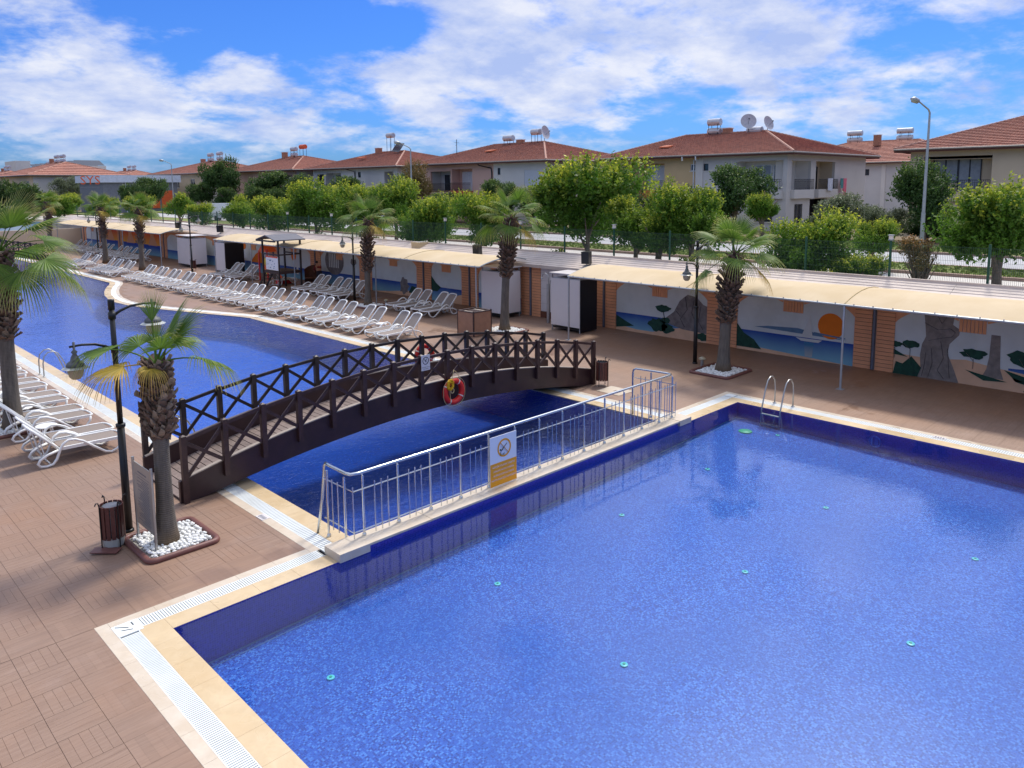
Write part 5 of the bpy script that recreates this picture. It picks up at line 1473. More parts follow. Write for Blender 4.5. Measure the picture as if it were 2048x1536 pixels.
for i, y in enumerate(ROW2):
    lounger(21.52 + rnd.uniform(-.06, .06), y - .12, rnd.uniform(-.04, .04), ORD[i] + ' white sun lounger of the row along the canopies, counted from the bridge side', 'white sun loungers beside the canopies')
lounger(23.9, 43.9, R_(200), 'single white sun lounger turned round behind the watch tower', 'white sun loungers beside the canopies')
table(22.7, 29.05, 'white side table among the four loungers nearest the wooden box', 'small white side tables between loungers')
ROW3 = [18.85, 19.62, 21.2, 21.95, 23.25, 24.0, 25.35, 26.15, 27.5, 28.3, 29.7, 30.5, 31.9, 32.7]
for i, y in enumerate(ROW3):
    lounger(5.60 + rnd.uniform(-.04, .04), y, PI + rnd.uniform(-.03, .03), ORD[i] + ' white sun lounger at the left edge, counted from the lamp post', 'white sun loungers on the left deck')
for i in range(1, 9, 2):
    table(4.5, (ROW3[i] + ROW3[i + 1]) / 2, ORD[i // 2] + ' white side table of the left deck row, counted from the lamp post', 'small white side tables between loungers')

# ================================================================== PALMS
def leaf_mat(name, base, tipc, trans=0.35, attr='tip', pw=1.6):
    t = NT(name)
    a = t.N('ShaderNodeAttribute'); a.attribute_name = attr
    geo = t.N('ShaderNodeNewGeometry')
    r = geo.outputs['Random Per Island']
    c = t.mix(t.math('POWER', a.outputs['Fac'], pw), base, tipc)
    c = t.mix(1.0, c, t.comb(t.mr(r, 0, 1, .7, 1.35), t.mr(r, 0, 1, .75, 1.25), t.mr(r, 0, 1, .8, 1.2)), 'MULTIPLY')
    n = t.noise(t.pos(), 1.3, 3)
    c = t.mix(1.0, c, t.comb(*[t.mr(n, .3, .7, .78, 1.22)] * 3), 'MULTIPLY')
    p1 = t.pb(c, .5, spec=.3); tl = t.N('ShaderNodeBsdfTranslucent'); t.L(c, tl.inputs[0])
    mx = t.N('ShaderNodeMixShader'); mx.inputs[0].default_value = trans
    t.L(p1.outputs[0], mx.inputs[1]); t.L(tl.outputs[0], mx.inputs[2]); return t.end(mx)
M['frond'] = leaf_mat('palm_frond', lin(92, 124, 44), lin(206, 196, 124), .4, pw=3.2)
M['frond_old'] = leaf_mat('palm_frond_old', lin(170, 150, 56), lin(206, 170, 104))
M['boot'] = pm('palm_leaf_base', lin(104, 84, 70), .85, var=.4, scale=14, bump=.2)
M['boot_pale'] = pm('palm_leaf_base_pale', lin(140, 124, 106), .85, var=.3, scale=14)  # paler grey-brown leaf bases, mixed in by turn
def trunk_mat():
    t = NT('palm_trunk'); p = t.pos(); s = t.sep(p)
    w = t.N('ShaderNodeTexWave'); w.bands_direction = 'Z'; w.inputs['Scale'].default_value = 9; w.inputs['Distortion'].default_value = 2.5; w.inputs['Detail'].default_value = 3
    t.L(p, w.inputs['Vector'])
    n = t.noise(t.vm('MULTIPLY', p, (18, 18, 3)), 1.0, 5, .6)
    c = t.mix(t.mr(n, .3, .7), lin(84, 78, 72), lin(116, 108, 98))
    c = t.mix(t.mr(w.outputs['Fac'], 0, .3, .35, 0), c, lin(70, 62, 54))
    c = t.mix(t.mr(s[2], 0.0, .35, .7, 0), c, lin(120, 92, 56))
    return t.end(t.pb(c, .85, 0, t.bump(t.math('ADD', n, w.outputs['Fac']), .35, .02)))
M['palm_trunk'] = trunk_mat()

def frond_mesh(az, el, Lp, Rf, droop, seed, nl=34, old=False, spread=105):
    """fan frond built about the crown centre: az compass angle, el rise of the stalk"""
    rnd = random.Random(seed)
    d = Vector((math.cos(az) * math.cos(el), math.sin(az) * math.cos(el), math.sin(el)))
    side = Vector((-math.sin(az), math.cos(az), 0))
    q = MB(); tips = []
    pts = []
    for i in range(6):
        t = i / 5; p = d * (Lp * t); p.z -= droop * .35 * (t * Lp) ** 2; pts.append(p)
    q.tube(pts, [.022, .018, .015, .013, .012, .010], 5); tips += [0.25] * len(q.v)
    hub = pts[-1]; f = (pts[-1] - pts[-2]).normalized(); up = side.cross(f).normalized() * -1
    if up.z < 0: up = -up
    tw = rnd.uniform(-.5, .5); sd = (side * math.cos(tw) + up * math.sin(tw)).normalized(); nr = f.cross(sd).normalized()
    ds = 2 * R_(spread) / (nl - 1)
    for k in range(nl):
        a = -R_(spread) + ds * k + rnd.uniform(-.01, .01)
        L_ = Rf * (1 - .22 * abs(a) / R_(spread)) * rnd.uniform(.93, 1.05)
        dir_ = (f * math.cos(a) + sd * math.sin(a)).normalized()
        ns = 6; rows = []
        lat = (sd * math.cos(a) - f * math.sin(a)).normalized()
        fold = .35
        for i in range(ns + 1):
            t = i / ns; r = L_ * t
            p = hub + dir_ * r + nr * (-.10 * r * math.cos(a * .8))
            p.z -= droop * (max(0, t - .35) ** 2) * L_ * .8
            if t > .6: p.z -= droop * .8 * (t - .6) ** 1.5 * L_; p -= (Vector((p.x - hub.x, p.y - hub.y, 0)) * (.3 * (t - .6) * min(1, droop)))
            full = math.tan(ds / 2) * r * 1.03
            w_ = full if t < .45 else full * max(0, (1 - t) / .55) ** .8 * .45 / max(t, .45) * 1.0
            if i == 0: w_ = .002
            if i == ns: w_ = .0015
            rows.append((p - lat * w_, p + nr * w_ * fold * (1 if k % 2 else -1), p + lat * w_, t))
        o = len(q.v); vs = []
        for a_, b_, c_, t in rows: vs += [a_, b_, c_]; tips += [max(0, t - .25) / .75] * 3
        fs = []
        for i in range(ns): fs += [(i * 3, i * 3 + 3, i * 3 + 4, i * 3 + 1), (i * 3 + 1, i * 3 + 4, i * 3 + 5, i * 3 + 2)]
        q.add(vs, fs)
    me = q.mesh('frond', M['frond_old'] if old else M['frond'])
    at = me.attributes.new('tip', 'FLOAT', 'POINT'); at.data.foreach_set('value', tips)
    return me

def boot_mesh(seed, L_=.2, w=.07):
    rnd = random.Random(seed); q = MB()
    a = [(0, -w, -.06), (0, w, -.06), (0, w * .8, -.03), (0, -w * .8, -.03)]
    tw_ = rnd.uniform(-.03, .03)
    m1 = [(L_ * .5, -w * .55, .015), (L_ * .5, w * .55, .015), (L_ * .47, w * .5, .035), (L_ * .47, -w * .5, .035)]
    e = [(L_ * .9, -w * .45 + tw_, .12 + rnd.uniform(-.03, .03)), (L_ * 1.12, w * .25 + tw_, .09), (L_ * 1.08, w * .2 + tw_, .115), (L_ * .86, -w * .35 + tw_, .14)]
    q.add(a + m1 + e, [(0, 1, 5, 4), (1, 2, 6, 5), (2, 3, 7, 6), (3, 0, 4, 7), (4, 5, 9, 8), (5, 6, 10, 9), (6, 7, 11, 10), (7, 4, 8, 11), (8, 9, 10, 11)])
    return q
def palm(label, x, y, h, z_shag, r0, fronds, lean=(0, 0), single_boots=0, nboots=150, boot=.17, seed=1, rtop=None):
    t = thing('palm_tree', label, 'palm tree', (x, y, 0), 0, 'fan palms around the pools')
    rnd = random.Random(seed)
    def cen(z): u = z / h; return Vector((lean[0] * u * u, lean[1] * u * u, z))
    pts = [cen(h * k / 14) for k in range(15)]
    rs = []
    for k in range(15):
        z = h * k / 14; r = r0 * (.72 + .48 * math.exp(-z / .35)) * (1 - .12 * z / h)
        if z > z_shag: r *= 1.02
        rs.append(r)
    q = MB(); q.tube(pts, rs, 16); q.build('trunk', M['palm_trunk'], t, smooth=True)
    bm_ = [boot_mesh(seed * 10 + i, boot, .42 * r0).mesh('leaf_base', M['boot' if i % 3 else 'boot_pale']) for i in range(3)] if single_boots else None
    st = MB()
    for i in range(nboots):
        u = i / nboots; z = z_shag + (h - z_shag + .03) * u; a = i * 2.39996 + rnd.uniform(-.2, .2)
        c = cen(z); rr = r0 * (.72 + .1 * u) * .95; s_ = rnd.uniform(.75, 1.3) * (1.0 + .25 * math.sin(PI * u) - .3 * max(0, u - .75) * 4 * .6)
        if i < single_boots:
            ob('leaf_base', bm_[i % 3], t, (c.x + math.cos(a) * rr * .8, c.y + math.sin(a) * rr * .8, c.z), rot=(0, rnd.uniform(-.3, .35), a), scale=(s_, s_, s_))
        else:
            b = boot_mesh(i, boot, .42 * r0); ca, sa = math.cos(a), math.sin(a); tl = rnd.uniform(-.25, .3)
            st.add([(c.x + ca * (rr * .8 + v[0] * s_) - sa * v[1] * s_, c.y + sa * (rr * .8 + v[0] * s_) + ca * v[1] * s_, c.z + v[2] * s_ - tl * v[0]) for v in b.v], b.f)
    if st.v: st.build('leaf_bases', M['boot'], t, kind='stuff')
    c = cen(h)
    for i, fr in enumerate(fronds):
        me = fr if not isinstance(fr, tuple) else frond_mesh(*fr[:5], seed * 100 + i, *fr[5:])
        o = ob('frond', me, t, (c.x, c.y, c.z - .02))
    return t
def az_img(deg_right):   # compass angle whose picture direction is deg_right clockwise from straight away
    return _y - R_(deg_right)
# near palm : stalk directions read from the photograph  (az, el, stalk, fan, droop, leaflets, old, spread)
F2 = [(az_img(92), R_(24), .85, .85, 1.0, 36, False, 95), (az_img(35), R_(66), .5, .95, .25, 38, False, 88), (az_img(70), R_(58), .5, .9, .3, 36, False, 85),
      (az_img(-30), R_(72), .75, .65, .12, 24, False, 34), (az_img(-85), R_(34), .95, .85, .9, 36, False, 90), (az_img(-115), R_(10), .5, .88, .8, 36, True, 100),
      (az_img(-60), R_(40), .55, .6, .8, 32, False, 90), (az_img(130), R_(60), .35, .6, .5, 32, False, 90), (az_img(175), R_(5), .22, .42, 1.5, 28, True, 100), (az_img(20), R_(35), .6, .65, .8, 34, False, 95),
      (az_img(-10), R_(80), .3, .5, .2, 24, False, 60)]
palm('nearest short fan palm in the white pebble bed by the bridge foot', 4.50, 12.98, 3.12, 1.87, .185, F2, (0.03, 0.02), 290, 290, .12, 2)
rnd = random.Random(77)
def crown(n, R1, R2, seed, droop=1.0):
    r = random.Random(seed); out = []
    for i in range(n):
        u = i / n; el = R_(76 - 100 * u + r.uniform(-8, 8)); az = i * 2.39996 + r.uniform(-.25, .25)
        out.append((az, el, R1 * r.uniform(.85, 1.15), R2 * r.uniform(.85, 1.1), droop * (.35 + .75 * u) * r.uniform(.8, 1.2), 32, u > .88, 96))
    return out
F1 = [(az_img(10), R_(66), .62, 1.25, .12, 40, False, 75), (az_img(80), R_(42), .95, 1.15, .35, 38, False, 100), (az_img(95), R_(10), 1.2, 1.05, .75, 38, False, 100), (az_img(65), R_(-2), 1.3, 1.0, .9, 36, False, 100),
      (az_img(165), R_(-22), .45, 1.1, .8, 40, False, 95), (az_img(-60), R_(55), .8, 1.15, .3, 36, False, 95), (az_img(-90), R_(26), 1.1, 1.1, .6, 36, False, 100), (az_img(-140), R_(2), .8, 1.1, .8, 36, False, 100),
      (az_img(115), R_(-20), .8, .95, .9, 36, False, 100), (az_img(40), R_(26), 1.1, 1.0, .6, 36, False, 100), (az_img(0), R_(16), 1.1, 1.0, .7, 34, False, 95), (az_img(-30), R_(75), .6, 1.0, .2, 30, False, 80),
      (az_img(100), R_(60), .75, 1.0, .3, 34, False, 65), (az_img(-170), R_(40), .5, .95, .5, 34, False, 95), (az_img(60), R_(52), .9, 1.0, .3, 34, False, 90)]
palm('tall fan palm at the left edge with wide drooping fans', 4.19, 22.2, 4.5, 2.32, .25, F1, (.05, .02), 290, 290, .15, 4)
# the further palms share fronds
FAR = [[frond_mesh(*f[:5], 900 + 50 * v + i, *f[5:]) for i, f in enumerate(crown(16, .82, .88, 40 + v, .75))] for v in range(3)]
palm('fan palm beside the third lamp post, over the lounger gap', 21.75, 32.4, 4.35, 1.75, .21, FAR[0], (.1, -.1), 0, 170, .17, 5)
palm('leaning fan palm between the wooden box and the cabin', 21.77, 22.5, 4.7, 2.25, .23, FAR[1], (.15, -.28), 0, 180, .18, 6)
palm('fan palm in the pebble bed before the sailing boat mural', 21.75, 12.38, 3.8, 1.6, .24, FAR[2], (.15, -.22), 0, 170, .18, 7)
palm('far fan palm in front of the sunset mural, on the right', 20.2, 59.4, 4.5, 1.9, .24, FAR[1], (.05, .1), 0, 110, .18, 8)
palm('far fan palm in front of the sunset mural, on the left', 20.15, 67.4, 4.5, 2.0, .26, FAR[0], (-.1, 0), 0, 110, .18, 9)
palm('most distant fan palm, partly behind the left edge palm', 20.3, 84.0, 4.8, 2.0, .30, FAR[2], (0, 0), 0, 90, .18, 10)

# ================================================================== TREES BEYOND THE FENCE
M['fol_bright'] = leaf_mat('bright_foliage', lin(84, 124, 40), lin(214, 212, 70), .45)
M['fol_dark'] = leaf_mat('dark_foliage', lin(62, 92, 46), lin(120, 140, 62), .35)
M['fol_grey'] = leaf_mat('olive_foliage', lin(104, 116, 88), lin(154, 160, 124), .3)
M['fol_brown'] = leaf_mat('rusty_foliage', lin(112, 100, 58), lin(176, 132, 84), .3)
M['bark'] = pm('tree_bark', lin(116, 102, 90), .9, var=.3, scale=12, bump=.4, bscale=25)
def crown_mesh(seed, R, lobes, n_shoot, leaf, mat, flat=.9, fill=.35, shoot_len=.42):
    rg = np.random.default_rng(seed)
    cs = []
    for i in range(lobes):
        a = rg.uniform(0, 2 * PI); rr = R * rg.uniform(.25, .78); cs.append((math.cos(a) * rr, math.sin(a) * rr, R * rg.uniform(-.55, .62) * flat, R * rg.uniform(.26, .5)))
    cs.append((0, 0, 0, R * .6)); cs = np.array(cs)
    idx = rg.integers(0, len(cs), n_shoot); d = rg.normal(size=(n_shoot, 3)); d /= np.linalg.norm(d, axis=1)[:, None]
    d[:, 2] = np.where(d[:, 2] < -.45, -d[:, 2], d[:, 2])
    rad = cs[idx, 3] * rg.uniform(.72, 1.0, n_shoot)
    base = cs[idx, :3] + d * rad[:, None] * np.array([1, 1, flat])
    ax = d * .65 + np.array([0, 0, .75]) + rg.normal(scale=.18, size=(n_shoot, 3)); ax /= np.linalg.norm(ax, axis=1)[:, None]
    sl = shoot_len * rg.uniform(.5, 1.25, n_shoot)
    nl = 11
    t = (np.arange(nl) + .5) / nl
    P = base[:, None, :] + ax[:, None, :] * (sl[:, None] * t[None, :])[:, :, None]
    tipv = np.broadcast_to(t[None, :], (n_shoot, nl)) * rg.uniform(.3, 1.1, n_shoot)[:, None]
    # shoots that stick out upward catch more young leaf
    young = np.clip((base[:, 2] / R + .35), .1, 1.0); tipv = tipv * young[:, None]
    P = P.reshape(-1, 3); tip = tipv.reshape(-1)
    A = np.repeat(ax, nl, 0)
    nf = int(len(P) * fill)
    ii = rg.integers(0, len(cs), nf); dd = rg.normal(size=(nf, 3)); dd /= np.linalg.norm(dd, axis=1)[:, None]
    Pf = cs[ii, :3] + dd * (cs[ii, 3] * rg.uniform(.3, .8, nf))[:, None]
    P = np.vstack([P, Pf]); tip = np.concatenate([tip, np.zeros(nf)]); A = np.vstack([A, dd])
    n = len(P)
    u = rg.normal(size=(n, 3)) + A * .4; u /= np.linalg.norm(u, axis=1)[:, None]
    w = np.cross(u, rg.normal(size=(n, 3))); w /= np.linalg.norm(w, axis=1)[:, None]
    sz = leaf * rg.uniform(.7, 1.3, n); sz[-nf:] *= 1.5
    P = P + rg.normal(scale=.035, size=(n, 3))
    a = P - u * sz[:, None] * .5; b = P + w * sz[:, None] * .27; c = P + u * sz[:, None] * .5; e = P - w * sz[:, None] * .27
    V = np.stack([a, b, c, e], 1).reshape(-1, 3)
    me = bpy.data.meshes.new('crown'); me.vertices.add(len(V)); me.vertices.foreach_set('co', V.astype(np.float32).ravel())
    me.loops.add(n * 4); me.loops.foreach_set('vertex_index', np.arange(n * 4, dtype=np.int32))
    me.polygons.add(n); me.polygons.foreach_set('loop_start', np.arange(0, n * 4, 4, dtype=np.int32)); me.polygons.foreach_set('loop_total', np.full(n, 4, dtype=np.int32))
    me.update(calc_edges=True)
    at = me.attributes.new('tip', 'FLOAT', 'POINT'); at.data.foreach_set('value', np.repeat(tip, 4).astype(np.float32))
    me.materials.append(mat)
    return me
CB_ = [crown_mesh(10 + i, 1.75, 13, 1350, .115, M['fol_bright'], .85, .3, .5) for i in range(5)]
CD_ = [crown_mesh(30 + i, 2.4, 15, 1400, .16, M['fol_dark'], .9, .3, shoot_len=.55) for i in range(4)]
CG_ = [crown_mesh(50, 2.2, 13, 1100, .12, M['fol_grey'], .75, .2)]
CR_ = [crown_mesh(60, 1.6, 10, 620, .11, M['fol_brown'], .9, .15)]
def trunk_mesh(seed, h, r, top_r):
    rnd = random.Random(seed); q = MB()
    q.tube([(0, 0, 0), (rnd.uniform(-.05, .05), rnd.uniform(-.05, .05), h * .5), (rnd.uniform(-.1, .1), rnd.uniform(-.1, .1), h)], [r * 1.15, r * .9, r * .75], 8)
    for i in range(5):
        a = i * 1.26 + rnd.uniform(-.3, .3); zz = h * rnd.uniform(.35, .95); e = h + rnd.uniform(.2, .9)
        q.tube([(0, 0, zz), (math.cos(a) * top_r * .4, math.sin(a) * top_r * .4, (zz + e) / 2), (math.cos(a) * top_r, math.sin(a) * top_r, e)], [r * .5, r * .35, r * .12], 6)
    return q.mesh('trunk', M['bark'], smooth=True)
TRM = [trunk_mesh(1, 1.0, .13, .8), trunk_mesh(2, 1.1, .16, 1.0), trunk_mesh(3, .8, .12, .9)]
def tree(label, x, y, zc, sc, crown_me, group, z0=ZS, scz=1.0, rz=0.0, tr=True, name='tree'):
    t = thing(name, label, 'tree', (x, y, z0), rz, group)
    o = ob('crown', crown_me, t, (0, 0, zc - z0), scale=(sc, sc, sc * scz))
    if tr:
        k = int(abs(x * 7 + y * 3)) % 3; hgt = max(.3, (zc - z0) * .8)
        ob('trunk', TRM[k], t, (0, 0, 0), scale=(1, 1, hgt))
    return t
G1_ = 'bright green trees just behind the mesh fence'
#  label, X, Y, crown centre z, scale, mesh, z-stretch
for i, (lb, x, y, zc, s, k, sz) in enumerate(TREES_FRONT): tree(lb, x, y, zc - .32, s * (1.2 if y < 62 else 1.08), CB_[(k + i) % 5], G1_, scz=sz, rz=i * 1.7)
for i, (lb, x, y, zc, s, kind, sz) in enumerate(TREES_BACK):
    cm = {'d': CD_[i % 4], 'g': CG_[0], 'r': CR_[0], 'b': CB_[i % 4]}[kind]
    tree(lb, x, y, zc, s * 1.0, cm, 'trees and shrubs in front of the houses', scz=sz, rz=i * 2.1)
rnd = random.Random(91)
for i in range(17):
    y = 27.0 + i * 5.3 + rnd.uniform(-1, 1)
    tree(ORD[i] + ' dark bushy tree of the belt before the house fronts, counted from the right', 51.5 + rnd.uniform(-1.2, 1.5), y, 3.9 + rnd.uniform(-.4, .6), rnd.uniform(.62, .85), CD_[i % 4] if i % 3 else CB_[i % 5],
         'dark trees in the belt before the houses', scz=rnd.uniform(.9, 1.1), rz=i * 1.3)
# dry twiggy shrub by the fence
ds = thing('dry_shrub', 'dry brown twiggy shrub behind the fence at the right', 'shrub', (29.5, 9.1, ZS))
q = MB(); rnd = random.Random(4)
for i in range(70):
    a = rnd.uniform(0, 2 * PI); s = rnd.uniform(.2, .6); h = rnd.uniform(1.0, 1.9)
    q.tube([(rnd.uniform(-.1, .1), rnd.uniform(-.1, .1), 0), (math.cos(a) * s * .6, math.sin(a) * s * .6, h * .55), (math.cos(a + .3) * s * 1.2, math.sin(a + .3) * s * 1.2, h)], [.03, .018, .005], 4)
q.build('branches', M['bark'], ds)
ob('crown', crown_mesh(71, .75, 5, 260, .07, M['fol_brown'], 1.1, .2, .25), ds, (0, 0, 1.25))
# low plants along the fence foot
LP_ = [crown_mesh(80 + i, .45, 4, 60, .1, M['fol_bright' if i % 2 else 'fol_dark'], .8, .2, .2) for i in range(3)]
rnd = random.Random(21)
for i in range(22):
    y = 3.5 + i * 2.05 + rnd.uniform(-.5, .5)
    t = thing('fence_plant', ORD[i] + ' small leafy plant at the fence foot, counted from the right', 'plant', (27.4 + rnd.uniform(-.2, .5), y, ZS + .35), rnd.uniform(0, 6), 'small plants along the fence foot')
    s = rnd.uniform(.6, 1.35); ob('foliage', LP_[i % 3], t, scale=(s, s, s))
    q = MB(); q.tube([(0, 0, -.35), (0, 0, 0)], .02, 5); q.build('stem', M['bark'], t)

# ================================================================== HOUSES
def roof_mat(name, ax):
    t = NT(name); p = t.pos(); s = t.sep(p)
    col = s[ax]
    w = t.math('ABSOLUTE', t.math('SINE', t.math('MULTIPLY', col, PI / .27)))
    n = t.noise(p, 3.0, 4, .7); n2 = t.noise(p, .35, 4)
    cell = t.N('ShaderNodeTexWhiteNoise'); cell.noise_dimensions = '3D'
    sn = t.vm('FLOOR', t.vm('MULTIPLY', p, (3.7, 3.7, 9.0))); t.L(sn, cell.inputs['Vector'])
    c = t.mix(t.mr(n, .3, .7), lin(140, 90, 76), lin(184, 128, 108))
    c = t.mix(t.mr(cell.outputs['Value'], .2, 1, 0, .4), c, lin(206, 142, 116))
    c = t.mix(t.mr(n2, .5, .75, 0, .45), c, lin(136, 96, 86))
    return t.end(t.pb(c, .8, 0, t.bump(w, .9, .06)))
M['roof_x'] = roof_mat('roof_tiles_front', 1); M['roof_y'] = roof_mat('roof_tiles_side', 0)
M['ridge'] = pm('ridge_tiles', lin(170, 128, 110), .8, var=.2, scale=4)
M['eave_dark'] = pm('eave_dark', lin(104, 60, 52), .7)
M['gutter'] = pm('gutter_grey', lin(140, 130, 124), .5, .2)
WALLS = {'grey': lin(206, 202, 198), 'white': lin(222, 216, 208), 'beige': lin(214, 184, 138), 'cream': lin(208, 190, 162), 'pink': lin(212, 172, 156), 'ochre': lin(196, 124, 66), 'terra': lin(196, 100, 74)}
for k, v in WALLS.items(): M['w_' + k] = pm('render_' + k, v, .9, var=.05, scale=.5, dirt=(tuple(c * .75 for c in v), .3))
M['shutter'] = pm('roller_shutter', lin(208, 210, 214), .6, var=.04)
M['frame_white'] = pm('white_window_frame', lin(220, 222, 224), .4); M['frame_dark'] = pm('dark_window_frame', lin(36, 34, 40), .4)
M['iron'] = pm('wrought_iron', lin(32, 32, 38), .5)
M['curtain'] = pm('net_curtain', lin(150, 158, 166), .9)
M['brick_chim'] = pm('chimney_brick', lin(156, 112, 90), .9, var=.3, scale=8)
M['tank'] = pm('tank_steel', lin(186, 188, 192), .35, .4, var=.1, scale=3, dirt=(lin(150, 140, 130), .4))
M['solar'] = pm('solar_panel', lin(34, 42, 56), .2, .2)
M['dish'] = pm('satellite_dish', lin(176, 178, 184), .6)

def hip_roof(parent, x0, x1, y0, y1, ze, xr, ya, yb, zr, n=22, ov=.95):
    r = ob('roof', None, parent)
    X0, X1, Y0, Y1 = x0 - ov, x1 + ov, y0 - ov, y1 + ov
    A, B = Vector((xr, ya, zr)), Vector((xr, yb, zr))
    faces = [((X0, Y1), (X0, Y0), B, A, 'roof_x'), ((X1, Y0), (X1, Y1), A, B, 'roof_x'), ((X0, Y0), (X1, Y0), A, A, 'roof_y'), ((X1, Y1), (X0, Y1), B, B, 'roof_y')]
    for e0, e1, t0, t1, mt in faces:
        q = MB(); P, Q = Vector((*e0, ze)), Vector((*e1, ze)); nn = (Q - P).cross(t0 - P).normalized()
        if nn.z < 0: nn = -nn
        for k in range(n):
            a, b = k / n, (k + 1) / n
            p0, q0 = P.lerp(t0, a), Q.lerp(t1, a); p1, q1 = P.lerp(t0, min(1, b + .008)), Q.lerp(t1, min(1, b + .008))
            up = nn * .10
            q.add([p0 + up, q0 + up, q1, p1, p0, q0], [(0, 1, 2, 3), (4, 5, 1, 0)])
        q.build('roof_slope', M[mt], r)
    for a, b in ((Vector((X0, Y0, ze)), A), (Vector((X1, Y0, ze)), A), (Vector((X0, Y1, ze)), B), (Vector((X1, Y1, ze)), B), (A, B)):
        d = b - a; L_ = d.length; k = max(2, int(L_ / .38)); q = MB()
        pts = []; rs = []
        for i in range(k):
            for f, rr in ((0.02, .10), (.95, .13)):
                pts.append(a + d * ((i + f) / k) + Vector((0, 0, .05))); rs.append(rr)
        q.tube(pts, rs, 6); q.build('ridge_tiles', M['ridge'], r)
    q = MB(); q.quad((X0 + .05, Y0 + .05, ze - .12), (X0 + .05, Y1 - .05, ze - .12), (X1 - .05, Y1 - .05, ze - .12), (X1 - .05, Y0 + .05, ze - .12)); q.build('soffit', M['eave_dark'], r)
    q = MB()
    q.box(X0, X0 + .05, Y0, Y1, ze - .22, ze + .02); q.box(X1 - .05, X1, Y0, Y1, ze - .22, ze + .02); q.box(X0 + .05, X1 - .05, Y0, Y0 + .05, ze - .22, ze + .02); q.box(X0 + .05, X1 - .05, Y1 - .05, Y1, ze - .22, ze + .02); q.build('fascia', M['eave_dark'], r)
    q = MB(); q.tube([(X0 - .07, Y1, ze - .03), (X0 - .07, Y0 - .07, ze - .03), (X1, Y0 - .07, ze - .03)], .075, 8); q.build('gutter', M['gutter'], r)

class Face:
    """a facade plane: u runs along it, inward is the direction into the house"""
    def __init__(s, kind, c): s.k = kind; s.c = c
    def p(s, u, d, z): return (s.c + d, u, z) if s.k == 'x' else (u, s.c + d, z)   # d > 0 inward
    def box(s, q, u0, u1, d0, d1, z0, z1, mi=0):
        a = s.p(u0, d0, z0); b = s.p(u1, d1, z1)
        q.box(min(a[0], b[0]), max(a[0], b[0]), min(a[1], b[1]), max(a[1], b[1]), z0, z1, mi)

def wall_face(F, parent, u0, u1, z0, z1, holes, mat):
    us = sorted({u0, u1} | {h[0] for h in holes if u0 < h[0] < u1} | {h[1] for h in holes if u0 < h[1] < u1})
    zs = sorted({z0, z1} | {h[2] for h in holes if z0 < h[2] < z1} | {h[3] for h in holes if z0 < h[3] < z1})
    q = MB()
    for a, b in zip(us[:-1], us[1:]):
        for c, d in zip(zs[:-1], zs[1:]):
            m_, n_ = (a + b) / 2, (c + d) / 2
            if any(h[0] < m_ < h[1] and h[2] < n_ < h[3] for h in holes): continue
            F.box(q, a, b, 0, .25, c, d)
    q.build('wall', mat, parent)
def window(F, parent, u0, u1, z0, z1, d=.12, frame='frame_white', bars=1, shut=False, grille=False, curtain=False):
    q = MB(); w = .06
    F.box(q, u0, u0 + w, d - .05, d + .05, z0, z1); F.box(q, u1 - w, u1, d - .05, d + .05, z0, z1)
    F.box(q, u0 + w, u1 - w, d - .05, d + .05, z0, z0 + w); F.box(q, u0 + w, u1 - w, d - .05, d + .05, z1 - w, z1)
    for k in range(1, bars + 1):
        c = u0 + (u1 - u0) * k / (bars + 1); F.box(q, c - .035, c + .035, d - .04, d + .04, z0 + w, z1 - w)
    f = q.build('window', M[frame], parent)
    q = MB(); F.box(q, u0 + w, u1 - w, d + .01, d + .03, z0 + w, z1 - w); q.build('pane', M['curtain' if curtain else 'glass'], f)
    q = MB(); F.box(q, u0 - .06, u1 + .06, -.06, d - .051, z0 - .07, z0 - .002); q.build('sill', M['w_white'], f)
    if shut: q = MB(); F.box(q, u0 + .02, u1 - .02, d - .09, d - .055, z0 + .01, z1 - .01); q.build('shutter', M['shutter'], f)
    if grille:
        q = MB(); k = int((u1 - u0) / .13)
        for i in range(k + 1): c = u0 + (u1 - u0) * i / k; F.box(q, c - .012, c + .012, -.05, -.02, z0, z1)
        F.box(q, u0, u1, -.055, -.015, z0 + .02, z0 + .05); F.box(q, u0, u1, -.055, -.015, z1 - .05, z1 - .02); q.build('grille', M['iron'], f)
def balcony(F, parent, u0, u1, zf, depth, out, slab_mat, back_mat, openings=(), ceil=2.5, rail=True, side_l=True, side_r=True):
    """recess of the given depth with a slab that stands out by `out`"""
    b = ob('balcony', None, parent)
    q = MB(); F.box(q, u0, u1, depth, depth + .05, zf, zf + ceil); q.build('back_wall', M[back_mat], b)
    q = MB()
    if side_l: F.box(q, u0 - .02, u0, .25, depth, zf, zf + ceil)
    if side_r: F.box(q, u1, u1 + .02, .25, depth, zf, zf + ceil)
    F.box(q, u0, u1, .25, depth, zf + ceil, zf + ceil + .03); q.build('side_wall', M[back_mat], b)
    q = MB(); F.box(q, u0 - .05, u1 + .05, -out, -.002, zf - .72, zf + .02); F.box(q, u0, u1, -.002, depth, zf - .1, zf); q.build('slab', M[slab_mat], b)
    for (a, c, z0, z1, fr, cu) in openings:
        q = MB(); G = F; d = depth - .04
        G.box(q, a, a + .07, d - .06, d + .03, z0, z1); G.box(q, c - .07, c, d - .06, d + .03, z0, z1); G.box(q, a + .07, c - .07, d - .06, d + .03, z1 - .07, z1); G.box(q, (a + c) / 2 - .04, (a + c) / 2 + .04, d - .06, d + .03, z0, z1 - .07)
        q.build('door_frame', M[fr], b)
        q = MB(); G.box(q, a + .07, c - .07, d - .02, d + .02, z0, z1 - .07); q.build('door_pane', M['curtain' if cu == 1 else ('shutter' if cu == 2 else 'glass')], b)
    if rail: iron_rail(F, b, u0, u1, zf, -out + .04)
    return b
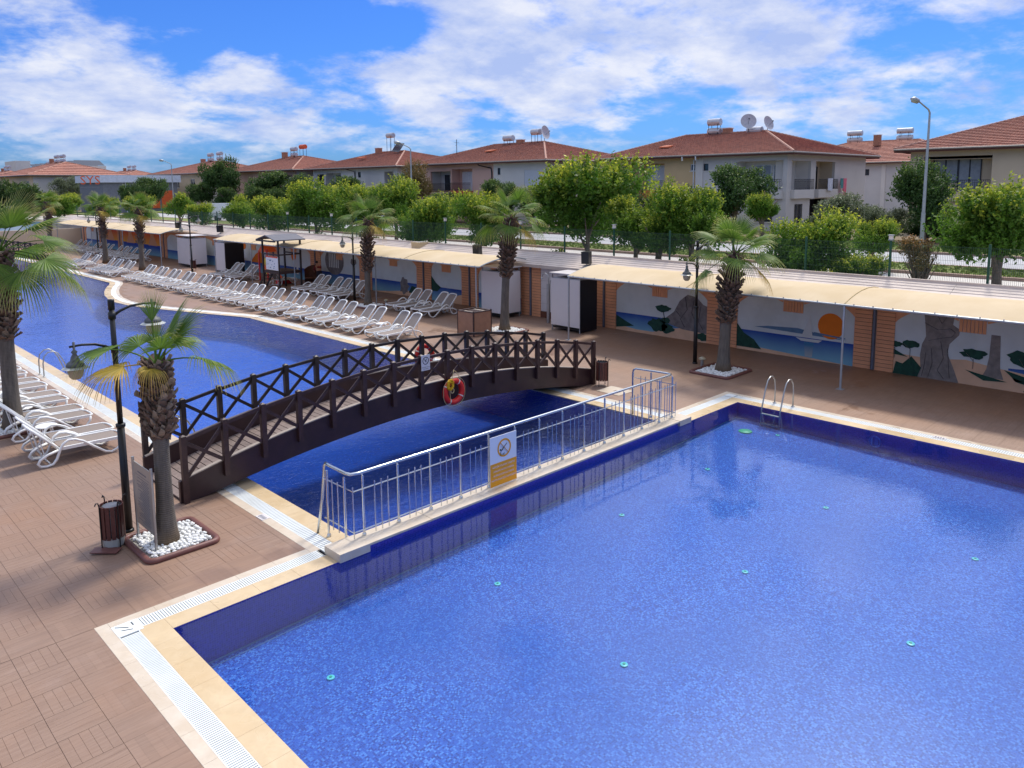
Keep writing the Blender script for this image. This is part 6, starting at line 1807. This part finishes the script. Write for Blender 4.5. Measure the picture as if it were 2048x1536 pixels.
def iron_rail(F, parent, u0, u1, zf, d):
    q = MB(); k = max(2, int((u1 - u0) / .14))
    for i in range(k + 1): c = u0 + (u1 - u0) * i / k; F.box(q, c - .011, c + .011, d - .011, d + .011, zf + .02, zf + .9)
    F.box(q, u0, u1, d - .02, d + .02, zf + .88, zf + .92); F.box(q, u0, u1, d - .015, d + .015, zf + .12, zf + .15); F.box(q, u0, u1, d - .012, d + .012, zf + .7, zf + .72)
    q.build('railing', M['iron'], parent)

def water_tank(parent, x, y, z, two=True, stand=.55, L_=1.25, col='tank', ang=0.0):
    t = ob('solar_boiler', None, parent, (x, y, z), rot=(0, 0, ang))
    q = MB(); n = 14
    def cyl(zc, r, yc=0): q.tube([(0, -L_ / 2 - .03, zc), (0, -L_ / 2, zc), (0, L_ / 2, zc), (0, L_ / 2 + .03, zc)], [r * .75, r, r, r * .75], n)
    cyl(stand + (.95 if two else .3), .36)
    q.build('tank', M[col], t, smooth=False)
    if two: q = MB(); cyl(stand + .05 if two else 0, .34); q.build('tank', M['tank'], t)
    q = MB()
    for yy in (-.5, .5):
        for xx in (-.3, .3): q.box(xx - .02, xx + .02, yy - .02, yy + .02, 0, stand + (.75 if two else .1))
    q.build('stand', M['iron'], t)
def chimney(parent, x, y, z, h=.9):
    c = MB(); c.box(x - .35, x + .35, y - .4, y + .4, z - .5, z + h); o = c.build('chimney', M['brick_chim'], parent)
    c = MB(); c.box(x - .42, x + .42, y - .47, y + .47, z + h, z + h + .08); c.build('chimney_cap', M['w_white'], o)
def dish(parent, x, y, z, r=.55, az=PI, el=.5):
    t = ob('satellite_dish', None, parent, (x, y, z)); q = MB(); n = 18
    d = Vector((math.cos(az) * math.cos(el), math.sin(az) * math.cos(el), math.sin(el))); a = d.orthogonal().normalized(); b = d.cross(a)
    vs = []
    for rr, dd in ((.02, 0), (.5 * r, .05 * r), (r, .2 * r)):
        for i in range(n): vs.append(a * math.cos(2 * PI * i / n) * rr + b * math.sin(2 * PI * i / n) * rr + d * dd + Vector((0, 0, 1.1)))
    q.add(vs, [(j * n + i, j * n + (i + 1) % n, (j + 1) * n + (i + 1) % n, (j + 1) * n + i) for j in range(2) for i in range(n)]); q.build('dish', M['dish'], t, smooth=True)
    q = MB(); q.tube([(0, 0, 0), (0, 0, 1.1)], .03, 6); q.tube([Vector((0, 0, .75)), Vector((0, 0, 1.1)) + d * r * .9], .012, 4); q.box(d.x * r * .9 - .05, d.x * r * .9 + .05, d.y * r * .9 - .05, d.y * r * .9 + .05, 1.05 + d.z * r * .9, 1.15 + d.z * r * .9); q.build('mast', M['iron'], t)
def skylight(parent, x, y, z, s=.5):
    q = MB(); q.add([(x - s, y - s, z), (x + s, y - s, z + .24 * s * 1.2), (x + s, y + s, z + .24 * s * 1.2), (x - s, y + s, z), (x - s, y - s, z + .14), (x + s, y - s, z + .14 + .24 * s * 1.2), (x + s, y + s, z + .14 + .24 * s * 1.2), (x - s, y + s, z + .14)],
          [(4, 5, 6, 7), (0, 1, 5, 4), (1, 2, 6, 5), (2, 3, 7, 6), (3, 0, 4, 7)]); q.build('roof_hatch', M['ochre_hatch'], parent)
M['ochre_hatch'] = pm('hatch_cover', lin(196, 110, 70), .7)
ZE, ZR = 8.55, 10.95
def shell(label, x0, x1, y0, y1, ridge, fz=(), front_holes=(), side_holes=(), zr=ZR, side_mat='w_grey', roof_n=19, xr=None):
    h = tag(ob('house', None), label, 'house', 'two-storey houses with red tiled roofs')
    Fx, Fy = Face('x', x0), Face('y', y0)
    zones = fz or [(y0, y1, 'w_white')]
    for a, b, mt in zones: wall_face(Fx, h, a, b, ZS - .1, ZE - .12, list(front_holes), M[mt])
    wall_face(Fy, h, x0 + .25, x1, ZS - .1, ZE - .12, list(side_holes), M[side_mat])
    q = MB(); q.box(x1 - .25, x1, y0 + .25, y1, ZS - .1, ZE - .12); q.box(x0 + .25, x1 - .25, y1 - .25, y1, ZS - .1, ZE - .12); q.build('wall', M[side_mat], h)
    hip_roof(h, x0, x1, y0, y1, ZE, xr or (x0 + x1) / 2, ridge[0], ridge[1], zr, roof_n)
    return h, Fx, Fy
ZF, ZG = 5.42, 2.35

# centre right house: beige and grey halves, wrap round terrace on the corner
hE, Fx, Fy = shell('large two-storey house with beige and grey halves and laundry on its corner balcony', 61.8, 78.5, 29.8, 48.6, (36.1, 45.0),
    fz=[(29.8, 38.2, 'w_grey'), (38.2, 48.6, 'w_beige')],
    front_holes=[(30.15, 34.4, ZF, 7.9), (41.95, 46.5, ZF, 7.95), (38.6, 39.12, 7.17, 7.8), (37.25, 37.75, 7.17, 7.8), (31.0, 32.6, 2.7, 4.3), (34.9, 35.9, 3.0, 4.1), (41.5, 43.2, ZG, 4.4)],
    side_holes=[(62.6, 66.3, ZF, 7.9), (67.3, 71.3, ZF, 7.9), (63.4, 64.8, ZG + .2, 4.2), (66.3, 69.8, ZG, 4.6)])
q = MB(); q.box(61.74, 61.799, 37.8, 38.55, 2, 8.2); q.build('pilaster', M['w_white'], hE)
q = MB(); q.tube([(61.68, 38.7, 8.2), (61.68, 38.7, 2.0)], .06, 6); q.tube([(60.8, 39.4, 8.5), (60.85, 39.4, 8.1)], .07, 6); q.tube([(60.8, 38.0, 8.5), (60.85, 38.0, 8.1)], .07, 6); q.build('downpipe', M['frame_white'], hE)
balcony(Fx, hE, 30.15, 34.4, ZF, 1.5, .35, 'w_grey', 'w_white', [(30.6, 31.7, ZF, 7.6, 'frame_white', 0), (31.9, 33.4, ZF, 7.6, 'frame_white', 1)])
balcony(Fx, hE, 41.95, 46.5, ZF, 1.3, .05, 'w_ochre', 'w_beige', [(42.35, 44.7, ZF, 7.8, 'frame_white', 2)])
balcony(Fy, hE, 62.6, 66.3, ZF, 1.4, .35, 'w_grey', 'w_white', [(63.4, 64.9, ZF, 7.6, 'frame_white', 1)])
balcony(Fy, hE, 67.3, 71.3, ZF, 1.4, .35, 'w_grey', 'w_cream', [(67.8, 70.6, ZF, 7.5, 'frame_dark', 0)])
window(Fx, hE, 38.6, 39.12, 7.17, 7.8, bars=0); window(Fx, hE, 37.25, 37.75, 7.17, 7.8, bars=0, frame='frame_dark')
window(Fx, hE, 31.0, 32.6, 2.7, 4.3, grille=True); window(Fx, hE, 34.9, 35.9, 3.0, 4.1, grille=True); window(Fy, hE, 63.4, 64.8, ZG + .2, 4.2, grille=True)
window(Fx, hE, 41.5, 43.2, ZG, 4.4, frame='frame_dark')
q = MB(); q.box(60.4, 61.79, 40.9, 43.7, 4.45, 4.55); q.box(60.42, 60.5, 40.95, 41.03, 2, 4.45); q.box(60.42, 60.5, 43.55, 43.63, 2, 4.45); q.build('porch_roof', M['w_cream'], hE)
q = MB(); q.box(67.0, 71.4, 29.86, 31.2, ZG, 4.6) if False else q.box(66.35, 69.75, 30.9, 31.0, ZG, 4.6); q.build('recess_shade', M['frame_dark'], hE)  # dark sheet stands in for the shade inside the ground floor opening
water_tank(hE, 70.0, 41.6, 10.9, True, .3, 1.35); chimney(hE, 70.3, 40.3, 10.7, .75); skylight(hE, 64.5, 43.6, 9.5)
dish(hE, 69.8, 37.8, 10.85, .75, PI + .6, .35); dish(hE, 70.2, 36.0, 10.6, .7, PI + 1.4, .3); water_tank(hE, 70.2, 37.3, 10.7, False, .1, 1.5)
# laundry
for i, (x, c, w_, l, lb) in enumerate(((69.3, lin(210, 214, 226), 1.0, 1.1, 'pale blue towel hanging from the corner balcony rail'), (71.9, lin(90, 150, 150), .5, .9, 'teal cloth hanging beside the pink sheet'), (72.6, lin(232, 120, 140), .7, 1.7, 'pink sheet hanging from the end of the balcony'))):
    t = thing('laundry', lb, 'laundry', (x, 29.3, 6.4)); q = MB(); n = 6; vs = []
    for k in range(n + 1):
        u = -w_ / 2 + w_ * k / n; o = .05 * math.sin(k * 2.1 + i); vs += [(u, o, -l), (u, o * .5, 0), (u, .06 + o * .5, 0), (u, .06 + o, -l * .7)]
    q.add(vs, [(k * 4 + j, k * 4 + 4 + j, k * 4 + 5 + j, k * 4 + 1 + j) for k in range(n) for j in range(3)]); q.build('cloth', pm('laundry_%d' % i, c, .9), t)

# right house
hF, Fx, Fy = shell('cream house at the right edge with dark framed balcony windows', 66.0, 84.0, -6.0, 21.6, (3.0, 15.6), fz=[(-6, 15.75, 'w_cream'), (15.75, 21.6, 'w_cream')],
    front_holes=[(15.9, 20.6, ZF - .2, 7.95), (3.0, 5.0, 3, 4.4), (8.0, 10, 5.6, 7.4)], zr=11.3)
balcony(Fx, hF, 15.9, 20.6, ZF - .2, 1.4, .25, 'w_cream', 'w_cream', [(16.9, 18.5, ZF - .2, 7.8, 'frame_dark', 1), (18.5, 20.3, ZF + .5, 7.8, 'frame_dark', 1)])
window(Fx, hF, 3, 5, 3, 4.4); window(Fx, hF, 8, 10, 5.6, 7.4, shut=True)
# house behind
hG, Fx, Fy = shell('cream house with two water tanks set back between its neighbours', 103.0, 120.0, 29.0, 52.0, (35.5, 44.5), fz=[(29, 52, 'w_grey')], front_holes=[(41.3, 42.3, 6.9, 7.7), (38.6, 39.4, 6.9, 7.7), (30.5, 33.2, ZF, 7.6)], roof_n=16, zr=11.6)
window(Fx, hG, 41.3, 42.3, 6.9, 7.7, bars=0, frame='frame_dark'); window(Fx, hG, 38.6, 39.4, 6.9, 7.7, bars=0, frame='frame_dark')
balcony(Fx, hG, 30.5, 33.2, ZF, 1.2, .4, 'w_terra', 'w_grey', [(31, 32.6, ZF, 7.4, 'frame_white', 0)])
for (y, w_) in ((40.5, .3), (36.8, .3)): q = MB(); q.box(102.9, 102.999, y - .25, y + .25, 2, 8.3); q.build('pilaster', M['w_white'], hG)
water_tank(hG, 108.0, 42.6, 11.3, True, .4, 1.9); chimney(hG, 109, 40.0, 11.4, .9); water_tank(hG, 108.0, 36.2, 11.3, True, .4, 1.9)
q = MB(); q.box(102.5, 102.98, 34.0, 35.3, 6.5, 7.3); q.build('air_conditioner', M['w_white'], hG)

# centre house: pink and white
hD, Fx, Fy = shell('pink and white house with terracotta balcony left of the centre', 58.5, 74.0, 54.2, 75.2, (61.6, 70.0), fz=[(54.2, 62.0, 'w_white'), (62.0, 65.4, 'w_pink'), (65.4, 75.2, 'w_pink')],
    front_holes=[(65.5, 69.1, ZF, 7.9), (69.3, 73.0, ZF, 7.7), (60.9, 61.35, 7.15, 7.9), (55.0, 57.3, ZF + .3, 7.6)], side_holes=[(62, 66, ZF, 7.8)])
balcony(Fx, hD, 65.5, 69.1, ZF, 1.3, .35, 'w_terra', 'w_pink', [(66.3, 68.6, ZF, 7.6, 'frame_white', 2)])
balcony(Fx, hD, 69.3, 73.0, ZF, 1.6, .0, 'w_pink', 'w_grey', [(70, 72.3, ZF, 7.4, 'frame_white', 0)])
window(Fx, hD, 60.9, 61.35, 7.15, 7.9, bars=0, frame='frame_dark'); window(Fx, hD, 55.0, 57.3, ZF + .3, 7.6, shut=True)
balcony(Fy, hD, 62, 66, ZF, 1.3, .3, 'w_white', 'w_grey', [(63, 65, ZF, 7.5, 'frame_white', 0)])
q = MB(); q.tube([(57.6, 63.7, 8.4), (57.7, 63.4, 8.2), (58.4, 62.3, 7.9), (58.42, 62.2, 7.5), (58.42, 62.2, 2.2)], .07, 6); q.build('downpipe', M['frame_dark'], hD)
water_tank(hD, 66.0, 67.2, 10.75, False, .6, 1.5); chimney(hD, 66.2, 65.4, 10.6, .75); water_tank(hD, 66, 62.6, 10.85, False, 1.0, 1.3); dish(hD, 66, 61.3, 10.9, .8, PI + 1.7, .2); skylight(hD, 62.3, 66.5, 9.9)
q = MB(); q.tube([(62, 72.2, 9.6), (62, 72.2, 11.6)], .04, 5); q.beam((61.6, 72.2, 11.2), (62.4, 72.2, 11.2), .03, .03); q.beam((61.8, 72.2, 10.9), (62.3, 72.5, 10.9), .03, .03); q.build('aerial', M['iron'], hD)

hC, Fx, Fy = shell('pale blue-grey house with a solar panel and tall boiler on its roof', 59.0, 75.0, 80.3, 101.0, (89.4, 95.0), fz=[(80.3, 101.0, 'w_grey')],
    front_holes=[(88.6, 89.3, 7.2, 7.95), (81.2, 83.2, ZF, 7.9), (93.5, 97.5, ZF, 7.9), (98.0, 99.8, 6.2, 7.8)])
window(Fx, hC, 88.6, 89.3, 7.2, 7.95, bars=0, frame='frame_dark'); balcony(Fx, hC, 81.2, 83.2, ZF, 1.2, .3, 'w_grey', 'w_grey', [(81.5, 82.9, ZF, 7.6, 'frame_dark', 0)])
balcony(Fx, hC, 93.5, 97.5, ZF, 1.2, .3, 'w_white', 'w_grey', [(94, 96.6, ZF, 7.6, 'frame_dark', 0)]); window(Fx, hC, 98.0, 99.8, 6.2, 7.8, frame='frame_dark')
q = MB(); q.tube([(58.0, 90.9, 8.4), (58.9, 89.9, 8.0), (58.92, 89.9, 2.2)], .07, 6); q.build('downpipe', M['frame_dark'], hC)
water_tank(hC, 66, 91.3, 10.8, False, 2.1, 1.4); chimney(hC, 66, 94.3, 10.6, .9)
q = MB(); q.add([(65.0, 88.0, 10.7), (65.0, 89.8, 10.9), (66.6, 90.6, 12.2), (66.6, 88.8, 12.0)], [(0, 1, 2, 3)]); q.build('solar_panel', M['solar'], hC); skylight(hC, 62, 92.8, 9.9)
hB, Fx, Fy = shell('house with a rust coloured boiler, half hidden by trees', 57.5, 72.0, 103.5, 125.0, (113.5, 118.0), fz=[(103.5, 125, 'w_pink')], front_holes=[(104.5, 107, ZF, 7.8), (110, 112.5, ZF + .4, 7.8)], roof_n=16)
balcony(Fx, hB, 104.5, 107, ZF, 1.2, .3, 'w_white', 'w_white', [(105, 106.5, ZF, 7.6, 'frame_dark', 0)]); window(Fx, hB, 110, 112.5, ZF + .4, 7.8, frame='frame_dark')
M['rust'] = pm('rusty_tank', lin(206, 92, 52), .6)
water_tank(hB, 64, 112.3, 10.8, False, 1.3, 1.5, 'rust'); water_tank(hB, 64, 115.2, 10.8, True, .4, 1.4); chimney(hB, 64, 118.3, 10.6, 1.1)
hA, Fx, Fy = shell('house with a grey end wall just right of the shop roof', 56.5, 71.0, 134.5, 156.0, (141.5, 148.0), fz=[(134.5, 156, 'w_cream')], front_holes=[(137, 139, 6, 7.6), (144, 146, 6, 7.6)], roof_n=14)
window(Fx, hA, 137, 139, 6, 7.6); window(Fx, hA, 144, 146, 6, 7.6)
water_tank(hA, 63.5, 142.0, 10.8, True, .6, 1.6); water_tank(hA, 63.5, 146.0, 10.8, True, .5, 1.6); chimney(hA, 63.5, 149.5, 10.5, 1.0)
for i, (x0, y0, wy, lb) in enumerate(((74, 232, 30, 'distant red-roofed house behind the shop building, with two tanks'), (82, 195, 26, 'distant red-roofed house right of the shop lettering'), (37, 162, 26, 'distant red roof just left of the shop building'), (46, 205, 30, 'distant long red roof below the solar panels'), (46, 250, 34, 'distant red roof toward the left picture edge'), (46, 310, 40, 'most distant low red roof at the left picture edge'))):
    h_, Fx, Fy = shell(lb, x0, x0 + 16, y0, y0 + wy, (y0 + 8, y0 + wy - 8), fz=[(y0, y0 + wy, 'w_cream')], front_holes=[(y0 + 2, y0 + 4, 6, 7.5)], roof_n=8, zr=11.2)
    window(Fx, h_, y0 + 2, y0 + 4, 6, 7.5); water_tank(h_, x0 + 8, y0 + 10, 11.0, True, .5, 1.8); water_tank(h_, x0 + 8, y0 + 14, 11.0, True, .5, 1.8); chimney(h_, x0 + 8, y0 + 18, 10.9, 1.2)

# shop building with white fascia
M['shop_grey'] = pm('shop_grey', lin(120, 124, 134), .8); M['shop_fascia'] = pm('shop_fascia', lin(206, 212, 226), .5); M['shop_orange'] = pm('shop_orange', lin(220, 96, 48), .6)
sb = tag(ob('shop_building', None), 'low grey shop building with a wide white fascia and orange shutters', 'shop')
SBX, SBY0, SBY1 = 50.0, 112.0, 190.0
q = MB(); q.box(41.5, 53.5, 137.4, 150, 1.9, 7.0); q.build('wall', M['shop_grey'], sb)
q = MB(); q.box(41.0, 54.0, 136.9, 150.5, 7.0, 8.2); q.build('fascia', M['shop_fascia'], sb)
for k in range(3): q = MB(); q.box(46.3 + k * 2.2, 48.2 + k * 2.2, 137.3, 137.38, 2.6, 5.6); q.build('orange_shutter', M['shop_orange'], sb)
q = MB(); q.box(44.9, 45.0, 137.2, 137.39, 2, 7.0); q.build('downpipe', M['shop_fascia'], sb)
text('SYS', 2.0, sb, (39.6, 137.2, 7.3), M['shop_orange'], rot=(PI / 2, 0, 0), name='lettering')
q = MB(); q.box(38.2, 41.0, 137.25, 137.4, 6.2, 6.3); q.build('letter_rail', M['shop_grey'], sb)
# far hotel block with panels
hb = tag(ob('hotel_block', None), 'far white building with a row of tilted solar panels on its roof', 'building')
q = MB(); q.box(156, 172, 560, 690, 2, 21); q.build('wall', M['w_white'], hb)
q = MB(); q.box(150, 160, 700, 735, 2, 28); q.build('white_tower', M['w_grey'], hb)
for k in range(9): q = MB(); q.add([(156, 562 + k * 14, 21.3), (156, 573 + k * 14, 25.0), (172, 573 + k * 14, 25.0), (172, 562 + k * 14, 21.3)], [(0, 1, 2, 3)]); q.build('solar_panel', M['solar'], hb)

# ================================================================== STREET LAMPS
def street_lamp(label, x, y, h=8.4):
    t = thing('street_lamp', label, 'street lamp', (x, y, ZS), 0, 'grey roadside street lamps')
    q = MB(); q.tube([(0, 0, 0), (0, 0, 2.2)], [.13, .12], 10); q.tube([(0, 0, 2.2), (0, 0, h - .6)], [.10, .06], 10); q.box(-.2, .2, -.2, .2, 0, .03); q.build('pole', M['galv'], t)
    q = MB(); q.tube([(0, 0, h - .6), (-.15, .03, h - .42), (-1.1, .3, h + .02)], [.055, .05, .04], 8); q.build('arm', M['galv'], t)
    q = MB(); q.tube([(-1.0, .27, h - .03), (-1.15, .32, h + .03), (-1.5, .42, h + .1), (-1.75, .5, h + .12)], [.04, .13, .16, .05], 10); q.build('lamp_head', M['galv'], t, smooth=True)
    q = MB(); q.tube([(-1.2, .33, h - .05), (-1.62, .46, h + .0)], [.09, .09], 8); q.build('lens', M['lamp_bowl'], t, smooth=True)
    return t
street_lamp('tall grey street lamp in front of the right hand houses', 49.5, 15.3, 8.6)
street_lamp('grey street lamp before the pink and white house', 49.5, 65.0, 8.4)
street_lamp('grey street lamp left of the dark tall tree', 49.5, 129.0, 8.4)
street_lamp('farthest street lamp behind the shop fascia', 49.5, 172.0, 8.4)

# parked van seen through the fence on the far left
M['van_white'] = pm('van_paint', lin(208, 212, 218), .35)
vn = thing('parked_van', 'white van parked on the road beyond the far fence', 'van', (40.5, 92.0, ZS), R_(90))
q = MB(); q.prism([(-2.4, .45), (2.4, .45), (2.5, 1.1), (1.9, 1.3), (1.3, 2.1), (-2.4, 2.15)], 'y', -.95, .95); ob('body', fixn(q.mesh('body', M['van_white'])), vn)
q = MB(); q.add([(1.9, -.97, 1.33), (1.35, -.97, 2.0), (.3, -.97, 2.0), (.3, -.97, 1.33)], [(0, 1, 2, 3)]); q.add([(1.9, .97, 1.33), (1.35, .97, 2.0), (.3, .97, 2.0), (.3, .97, 1.33)], [(0, 1, 2, 3)]); q.build('side_window', M['glass'], vn)
for x in (-1.5, 1.6):
    for y in (-.9, .9): q = MB(); q.tube([(x, y - .1, .35), (x, y + .1, .35)], .35, 14); q.build('wheel', M['black'], vn)

# ================================================================== DISTANT BRIDGE
fb = tag(ob('footbridge', None), 'second dark footbridge far off at the end of the long pool', 'footbridge')
b0, b1 = (6.5, 79.0), (17.5, 71.5)
def fbp(t): return Vector((b0[0] + (b1[0] - b0[0]) * t, b0[1] + (b1[1] - b0[1]) * t, 0))
for off in (0, 1.8):
    q = MB()
    for i in range(16):
        a, b = fbp(i / 16), fbp((i + 1) / 16); za, zb = .25 + .75 * math.sin(PI * i / 16), .25 + .75 * math.sin(PI * (i + 1) / 16)
        a.y += off; b.y += off; q.beam((a.x, a.y, za), (b.x, b.y, zb), .08, .5)
    q.build('girder', M['girder'], fb)
    for i in range(15):
        a, b = fbp(i / 15), fbp((i + 1) / 15); za, zb = .5 + .75 * math.sin(PI * i / 15), .5 + .75 * math.sin(PI * (i + 1) / 15); a.y += off; b.y += off
        q = MB(); q.box(a.x - .05, a.x + .05, a.y - .05, a.y + .05, za - .2, za + .85); q.build('post', M['wood_black'], fb)
        q = MB(); q.beam((a.x, a.y, za + .75), (b.x, b.y, zb + .75), .04, .07); q.build('handrail', M['wood_black'], fb)
        q = MB(); q.beam((a.x, a.y, za + .72), (b.x, b.y, zb), .03, .06); q.beam((a.x, a.y, za), (b.x, b.y, zb + .72), .03, .06); q.build('brace', M['wood_black'], fb)
# buildings/trees closing the view beyond the far bridge: low wall
q = MB(); q.box(-8, 25.2, 92, 92.3, 0, 1.8); tag(q.build('garden_wall', M['w_cream']), 'low cream wall far behind the distant bridge', 'wall')

# ================================================================== PERSON
def person():
    t = thing('person', 'person with dark hair in a dark red top leaning forward by the mural wall', 'person', (24.05, 40.9, 0), R_(80))
    M['skin'] = pm('skin', lin(176, 124, 98), .6); M['top_red'] = pm('dark_red_cloth', lin(120, 30, 34), .9, var=.15); M['trouser'] = pm('dark_trousers', lin(34, 34, 44), .9); M['hair'] = pm('dark_hair', lin(28, 20, 18), .7)
    J = {'pel': ((0, 0, .88), .135), 'bel': ((.07, 0, 1.02), .125), 'chest': ((.22, 0, 1.20), .145), 'neck': ((.33, 0, 1.31), .055), 'hd': ((.38, 0, 1.38), .085), 'hd2': ((.43, 0, 1.46), .09),
         'hl': ((0, .09, .82), .095), 'kl': ((.05, .11, .47), .06), 'al': ((-.03, .12, .08), .04), 'tl': ((.12, .13, .035), .035), 'hr': ((0, -.09, .82), .095), 'kr': ((.10, -.11, .47), .06), 'ar': ((.06, -.12, .08), .04), 'tr': ((.2, -.13, .035), .035),
         'sl': ((.24, .17, 1.22), .06), 'el': ((.36, .2, .98), .042), 'wl': ((.52, .12, .88), .028), 'hlnd': ((.60, .1, .86), .032), 'sr': ((.24, -.17, 1.22), .06), 'er': ((.36, -.2, .98), .042), 'wr': ((.52, -.12, .88), .028), 'hrnd': ((.60, -.1, .86), .032)}
    E = [('pel', 'bel'), ('bel', 'chest'), ('chest', 'neck'), ('neck', 'hd'), ('hd', 'hd2'), ('pel', 'hl'), ('hl', 'kl'), ('kl', 'al'), ('al', 'tl'), ('pel', 'hr'), ('hr', 'kr'), ('kr', 'ar'), ('ar', 'tr'),
         ('chest', 'sl'), ('sl', 'el'), ('el', 'wl'), ('wl', 'hlnd'), ('chest', 'sr'), ('sr', 'er'), ('er', 'wr'), ('wr', 'hrnd')]
    def skin(name, names, edges, mat, grow, root, par):
        ids = {n: i for i, n in enumerate(names)}
        me = bpy.data.meshes.new(name); me.from_pydata([J[n][0] for n in names], [(ids[a], ids[b]) for a, b in edges], []); me.materials.append(mat)
        o = ob(name, me, par)
        o.modifiers.new('skin', 'SKIN')
        for n, sv in zip(names, me.skin_vertices[0].data if me.skin_vertices else []): sv.radius = (J[n][1] + grow,) * 2
        if me.skin_vertices: me.skin_vertices[0].data[ids[root]].use_root = True
        o.modifiers.new('sub', 'SUBSURF').levels = 1; o.modifiers['sub'].render_levels = 2
        return o
    import bmesh
    for me_name in (): pass
    def with_layer(name, names, edges, mat, grow, root, par):
        ids = {n: i for i, n in enumerate(names)}
        bm = bmesh.new(); ly = bm.verts.layers.skin.verify(); vs = []
        for n in names:
            v = bm.verts.new(J[n][0]); v[ly].radius = (J[n][1] + grow,) * 2; v[ly].use_root = (n == root); vs.append(v)
        for a, b in edges: bm.edges.new((vs[ids[a]], vs[ids[b]]))
        me = bpy.data.meshes.new(name); bm.to_mesh(me); bm.free(); me.materials.append(mat)
        o = ob(name, me, par); o.modifiers.new('skin', 'SKIN'); s = o.modifiers.new('sub', 'SUBSURF'); s.levels = 1; s.render_levels = 2
        return o
    with_layer('body', list(J), E, M['skin'], 0, 'pel', t)
    with_layer('shirt', ['bel', 'chest', 'sl', 'el', 'sr', 'er'], [('bel', 'chest'), ('chest', 'sl'), ('sl', 'el'), ('chest', 'sr'), ('sr', 'er')], M['top_red'], .014, 'chest', t)
    with_layer('trousers', ['pel', 'bel', 'hl', 'kl', 'al', 'hr', 'kr', 'ar'], [('bel', 'pel'), ('pel', 'hl'), ('hl', 'kl'), ('kl', 'al'), ('pel', 'hr'), ('hr', 'kr'), ('kr', 'ar')], M['trouser'], .012, 'pel', t)
    q = MB(); vs, fs = icos(.115); q.add([(v.x * .95 + .385, v.y, v.z + 1.475) for v in vs], fs)
    h = q.build('hair', M['hair'], t, smooth=True); s = h.modifiers.new('sub', 'SUBSURF'); s.levels = 1; s.render_levels = 2
person()
